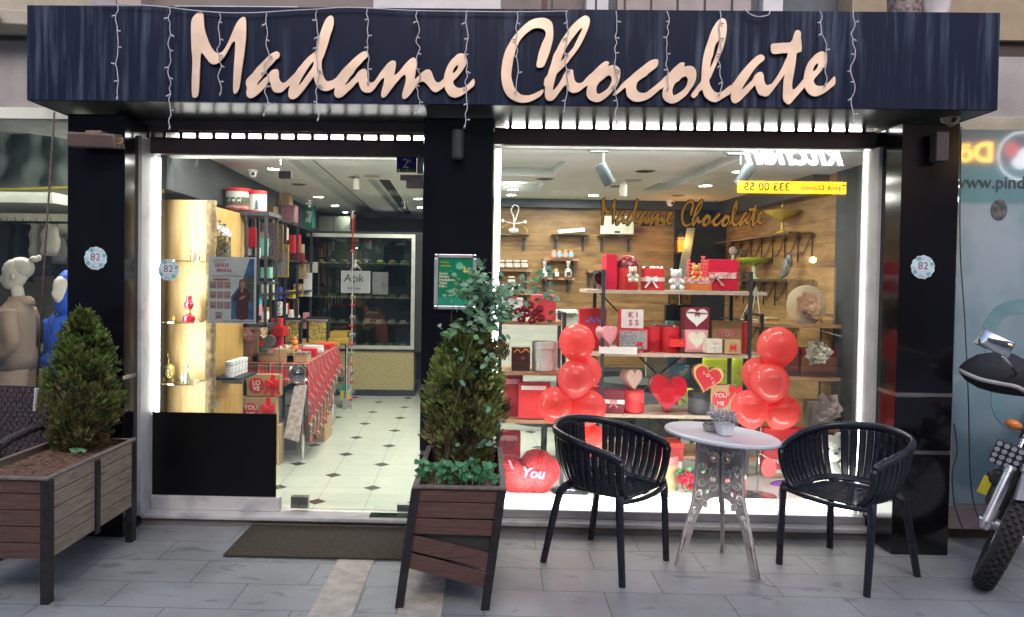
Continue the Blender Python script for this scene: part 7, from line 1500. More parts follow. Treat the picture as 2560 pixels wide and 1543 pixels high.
# ---- right rack goods
def rosette(label, px, py, r_, d_, m1, m2, back=None):
    c = P(px, py, d_); rr_ = r_ / F * d_; t = thing('flower_rosette', label, 'flower', tuple(c))
    if back: obj('hat', B().lathe([(1e-4, 0), (rr_ * .5, -.012), (rr_ * .8, 0), (rr_, .02), (rr_ * .9, .03)], 30, ax='Y'), back, t, smooth=True)
    b = B(); n_ = 5
    for lay in range(5):
        for k in range(13):
            a = k * .483 + lay * .35 + random.uniform(-.2, .2); q = random.uniform(.75, 1.1) * rr_ * (.18 + .19 * lay) * (.60 if back else .95); leaf(b, Vector((q * .45 * math.cos(a), -.03 - .012 * (4 - lay), q * .45 * math.sin(a))), Vector((math.cos(a), -.35 - random.random() * .5, math.sin(a))), Vector((random.uniform(-.6, .6), -1, random.uniform(-.6, .6))), q * .85 + .01, q * .75 + .01)
    obj('petals', b, m1, t, smooth='all'); obj('centre', B().ball((0, -.06, 0), rr_ * .12, 10, 8), m2, t); return t
rosette('large beige fabric rose on a round cream hat on top of the right rack', 2013, 763, 50, 5.9, cm('dusty pink petals', (.52, .30, .22), .8), CREAM, cm('cream hat', (.52, .46, .32), .8))
G_('maroon cube box with cream flowers on the middle shelf of the right rack', (2005, 872, 2096, 942), 5.8, .15, cm('brown wrap', (.20, .08, .05)), lid=MAR); rosette('cream and gold flower cluster on the maroon cube box', 2036, 880, 30, 5.74, CREAM, GLD)
G_('second maroon box behind the balloons on the right rack', (1960, 868, 1998, 942), 5.82, .12, cm('wrap dark', (.13, .04, .035)))
G_('kraft box with grey bow on the lowest right rack shelf', (2022, 1003, 2095, 1071), 5.82, .12, cm('grey wrap', (.28, .25, .22))); rosette('big grey lilac ribbon rosette on the lowest right rack shelf', 2058, 1018, 34, 5.76, cm('grey lilac petals', (.40, .32, .30), .7), CREAM)
# ---- scroll shelves on the right wall
M_SC = cm('scroll iron', (.05, .035, .03), .5)
def walls(label, z, d0, d1):
    t = thing('scroll_shelf', label, 'wall shelf', (CAMP.x, CAMP.y, z), rz=A_I); x = 2.998
    obj('shelf_glass', B().box(x - .20, x - .001, d0, d1, 0, .008), glass('shelf glass', (.75, .80, .70), .2), t); obj('front_rail', B().box(x - .205, x - .195, d0, d1, -.012, .004), M_SC, t)
    n_ = int((d1 - d0) / .23); 
    for i in range(n_ + 1):
        y = d0 + (d1 - d0) * i / n_; b = B().tube([(x - .006, y, 0), (x - .006, y, -.24)], .005, 6)
        b.tube([(x - .01, y - .0 + q[0] * 1.0, q[1]) for q in smoothline([(-.02, -.03), (-.04, -.045), (-.055, -.03), (-.045, -.012), (-.01, -.01), (.02, -.03), (.08, -.10), (.14, -.16), (.19, -.185), (.205, -.165), (.19, -.15)], 3, False)], .004, 5)
        obj('scroll_bracket', b, M_SC, t, smooth='all')
    return t
walls('upper scroll bracket shelf on the right wooden wall', 2.0, 6.15, 7.95); walls('middle scroll bracket shelf on the right wooden wall', 1.60, 6.1, 7.6); walls('lower scroll bracket shelf on the right wooden wall', 1.21, 6.4, 7.7)
def onwall(px, z): d = 2.88 * F / (px - 1137); return IF(2.88, d, z)
AMB = glass('amber glass', (.85, .70, .22), .25); GRG = glass('lime glass', (.55, .66, .12), .25)
p = onwall(1960, 2.012); t = thing('cake_stand', 'amber ruffled glass bowl on a tall foot, upper wall shelf', 'glass bowl', tuple(p)); obj('bowl', B().lathe([(.02, .10), (.06, .13), (.13, .17), (.16, .20), (.155, .195), (.06, .135), (1e-4, .12)], 30), cm('amber translucent', (.55, .38, .06), .15, coat=.4), t, smooth=True); obj('foot', B().lathe([(.06, 0), (.05, .01), (.012, .03), (.012, .10)], 20), MATS['amber translucent'], t, smooth=True); obj('finial', B().tube([(0, 0, .14), (0, 0, .28)], n=8, rr=[.006, .003]).ball((0, 0, .24), .014), MATS['amber translucent'], t, smooth='all')
p = onwall(1892, 1.612); t = thing('cake_stand', 'lime green glass cake stand on the middle wall shelf', 'cake stand', tuple(p)); obj('plate', B().lathe([(.02, .13), (.10, .145), (.165, .185), (.17, .20), (.16, .19), (1e-4, .15)], 30), cm('lime translucent', (.36, .42, .03), .15, coat=.4), t, smooth=True); obj('foot', B().lathe([(.05, 0), (.03, .02), (.02, .06), (.03, .10), (.02, .13)], 20), cm('clear lime foot', (.45, .47, .25), .2), t, smooth=True)
p = onwall(1838, 1.612); t = thing('vase_figure', 'silvery wrapped flower figure on the middle wall shelf', 'ornament', tuple(p)); obj('skirt', B().lathe([(.10, 0), (.06, .10), (.02, .22), (.03, .25)], 18), cm('silver wrap', (.42, .38, .32), .3, metal=.5, bump=2, bscale=30), t, smooth=True); obj('blossom', B().ball((0, 0, .29), .05, 12, 8), cm('dusty blossom', (.45, .35, .30), .8, bump=2, bscale=40), t, smooth='all'); obj('leaf', B().ball((.06, 0, .28), .035, 10, 8, sc=(1.4, .4, .8)), cm('sea green', (.20, .38, .28)), t, smooth='all')
p = onwall(1972, 1.612); t = thing('silver_slipper', 'silver sequinned slipper standing on the middle wall shelf', 'slipper', tuple(p)); obj('shoe', B().tube([(0, .10, .02), (0, .02, .05), (0, -.04, .14), (0, -.08, .20)], n=12, rr=[.02, .035, .045, .02]), cm('sequins', (.40, .40, .42), .25, metal=.7, bump=3, bscale=120, var=.5, scale=90), t, smooth='all')
p = onwall(1898, 1.222); t = thing('glass_terrarium', 'clear glass pyramid terrarium on the lower wall shelf', 'terrarium', tuple(p)); SB = cm('glass seam', (.55, .62, .50), .2)
q = [Vector(v) for v in ((-.0, -.13, 0), (0, .13, 0), (-.14, .0, 0), (.0, .0, .32), (-.07, -.08, .0))]; b = B()
for i, j in ((0, 1), (1, 2), (2, 0), (0, 3), (1, 3), (2, 3)): b.tube([q[i], q[j]], .005, 6)
obj('seams', b, SB, t, smooth='all')
t = thing('gilded_tray', 'small gold ridged tray on the lower wall shelf', 'tray', tuple(onwall(1942, 1.222))); obj('tray', B().box(-.10, .02, -.10, .10, 0, .035), GLD, t, bevel=.004); obj('inner', B().box(-.09, .01, -.09, .09, .036, .04), CREAM, t)
# ---- back wall shelves
def bws(label, px0, px1, py, m, d_=8.0, drop=38, glassy=False):
    a, c = PI(px0, py, d_), PI(px1, py, d_); t = thing('wall_shelf', label, 'wall shelf', (a.x, a.y, a.z), rz=A_I); w_ = (c - a).length
    obj('board', B().box(0, w_, 0, .14, -.008 if glassy else -.022, 0), m, t); h_ = drop / F * d_
    for q in (.14, .86): obj('bracket', B().box(w_ * q - .012, w_ * q + .012, .12, .145, -h_, -.024).box(w_ * q - .010, w_ * q + .010, 0, .119, -.045, -.024), IRN, t)
    return t
bws('glass wall shelf with two brackets, under the white arch ornament', 1236, 1326, 585, MATS['shelf glass'], glassy=True); bws('glass wall shelf with two brackets, holding the silver clutch', 1380, 1476, 586, MATS['shelf glass'], glassy=True); bws('glass wall shelf with two brackets, under the white tray', 1497, 1592, 588, MATS['shelf glass'], glassy=True)
bws('wooden wall shelf holding four small labelled jars', 1360, 1448, 646, SHB, drop=36); bws('wooden wall shelf holding four wide spread jars', 1237, 1330, 673, SHB, drop=50); bws('wooden wall shelf holding two cellophane bags', 1352, 1436, 694, SHB, drop=34); bws('lowest wooden wall shelf with stacked jars', 1237, 1330, 731, SHB, drop=40); bws('bracket wall shelf at the far right of the back wall', 1470, 1520, 676, SHB, drop=40)
JB = cm('hazel spread jar', (.12, .05, .025), .2, coat=.5); JL = cm('jar lid cream', (.62, .62, .55)); JR = cm('jar amber', (.40, .16, .05), .2, coat=.5)
od = ['first', 'second', 'third', 'fourth', 'fifth', 'sixth']
for i in range(4): jar('small jar with blue or red label, %s from the left on the upper wooden shelf' % od[i], 1385 + 14.5 * i, 645, 7.98, 21, 13, JR, cm('gold lid', (.5, .42, .25), .3, metal=.6), (PNK, BLU)[i % 2], group='small labelled jars on the wooden shelf')
for i in range(4): jar('wide spread jar with cream label, %s from the left on its wooden shelf' % od[i], 1253 + 19.5 * i, 672, 7.98, 22, 18, JB, JL, LG, group='wide spread jars on the wooden shelf')
for i, (px, py) in enumerate(((1261, 730), (1280, 730), (1299, 730), (1279, 710))): jar('pale labelled spread jar, %s on the lowest wooden shelf' % ('left', 'middle', 'right', 'top one standing')[i], px, py, 7.98, 19, 18, JB, JL, LG, group='stacked spread jars on the lowest shelf')
for i, px in enumerate((1361, 1420)):
    p = PI(px, 694, 7.98); t = thing('sweet_bag', 'tied cellophane bag of sweets, ' + ('left' if i == 0 else 'right') + ' one on the wooden shelf', 'sweet bag', tuple(p)); obj('bag', B().lathe([(.035, 0), (.045, .05), (.03, .09), (.008, .10), (.03, .18)], 12), cm('crinkled cellophane', (.55, .52, .48), .2, bump=3, bscale=60, var=.6, scale=60), t, smooth=True); obj('label', B().box(-.02, .02, -.047, -.044, .02, .06), BLKC if i else WHT, t)
jar('round amber honey jar between the two cellophane bags', 1391, 694, 7.98, 22, 14, JR, GLD, WHT)
p = PI(1430, 584, 7.98); t = thing('silver_clutch', 'sparkling silver clutch bag on the middle glass shelf', 'clutch bag', tuple(p)); obj('clutch', B().box(-.15, .15, 0, .08, .002, .055).tf(TR(0, 0, 0, ry=R(-5))), SLV, t, bevel=.01); obj('clasp', B().ball((0, -.004, .05), .01), GLD, t)
p = PI(1543, 586, 7.98); t = thing('white_tray', 'white rounded tray with a handle hole propped on the right glass shelf', 'tray', tuple(p)); obj('tray', B().box(-.18, .18, 0, .02, .0, .20), cm('tray white', (.60, .64, .52), .4), t, bevel=.018); obj('handle_hole', B().box(-.03, .03, -.002, -.0005, .015, .035), BLKC, t)
p = PI(1284, 583, 7.95); t = thing('arch_ornament', 'white wire flower ornament with gold beaded arch on the left glass shelf', 'ornament', tuple(p))
obj('arch', B().tube([(.15 * math.cos(a), .04, .01 + .10 * math.sin(a)) for a in [k * math.pi / 16 for k in range(17)]], .008, 6), cm('gold beads', (.50, .36, .10), .4, bump=3, bscale=60), t, smooth='all'); obj('ribbon_loop', B().tube(smoothline([(0, 0, .02), (.0, 0, .16), (-.03, 0, .24), (0, 0, .30), (.05, 0, .27), (.03, 0, .18), (0, 0, .10)], 4, False), .008, 6), WHT, t, smooth='all')
obj('flower', B().ball((0, 0, .03), .04, 12, 8, sc=(1.4, .6, .7)).ball((-.12, 0, .13), .02).ball((.12, 0, .12), .02).tube([(-.12, 0, .13), (0, 0, .10), (.12, 0, .12)], .006, 6), WHT, t, smooth='all')
# lantern on the corner panel
p = PI(1702, 640, 7.9); t = thing('wall_lantern', 'black wall lantern glowing orange in the back corner', 'lantern', (p.x, p.y, PI(1702, 630, 7.9).z)); obj('frame', B().box(-.055, .055, -.05, .05, -.02, 0).box(-.055, .055, -.05, .05, .13, .16).lathe([(.05, .16), (.01, .22)], 12), M_LB, t, bevel=.003)
for a in (-1, 1):
    for c in (-1, 1): obj('corner_bar', B().box(a * .045 - .004, a * .045 + .004, c * .045 - .004, c * .045 + .004, 0, .13), M_LB, t)
obj('lit_glass', B().box(-.032, .032, -.032, .032, .005, .125), emis('lantern orange', (1, .20, .015), 2.2), t); obj('arm', B().box(-.01, .01, .05, .20, .0, .02).box(-.02, .02, .20, .22, -.12, .06), M_LB, t)
lp = bpy.data.lights.new('lantern_light', 'POINT'); lp.energy = 4; lp.color = (1, .4, .1); lp.shadow_soft_size = .05; lo = bpy.data.objects.new('lantern_light', lp); COL.objects.link(lo); lo.location = (p.x, p.y - .12, p.z + .15)
o = obj('leaning_plank', B().hexa([(0, 0, 0), (.12, 0, 0), (.12, .03, 0), (0, .03, 0), (.28, .25, 1.25), (.36, .25, 1.25), (.36, .28, 1.25), (.28, .28, 1.25)]), cm('grey green plank', (.16, .19, .15), .7), loc=(PI(1660, 900, 7.6).x, PI(1660, 900, 7.6).y, .9), L=('grey green plank leaning in the back corner below the lantern', 'plank'))

# ================================================================== left bay interior
PINE = wood('bright pine board', (.45, .28, .11), (.62, .43, .20), (7, 7, .8), .5, None, True); BARKM = mat('live bark edge', (.13, .085, .04), .9, var=.6, scale=25, bump=2, bscale=35, col2=(.30, .21, .11)); PINE2 = wood('amber pine board', (.42, .25, .07), (.56, .36, .12), (7, 7, .8), .5, None, True)
x, za, zb_, w_ = rect(394, 499, 514, 1038, 4.98)
t = thing('pine_partition', 'tall bright pine partition with live bark edge left of the poster', 'partition', (x, .33, .07)); h_ = za - .07
obj('board', B().box(-w_ / 2, w_ / 2, 0, .035, 0, h_), PINE, t)
b = B(); rings = []
for k in range(30): z = h_ * k / 29; q = .004 * math.sin(k * 1.3) + .003 * math.sin(k * 3.1); rings.append([(w_ / 2 + .001 + q * .2, -.012 + q, z), (w_ / 2 + .046 + q, -.006, z), (w_ / 2 + .050 + q, .045, z), (w_ / 2 + .001, .045, z)])
obj('bark_edge', b.loft(rings), BARKM, t, smooth='all')
p0 = P(532, 515, 5.10); p1 = P(611, 515, 5.75); v = p1 - p0; t2 = thing('pine_side_board', 'amber pine board receding behind the poster', 'partition', (p0.x, p0.y, .07), rz=math.atan2(v.y, v.x)); obj('board', B().box(0, v.length if False else Vector((v.x, v.y)).length, 0, .03, 0, p0.z - .07), PINE2, t2)
for i, (py, lab) in enumerate(((651, 'upper'), (806, 'middle'), (961, 'lower'))):
    z = Z(450, py, 4.75); obj('glass_shelf', B().box(X(397, py, 4.72), X(494, py, 4.85), 4.76 - 4.65, .328, z - .008, z), MATS['shelf glass'], L=(lab + ' glass shelf on the bright pine partition', 'glass shelf'))
zS = [Z(450, py, 4.75) + .001 for py in (651, 806, 961)]
p = P(488, 650, 4.87); t = thing('glass_decanter', 'slender clear glass decanter on the upper glass shelf', 'decanter', (p.x, .22, zS[0])); obj('bottle', B().lathe([(.03, 0), (.034, .02), (.028, .05), (.010, .11), (.008, .16), (.012, .165)], 24), glass('decanter glass', (.92, .90, .82), .3), t, smooth=True); obj('stopper', B().ball((0, 0, .185), .014), SLV, t, smooth='all')
p = P(472, 803, 4.87); t = thing('oil_lamp', 'red glass oil lamp on the middle glass shelf', 'oil lamp', (p.x, .22, zS[1])); RG = cm('ruby glass', (.50, .005, .03), .08, coat=.8)
obj('font', B().lathe([(.040, 0), (.042, .015), (.036, .035), (.016, .045), (.014, .055)], 24), RG, t, smooth=True); obj('burner', B().cyl(.014, .022, (0, 0, .056)), GLD, t, smooth=True); obj('chimney', B().lathe([(.018, .079), (.030, .10), (.032, .115), (.018, .135), (.020, .168)], 24), RG, t, smooth=True)
p = P(437, 803, 4.87); t = thing('brass_figurine', 'tiny brass figurine on the middle glass shelf', 'figurine', (p.x, .2, zS[1])); obj('figure', B().lathe([(.012, 0), (.010, .02), (.004, .026)], 10).ball((.0, 0, .030), .006).ball((.009, 0, .018), .005), GLD, t, smooth='all')
p = P(421, 960, 4.87); t = thing('brass_pot', 'small gilded three legged pot with finial on the lower glass shelf', 'pot', (p.x, .21, zS[2])); BRS = cm('pale brass', (.72, .60, .25), .2, metal=.8)
obj('pot', B().lathe([(.024, .02), (.040, .035), (.044, .06), (.038, .085), (.044, .09), (.03, .11), (.008, .125)], 24), BRS, t, smooth=True); obj('finial', B().tube([(0, 0, .12), (.008, 0, .15), (-.004, 0, .175), (.0, 0, .19)], n=8, rr=[.008, .004, .006, .003]), BRS, t, smooth='all')
for a in (0, 2.1, 4.2): obj('foot', B().tube([(.025 * math.cos(a), .025 * math.sin(a), .03), (.035 * math.cos(a), .035 * math.sin(a), .0)], .004, 6), BRS, t)
p = P(470, 960, 4.87); t = thing('silver_figurine', 'little silver figurine group on the lower glass shelf', 'figurine', (p.x, .2, zS[2])); obj('figure', B().lathe([(.024, 0), (.020, .03), (.006, .07), (.005, .10)], 14).ball((0, 0, .11), .014).lathe([(.014, 0), (.010, .03), (.006, .045)], 10, (-.03, 0, 0)).ball((-.03, 0, .05), .008), SLV, t, smooth='all')
# jars on the side board
zs_ = Z(550, 935, 5.3); v.z = 0; vd = v.normalized(); nn = Vector((-vd.y, vd.x, 0)) * -1
sh = thing('jar_shelf', 'dark shelf with white jars on the amber pine board', 'shelf', (p0.x, p0.y, zs_), rz=math.atan2(v.y, v.x)); obj('board', B().box(.02, v.length * .55, -.20, -.002, -.02, -.002), DK, sh); obj('bracket', B().box(.2, .22, -.15, -.003, -.07, -.021), CREAM, sh)
for i in range(5):
    q = p0 + vd * (.05 + .068 * i) + nn * .11; t = thing('white_jar', 'white labelled jar, %s from the front on the pine shelf' % od[i], 'jar', (q.x, q.y, zs_), group='white jars on the pine shelf'); obj('jar', B().lathe([(.032, 0), (.033, .075), (.028, .085)], 20), cm('jar label white', (.66, .64, .66), .5, var=.3, scale=50), t, smooth=True); obj('lid', B().lathe([(.034, .0855), (.034, .108), (.031, .110)], 20), WHT, t, smooth=True)
jar('turquoise labelled jar low behind the left pane', 527, 1022, 5.15, 36, 20, cm('green glass', (.25, .27, .10), .15), GLD, BLU)
cs = P(550, 642, 5.2); obj('candy_shelf', B().box(-.14, .14, -.03, .16, -.02, -.002), DK, loc=(cs.x, .50, cs.z), L=('dark shelf under the two candy jars beside the pine partition', 'shelf'))
for i, (px, h0, c1_, c2_) in enumerate(((544, 95, (.15, .45, .35), (.65, .60, .20)), (562, 80, (.03, .03, .03), (.62, .60, .50)))):
    p = P(px, 641, 5.2); t = thing('candy_jar', ('taller glass jar of mint and yellow candies' if i == 0 else 'glass jar of black and white candies') + ' with domed silver lid', 'candy jar', (p.x, .57 if i == 0 else .53, cs.z)); r_ = .048; hh = h0 / F * 5.2 * .62
    obj('sweets', B().lathe([(r_ * .93, .004), (r_ * .93, hh * .72)], 20), cm('candy mix %d' % i, c1_, .4, var=.9, scale=45, col2=c2_, bump=2, bscale=50), t, smooth=True); obj('jar_glass', B().lathe([(r_, 0), (r_, hh)], 24), glass('jar glass', (.90, .93, .88), .2), t, smooth=True); obj('lid', B().lathe([(r_ * 1.15, hh + .001), (r_ * 1.15, hh + .012), (r_ * .8, hh + .05), (r_ * .3, hh + .075), (r_ * .32, hh + .09), (1e-4, hh + .10)], 24), SLV, t, smooth=True)
# christmas tins
def tinmat(nm_, bands):
    m, n, l, b = nodes(nm_); tc = n.new('ShaderNodeTexCoord'); sp = n.new('ShaderNodeSeparateXYZ'); l.new(tc.outputs['Generated'], sp.inputs[0]); r = n.new('ShaderNodeValToRGB'); r.color_ramp.interpolation = 'CONSTANT'; e = r.color_ramp.elements; e[0].color = (*bands[0][1], 1); e[1].position = bands[1][0]; e[1].color = (*bands[1][1], 1)
    for p_, c_ in bands[2:]: q = e.new(p_); q.color = (*c_, 1)
    nz = n.new('ShaderNodeTexNoise'); nz.inputs['Scale'].default_value = 14; l.new(tc.outputs['Object'], nz.inputs[0]); k = mnode(n, l, 'ADD', sp.outputs[2], mnode(n, l, 'MULTIPLY', mnode(n, l, 'SUBTRACT', nz.outputs[0], .5), .12)); l.new(k, r.inputs[0]); l.new(r.outputs[0], b.inputs['Base Color']); b.inputs['Roughness'].default_value = .3; return m
t, w_, h_ = cyl('wide christmas tin with white deer frieze and red lid on top of the left rack', (553, 468, 617, 525), 5.85, tinmat('deer tin', [(0, (.45, .06, .05)), (.12, (.62, .40, .35)), (.24, (.40, .06, .05)), (.34, (.09, .11, .05)), (.68, (.62, .62, .55))]), RED2, lh=.16, name_='christmas_tin', cat='tin')
for k in range(3): b = B().box(-.013, .013, 0, .001, 0, .012).box(-.012, -.009, 0, .001, -.012, 0).box(.008, .011, 0, .001, -.012, 0).box(.010, .014, 0, .001, .012, .024).box(.012, .022, 0, .001, .02, .026); a = -.45 + .42 * k; obj('deer_print', b.tf(TR(w_ / 2 * math.sin(a), -w_ / 2 * math.cos(a) * 1.0 - .001, h_ * .40, rz=a)), WHT, t)
t, w_, h_ = cyl('narrower christmas tin with a blue fir tree and red lid beside the deer tin', (616, 475, 660, 535), 5.65, tinmat('tree tin', [(0, (.62, .62, .6)), (.06, (.50, .08, .06)), (.2, (.66, .66, .64)), (.9, (.70, .70, .68))]), RED2, lh=.16, name_='christmas_tin', cat='tin')
shape('tree_print', [[(-.02, .03), (.02, .03), (.008, .05), (.017, .052), (.006, .072), (.013, .074), (0, .11), (-.013, .074), (-.006, .072), (-.017, .052), (-.008, .05)]], cm('tree blue', (.08, .14, .22)), t, (w_ * .08, -w_ / 2 - .001, .005), ext=.0004)
# ---- black rack along the left wall, filled with boxes
zr1 = P(640, 530, 5.7).z
t = thing('black_rack', 'tall black rack carrying the christmas tins', 'rack', (P(625, 700, 5.7).x, 5.70 - 4.65, .07))
hw = .16
obj('top_shelf', B().box(-.30, hw, -.05, .30, zr1 - .07 - .03, zr1 - .07), IRN, t)
for sx_, y in ((-.02, -.03), (.13, -.03), (-.02, .26), (.13, .26)): obj('post', B().box(sx_ - .010, sx_ + .010, y - .01, y + .01, 1.10, zr1 - .101), IRN, t)
for z in (1.17, 1.50): obj('shelf', B().box(-.04, .15, -.04, .28, z - .07, z - .05), IRN, t)
WR = -1.80
def onleft(px, z=None, xr=WR): d = xr * F / (px - 1137); return d
lrk = thing('long_wall_rack', 'long black steel rack of gift boxes along the left wall', 'rack', (CAMP.x, CAMP.y, .07), rz=A_I)
ztl = 1.56 + (697 - 565) / F * 8.2 - .07
for d_ in (6.6, 7.2, 7.8, 8.4, 9.2):
    for xx in (-2.13, -1.78): obj('post', B().box(xx - .013, xx + .013, d_ - .013, d_ + .013, 0, ztl), IRN, lrk)
for z in (ztl, ztl - .40, ztl - .74, ztl - 1.08, ztl - 1.4): obj('shelf', B().box(-2.15, -1.76, 6.55, 9.25, z - .02, z), IRN, lrk)
def L_(label, r_, m, dep=.16, lid=None, name_='gift_box', cat='gift box', xr=-1.82, tilt=0, ribbon=None, bowm=None, dd=0):
    pxm = (r_[0] + r_[2]) / 2; d_ = xr * F / (pxm - 1137) + dd; d_ = max(5.4, min(9.25, d_)); q = gbox(label, r_, d_, dep, m, lid=lid, tilt=tilt, name_=name_, cat=cat, ribbon=ribbon, bowm=bowm); del q[0]['w']; return q
L_('plain kraft box on top of the dotted pink box, high on the left rack', (688, 473, 723, 512), KRF); L_('pinkish dotted box with cream tag high on the left rack', (683, 512, 736, 556), cm('dotted mauve', (.36, .17, .20), .7, var=.25, scale=40)); L_('kraft box behind the dotted box, high on the left rack', (661, 514, 684, 556), cm('dull kraft', (.22, .15, .07)))
t, w_, h_ = L_('teal green box with a white house tag at the end of the left rack', (754, 513, 781, 570), TEA); obj('tag', B().box(-.03, .035, -.006, -.002, h_ * .25, h_ * .75).tf(TR(ry=.15)), WHT, t); obj('tag_window', B().box(-.01, .015, -.009, -.007, h_ * .45, h_ * .62), TEA, t)
def frame(label, r_, d_, fm, pm):
    x, za, zb_, w_ = rect(*r_, d_); h_ = za - zb_; t = thing('picture_frame', label, 'picture frame', (x, d_ - 4.65, zb_)); q = .018; b = B()
    for s_ in ((-w_ / 2, w_ / 2, 0, .02, 0, q), (-w_ / 2, w_ / 2, 0, .02, h_ - q, h_), (-w_ / 2, -w_ / 2 + q, 0, .02, q, h_ - q), (w_ / 2 - q, w_ / 2, 0, .02, q, h_ - q)): b.box(*s_)
    obj('frame', b, fm, t, bevel=.002); obj('picture', B().box(-w_ / 2 + q * .8, w_ / 2 - q * .8, .008, .014, q * .8, h_ - q * .8), pm, t); return t, w_, h_
OLD = cm('old gold frame', (.34, .21, .05), .35, metal=.6)
t, w_, h_ = frame('gold framed purple picture with a pale oval on the left rack', (628, 556, 690, 648), 7.0, OLD, cm('purple brown picture', (.13, .08, .11), .5, var=.3, scale=30)); obj('oval', B().lathe([(.07, 0), (.07, .001)], 28, ax='Y', sy=1.3).tf(TR(0, .006, h_ * .5)), cm('picture cream', (.50, .42, .30), .6, var=.5, scale=12, col2=(.20, .12, .16)), t)
frame('narrow gold framed carved panel right of the oval picture', (690, 560, 707, 648), 7.2, OLD, cm('carved brown', (.25, .14, .09), .6, var=.7, scale=50))
frame('bright gold frame with grey inset low behind the oval picture', (672, 610, 721, 694), 7.5, cm('bright gold frame', (.60, .45, .08), .3, metal=.5), GRYC)
# many boxes of the rack: (px rect, material, words)
SRT = [((607, 568, 640, 618), RED, 'red and white tall box'), ((608, 618, 644, 645), WHT, 'white box with maroon lid'), ((635, 595, 664, 640), MNT, 'mint ribboned tall box'), ((650, 668, 675, 696), MNT, 'mint lidded cube'), ((700, 568, 716, 600), CREAM, 'cream booklet box'), ((722, 587, 735, 633), RED, 'dark red tube box, left'), ((737, 586, 748, 631), RED2, 'bright red tube box, right'),
 ((724, 632, 758, 656), MAR, 'maroon wide box'), ((748, 610, 757, 634), cm('pale green tag', (.4, .5, .25)), 'pale green tag box'), ((745, 650, 762, 698), cm('honeycomb brown', (.30, .20, .10), .6, var=.6, scale=50), 'honeycomb patterned box'), ((762, 655, 792, 682), CREAM, 'cream ribboned box'), ((758, 682, 776, 742), WHT, 'white tall box with pink ribbon'),
 ((652, 705, 664, 748), cm('pale leaf', (.45, .50, .40)), 'pale grey green slab box'), ((671, 700, 684, 750), cm('mint pale slab', (.5, .62, .48)), 'pale mint slab box'), ((688, 718, 700, 748), cm('cobalt', (.03, .06, .35)), 'cobalt blue box'), ((707, 725, 716, 746), cm('plum', (.16, .02, .10)), 'plum box'), ((721, 726, 734, 747), cm('yellow and plum', (.55, .42, .05)), 'yellow banded box'), ((733, 710, 754, 742), cm('zebra brown', (.35, .22, .10), .6, var=.8, scale=25), 'striped brown box'),
 ((652, 769, 666, 779), cm('tan lid', (.40, .18, .08)), 'tan lidded box'), ((652, 779, 666, 800), WHT, 'white small box'), ((688, 755, 700, 790), cm('chevron', (.62, .62, .58), .6, var=.95, scale=70), 'chevron patterned tall box'), ((706, 760, 713, 787), CREAM, 'cream slim box'), ((712, 757, 717, 787), RED, 'red slim box'), ((719, 775, 729, 799), WHT, 'white card box with black print'), ((732, 749, 742, 785), cm('brown slab', (.28, .18, .10)), 'brown slab box'), ((734, 788, 745, 798), WHT, 'low white box'), ((757, 782, 769, 822), PNK, 'pink print tall box'),
 ((642, 735, 648, 762), cm('turquoise', (.05, .42, .50)), 'turquoise box edge'), ((642, 762, 648, 790), PNK, 'pale pink box edge')]
for r_, m, wds in SRT: L_(wds + ' on the shelves of the long wall rack', r_, m, .10, xr=-1.80)
# ---- plaid table
def plaid():
    m, n, l, b = nodes('red tartan'); tc = n.new('ShaderNodeTexCoord'); mp = n.new('ShaderNodeMapping'); mp.inputs['Rotation'].default_value = (R(45), 0, R(45)); l.new(tc.outputs['Object'], mp.inputs[0]); sp = n.new('ShaderNodeSeparateXYZ'); l.new(mp.outputs[0], sp.inputs[0])
    def st(v, per, w_, off=0): return mnode(n, l, 'LESS_THAN', mnode(n, l, 'FRACT', mnode(n, l, 'ADD', mnode(n, l, 'DIVIDE', v, per), off)), w_)
    def mix(fac, a_, c_):
        x = n.new('ShaderNodeMix'); x.data_type = 'RGBA'; l.new(fac, x.inputs[0]) if not isinstance(fac, float) else None
        if isinstance(a_, tuple): x.inputs[6].default_value = (*a_, 1)
        else: l.new(a_, x.inputs[6])
        x.inputs[7].default_value = (*c_, 1); return x.outputs[2]
    o = (.42, .015, .03); u, w = mnode(n, l, 'ADD', sp.outputs[0], sp.outputs[1]), sp.outputs[2]
    g = mnode(n, l, 'MULTIPLY', mnode(n, l, 'ADD', st(u, .13, .38, .5), st(w, .13, .38, .5)), .5); o = mix(g, o, (.03, .06, .03))
    for v_ in (u, w):
        o = mix(mnode(n, l, 'MULTIPLY', st(v_, .13, .05), .8), o, (.62, .55, .48)); o = mix(mnode(n, l, 'MULTIPLY', st(v_, .13, .03, .35), .6), o, (.55, .5, .3))
    l.new(o, b.inputs['Base Color']); b.inputs['Roughness'].default_value = .85; return m
TAR = plaid()
t = thing('gift_table', 'long steel legged table with a red tartan cloth behind the door', 'table', (CAMP.x, CAMP.y, .07), rz=A_I)
zt_ = .79
obj('tabletop', B().box(-1.77, -1.20, 6.0, 8.5, zt_ - .03, zt_), SHB, t, bevel=.003)
for xx, yy in ((-1.22, 6.03), (-1.74, 6.03), (-1.22, 8.45), (-1.22, 7.5)): obj('leg', B().lathe([(.014, 0), (.020, zt_ - .031)], 12, (xx, yy, 0)), SLV, t, smooth=True)
t = thing('tartan_cloth', 'red tartan cloth hanging in folds from the gift table', 'tablecloth', (CAMP.x, CAMP.y, .07), rz=A_I)
b = B(); b.add([(-1.79, 5.97, zt_ + .004), (-1.18, 5.97, zt_ + .004), (-1.18, 7.6, zt_ + .004), (-1.79, 7.6, zt_ + .004)], [(0, 1, 2, 3)]); obj('top', b, TAR, t)
n_ = 30; vs = []
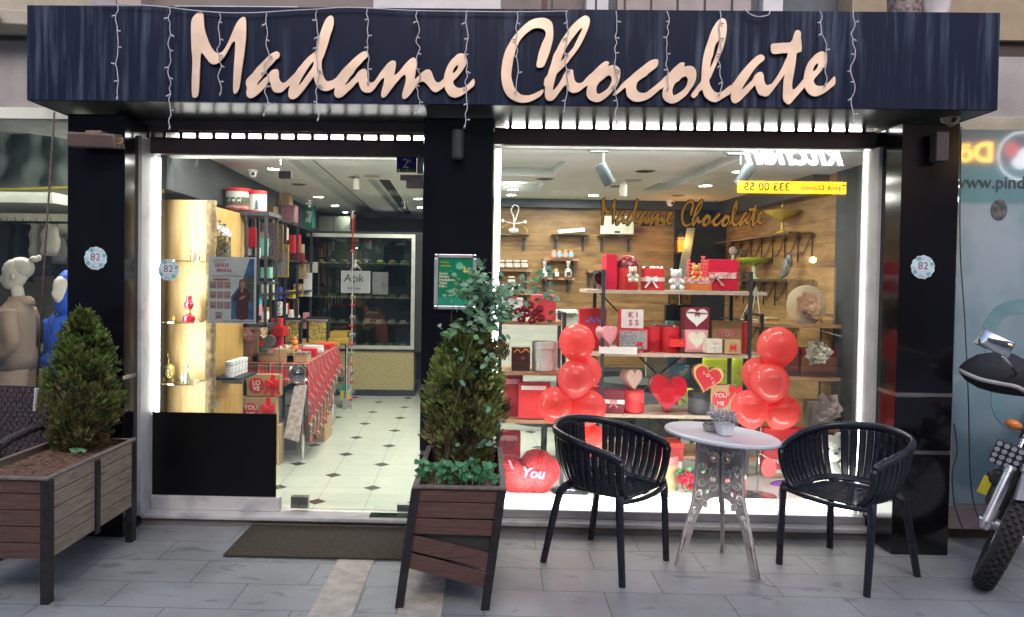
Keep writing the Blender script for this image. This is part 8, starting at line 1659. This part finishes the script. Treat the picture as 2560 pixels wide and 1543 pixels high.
for j, f_ in enumerate((0, .5, 1)):
    for i in range(n_ + 1): vs.append((-1.79 + .61 * i / n_, 5.967 - .015 * f_ * (1 + math.sin(i * 1.2)), zt_ + .004 - f_ * (.17 + .015 * math.sin(i * .7))))
obj('front_drop', B().add(vs, [(j * (n_ + 1) + i, j * (n_ + 1) + i + 1, (j + 1) * (n_ + 1) + i + 1, (j + 1) * (n_ + 1) + i) for j in range(2) for i in range(n_)]), TAR, t, smooth='all')
n_ = 50; vs = []; nj = 6
for j in range(nj + 1):
    f_ = j / nj
    for i in range(n_ + 1):
        u = i / n_; ln = .62 - .30 * u + (.10 * math.sin(u * 5) if u > .1 else 0); vs.append((-1.178 + (.035 + .03 * math.sin(i * 1.35)) * f_, 5.967 + 1.63 * u - .05 * f_ * (1 - u), zt_ + .004 - f_ * ln))
obj('side_drop', B().add(vs, [(j * (n_ + 1) + i, j * (n_ + 1) + i + 1, (j + 1) * (n_ + 1) + i + 1, (j + 1) * (n_ + 1) + i) for j in range(nj) for i in range(n_)]), TAR, t, smooth='all')
obj('turned_corner', B().add([(-1.27, 5.93, zt_ - .17), (-1.17, 5.95, zt_ - .16), (-1.23, 5.93, zt_ - .62), (-1.35, 5.92, zt_ - .58)], [(0, 1, 2, 3)]), cm('tartan back', (.50, .42, .40), .9, var=.3, scale=30), t, solid=.004)
TT = .07 + zt_ + .006
def T_(label, r_, d_, dep, m, **k):     # goods on the table: bottoms on the cloth
    auto = r_[3] >= 845 and d_ > 6
    if auto: d_ = max(6.0, (1.56 - TT) * F / (r_[3] - 697 + .01 * 0 + ((r_[0] + r_[2]) / 2 - 1137) * -.0))
    q = gbox(label, r_, d_, dep, m, **k); del q[0]['w']
    if auto: q[0].location.z = TT
    return q
t, w_, h_ = T_('kraft box with pink flower print standing at the left of the table', (596, 850, 646, 915), 6.50, .08, KRF); obj('print_flowers', B().ball((w_ * .1, -.001, h_ * .7), .035, 12, 6, sc=(1, .03, 1)).ball((w_ * .15, -.001, h_ * .4), .025, 12, 6, sc=(.7, .03, 1.6)), PNK, t)
T_('kraft heart tin with black checks under the grey heart', (630, 892, 685, 915), 6.45, .15, KRF, lid=cm('check band', (.20, .16, .12), .6, var=.95, scale=60))
t, w_, h_ = hbox('grey heart box with orange rim and chalk lettering on the table', (630, 838, 688, 891), 6.02, .10, ORG, cm('slate grey heart', (.10, .12, .12), .6), tilt=R(14)); obj('front_heart', B().prism([(x - .02, z + h_ * .42) for x, z in heart(.055, .055)], -.003, -.0005), RED2, t); text('chalk_print', 'Love', .03, MNT, t, (.02, -.003, h_ * .35), ext=.0003)
T_('open kraft heart box heaped with shavings on the table', (685, 882, 735, 915), 6.55, .14, KRF); T_('kraft box with black check band at the front corner of the table', (716, 890, 768, 915), 6.45, .14, KRF, lid=MATS['check band'])
t = thing('orange_bear', 'small orange bear figure on the open kraft box', 'figurine', tuple(P(737, 878, 6.05))); obj('figure', B().ball((0, 0, .025), .03, 12, 8, sc=(1, .8, 1)).ball((0, 0, .07), .026, 12, 8).ball((0, 0, .10), .018, 10, 6, sc=(1, 1, 1.2)), ORG, t, smooth='all')
t = thing('shavings', 'heap of cream paper shavings in the kraft heart box', 'shavings', tuple(P(715, 880, 6.05))); b = B()
for k in range(26): b.ball((random.uniform(-.06, .06), random.uniform(0, .08), random.uniform(0, .04)), random.uniform(.010, .018), 6, 5)
obj('heap', b, CREAM, t, smooth='all')
T_('red box stack at the back left of the table', (657, 818, 708, 841), 7.2, .2, RED, lid=None); T_('small red box on the red stack', (670, 796, 702, 818), 7.22, .1, RED2); T_('pink red box beneath the grey heart', (680, 840, 703, 872), 6.7, .1, cm('rose red', (.60, .04, .08)))
t, w_, h_ = cyl('red drum box with floral lid at the left of the table', (596, 809, 626, 850), 6.03, RED2, lh=.2); t2, _, _ = cyl('round dotted brown hat box on edge behind the drum box', (640, 803, 658, 846), 6.2, cm('leopard card', (.40, .30, .18), .7, var=.95, scale=45), sy=3)
p = P(626, 830, 5.98); obj('floral_lid', B().lathe([(.072, 0), (.072, .02)], 28, ax='Y').tf(TR(0, 0, 0, rz=R(20))), cm('floral lid', (.60, .50, .42), .6, var=.6, scale=45, col2=(.50, .03, .04)), loc=tuple(p), L=('round floral patterned lid leaning on the red drum box', 'lid'))
for i, (r_, d_) in enumerate((((707, 806, 746, 858), 7.7), ((771, 805, 815, 858), 7.85))):
    x, za, zb_, w_ = rect(*r_, d_); h_ = za - zb_; t = thing('open_gift_case', 'black case standing open with crinkled gold foil lining, ' + ('left' if i == 0 else 'right') + ' one on the table', 'case', (x, d_ - 4.65, TT), rz=R(-8)); h_ = max(h_, za - TT)
    obj('case', B().box(-w_ / 2 - .03, w_ / 2 + .03, .01, .05, 0, h_ + .05), BLKC, t, bevel=.002); obj('foil_lining', B().box(-w_ / 2, w_ / 2, .0, .009, .01, h_), cm('crinkled gold foil', (.50, .40, .12), .3, metal=.5, bump=4, bscale=45, var=.4, scale=30), t); obj('case_edge', B().box(-w_ / 2 - .02, w_ / 2 + .02, -.004, .009, h_ + .005, h_ + .025), GRYC, t)
T_('flat gold box lying at the right of the table', (818, 850, 872, 862), 7.5, .2, GLD); T_('second flat gold box on the table edge', (770, 858, 848, 868), 7.1, .15, GLD); T_('stack of thin gold trays at the table end', (822, 832, 868, 848), 8.0, .3, GLD)
T_('white flat box on the tartan cloth', (757, 868, 804, 884), 6.75, .1, WHT); T_('orange red flat box on the tartan cloth', (782, 864, 825, 876), 6.95, .2, RED2); T_('crimson flat box on the tartan cloth', (752, 877, 788, 896), 6.6, .1, CRM); T_('pale pink heart lid on the tartan cloth', (735, 882, 768, 892), 6.62, .1, PNK); T_('low white box end on the tartan cloth', (787, 877, 804, 886), 6.7, .1, WHT)
for i, (r_, wd2, d_) in enumerate((((616, 936, 700, 992), ('LO', 'VE'), 5.80), ((600, 993, 690, 1062), ('YOU', 'ME'), 5.78))):
    t, w_, h_ = T_('kraft box with red bow and badge reading ' + ('LOVE' if i == 0 else 'YOU and ME') + ' before the table', r_, d_, .09, KRF); obj('badge', B().lathe([(.062, 0), (.062, .001)], 28, ax='Y').tf(TR(-w_ * .2, -.002, h_ * .5)), M_BDG, t)
    for k, s_ in enumerate(wd2): text('print_word', s_, .05, WHT, t, (-w_ * .2, -.004, h_ * (.62 - .26 * k)), ext=.0004, bold=.02)
    obj('ribbon', B().box(w_ * .22, w_ * .34, -.003, -.0005, 0, h_), RIBR, t); bow(t, w_ * .28, -.006, h_ * .62, .085, RIBR)
G_('tall kraft carton supporting the two badge boxes, hidden low behind the film', (603, 1062, 700, 1200), 5.8, .12, KRF, name_='carton', cat='carton')
G_('large kraft carton standing under the table end', (762, 1040, 812, 1112), 6.65, .3, KRF, name_='carton', cat='carton'); G_('grey binder box under the table', (812, 1020, 830, 1062), 7.4, .2, GRYC, name_='binder_box', cat='box')
G_('grey plastic bin in the shade under the table', (706, 1060, 740, 1150), 6.3, .3, cm('shade grey bin', (.20, .20, .20)), name_='bin', cat='bin')
for i, (r_, m, w2) in enumerate((((844, 925, 868, 965), cm('salmon card', (.50, .25, .20)), 'salmon card'), ((846, 962, 870, 980), cm('teal stripe', (.10, .40, .33)), 'teal striped'), ((850, 978, 872, 1000), cm('yellow stripe', (.55, .50, .08)), 'yellow striped'), ((856, 998, 868, 1028), GRYC, 'grey'))): G_(w2 + ' box in the pile between table and display fridge', r_, 8.5 - .05 * i, .2, m)
t = thing('small_plant', 'little spiky plant beside the pile of striped boxes', 'plant', tuple(P(848, 955, 8.3))); b = B()
for k in range(22): leaf(b, Vector((0, 0, 0)), Vector((random.gauss(0, 1), random.gauss(0, 1), 1)), Vector((0, -1, .1)), .09, .014)
obj('leaves', b, LFM, t)
# ---- display fridge
A0, A1 = PI(765, 800, 9.4), PI(1036, 800, 9.4); wF = (A1 - A0).length; zF = [PI(900, y, 9.4).z for y in (585, 872, 878, 974, 992)]
t = thing('display_fridge', 'glass fronted pastry display fridge with gold stone base at the back', 'display fridge', (A0.x, A0.y, .07), rz=A_I); zF = [z - .07 for z in zF]
obj('base_panel', B().box(.1, wF, 0, .6, zF[3], zF[2]), mat('gold travertine panel', (.30, .24, .10), .5, var=.4, scale=30, stretch=(1, 1, 5), bump=.3, col2=(.52, .44, .22)), t); obj('plinth', B().box(.08, wF + .02, -.01, .6, 0, zF[3] - .002), BLKC, t); obj('shelf_deck', B().box(0, wF + .02, -.02, .6, zF[2] + .002, zF[1]), BLKC, t)
b = B(); q = .045
for s_ in ((0, wF, -.03, .0, zF[0] - q, zF[0]), (0, wF, -.03, .0, zF[1], zF[1] + q), (wF - q, wF, -.03, .0, zF[1] + q, zF[0] - q)): b.box(*s_)
obj('frame', b, cm('fridge frame', (.50, .52, .46), .35, metal=.4), t); obj('back_wall', B().box(0, wF, .55, .6, zF[1] + .001, zF[0]), cm('fridge back', (.06, .07, .065), .4), t); obj('side_wall', B().box(wF + .001, wF + .09, -.02, .6, zF[2], zF[0] + .03), BLKC, t); obj('top', B().box(0, wF, .001, .6, zF[0] - .001, zF[0] + .03), BLKC, t)
obj('front_glass', B().box(.01, wF - q, -.012, -.006, zF[1] + q, zF[0] - q), glass('fridge glass', (.62, .68, .64), .07), t)
for k, py in enumerate((660, 745, 808, 866)):
    z = PI(900, py, 9.5).z - .07; s_ = obj('glass_tier', B().box(.02, wF - .02, .05, .5, z - .012, z), cm('tier edge', (.10, .11, .08), .3), t)
    for i in range(9): obj('pastry_tray', B().box(.08 + .155 * i, .20 + .155 * i, .06, .3, z + .001, z + .02), WHT if i % 2 else CREAM, s_); obj('pastries', B().ball((.14 + .155 * i, .16, z + .03), .045, 10, 6, sc=(1.2, 1, .6)), (GLD, JR, KRF, PNK, cm('choc', (.10, .04, .02)))[(i + k) % 5] if k < 3 else MATS.get('choc', BRN), s_, smooth='all'); obj('price_card', B().box(.105 + .155 * i, .175 + .155 * i, .035, .038, z + .0, z + .05), WHT, s_) if k > 1 else None
area('fridge_light', tuple(IF(-1.2, 9.6, zF[0] + .0)), .9, 2, (.8, 1, .9), sy=.1)
t = thing('tall_cabinet', 'pale green cabinet behind the left end of the display fridge', 'cabinet', tuple(PI(825, 1000, 10.2) * 1.0)); t.location.z = .07; za = PI(825, 540, 10.2).z; obj('body', B().box(-.2, .25, 0, .4, 0, za - .07), cm('cabinet pale green', (.26, .29, .23), .6), t); obj('door_line', B().box(.02, .03, -.003, 0, 0, za - .07), BLKC, t)
for i, (px, m, lab) in enumerate(((985, cm('coat black', (.006, .006, .008), .9), 'black coat hanging behind the display fridge'), (790, cm('curtain maroon', (.10, .01, .02), .9), 'dark maroon drape at the left of the display fridge'))):
    p = PI(px, 600, 9.98); t = thing('hanging_coat', lab, 'coat', (p.x, p.y, p.z)); obj('cloth', B().loft([ell((0, 0, -.02), .05, .03), ell((0, 0, -.10), .16, .06), ell((0, 0, -.5), .17, .07), ell((0, 0, -.62), .19, .07)]), m, t, smooth='all'); obj('hook', B().box(-.005, .005, -.005, .005, -.02, .05), M_LB, t)
# things at the top left corner
t = thing('cable_bundle', 'black knotted cable bundle hanging by the ceiling at the left', 'cable', tuple(P(489, 393, 4.9))); b = B()
for k in range(5): b.tube(smoothline([(random.uniform(-.012, .012), random.uniform(-.01, .01), -.02 * j) for j in range(7)], 3, False), .003, 5)
obj('wires', b, BLKC, t, smooth='all')
t = thing('entry_phone', 'white plastic lamp holder hanging in the top left corner of the entrance', 'lamp holder', tuple(P(411, 392, 4.78))); obj('housing', B().ball((0, 0, -.03), .03, 14, 10, sc=(.75, .7, 1.7)), WHT, t, smooth='all'); obj('wires', B().tube(smoothline([(-.01, 0, -.07), (-.004, 0, -.09), (.008, 0, -.10)], 4, False), .004, 5), WHT, t)
t = thing('beaded_charm', 'yellow beaded charm hanging at the top left of the entrance', 'charm', tuple(P(406, 449, 4.78))); obj('ring', B().tube([(.012 * math.cos(k * .524), 0, -.018 + .022 * math.sin(k * .524)) for k in range(13)], .0035, 6), GLD, t, smooth='all'); obj('eye', B().ball((0, 0, -.018), .006), BLU, t); obj('tassel', B().lathe([(.004, 0), (.011, -.045)], 10, (0, 0, -.042)), cm('yellow beads', (.55, .48, .08), .5, bump=3, bscale=80), t, smooth=True)
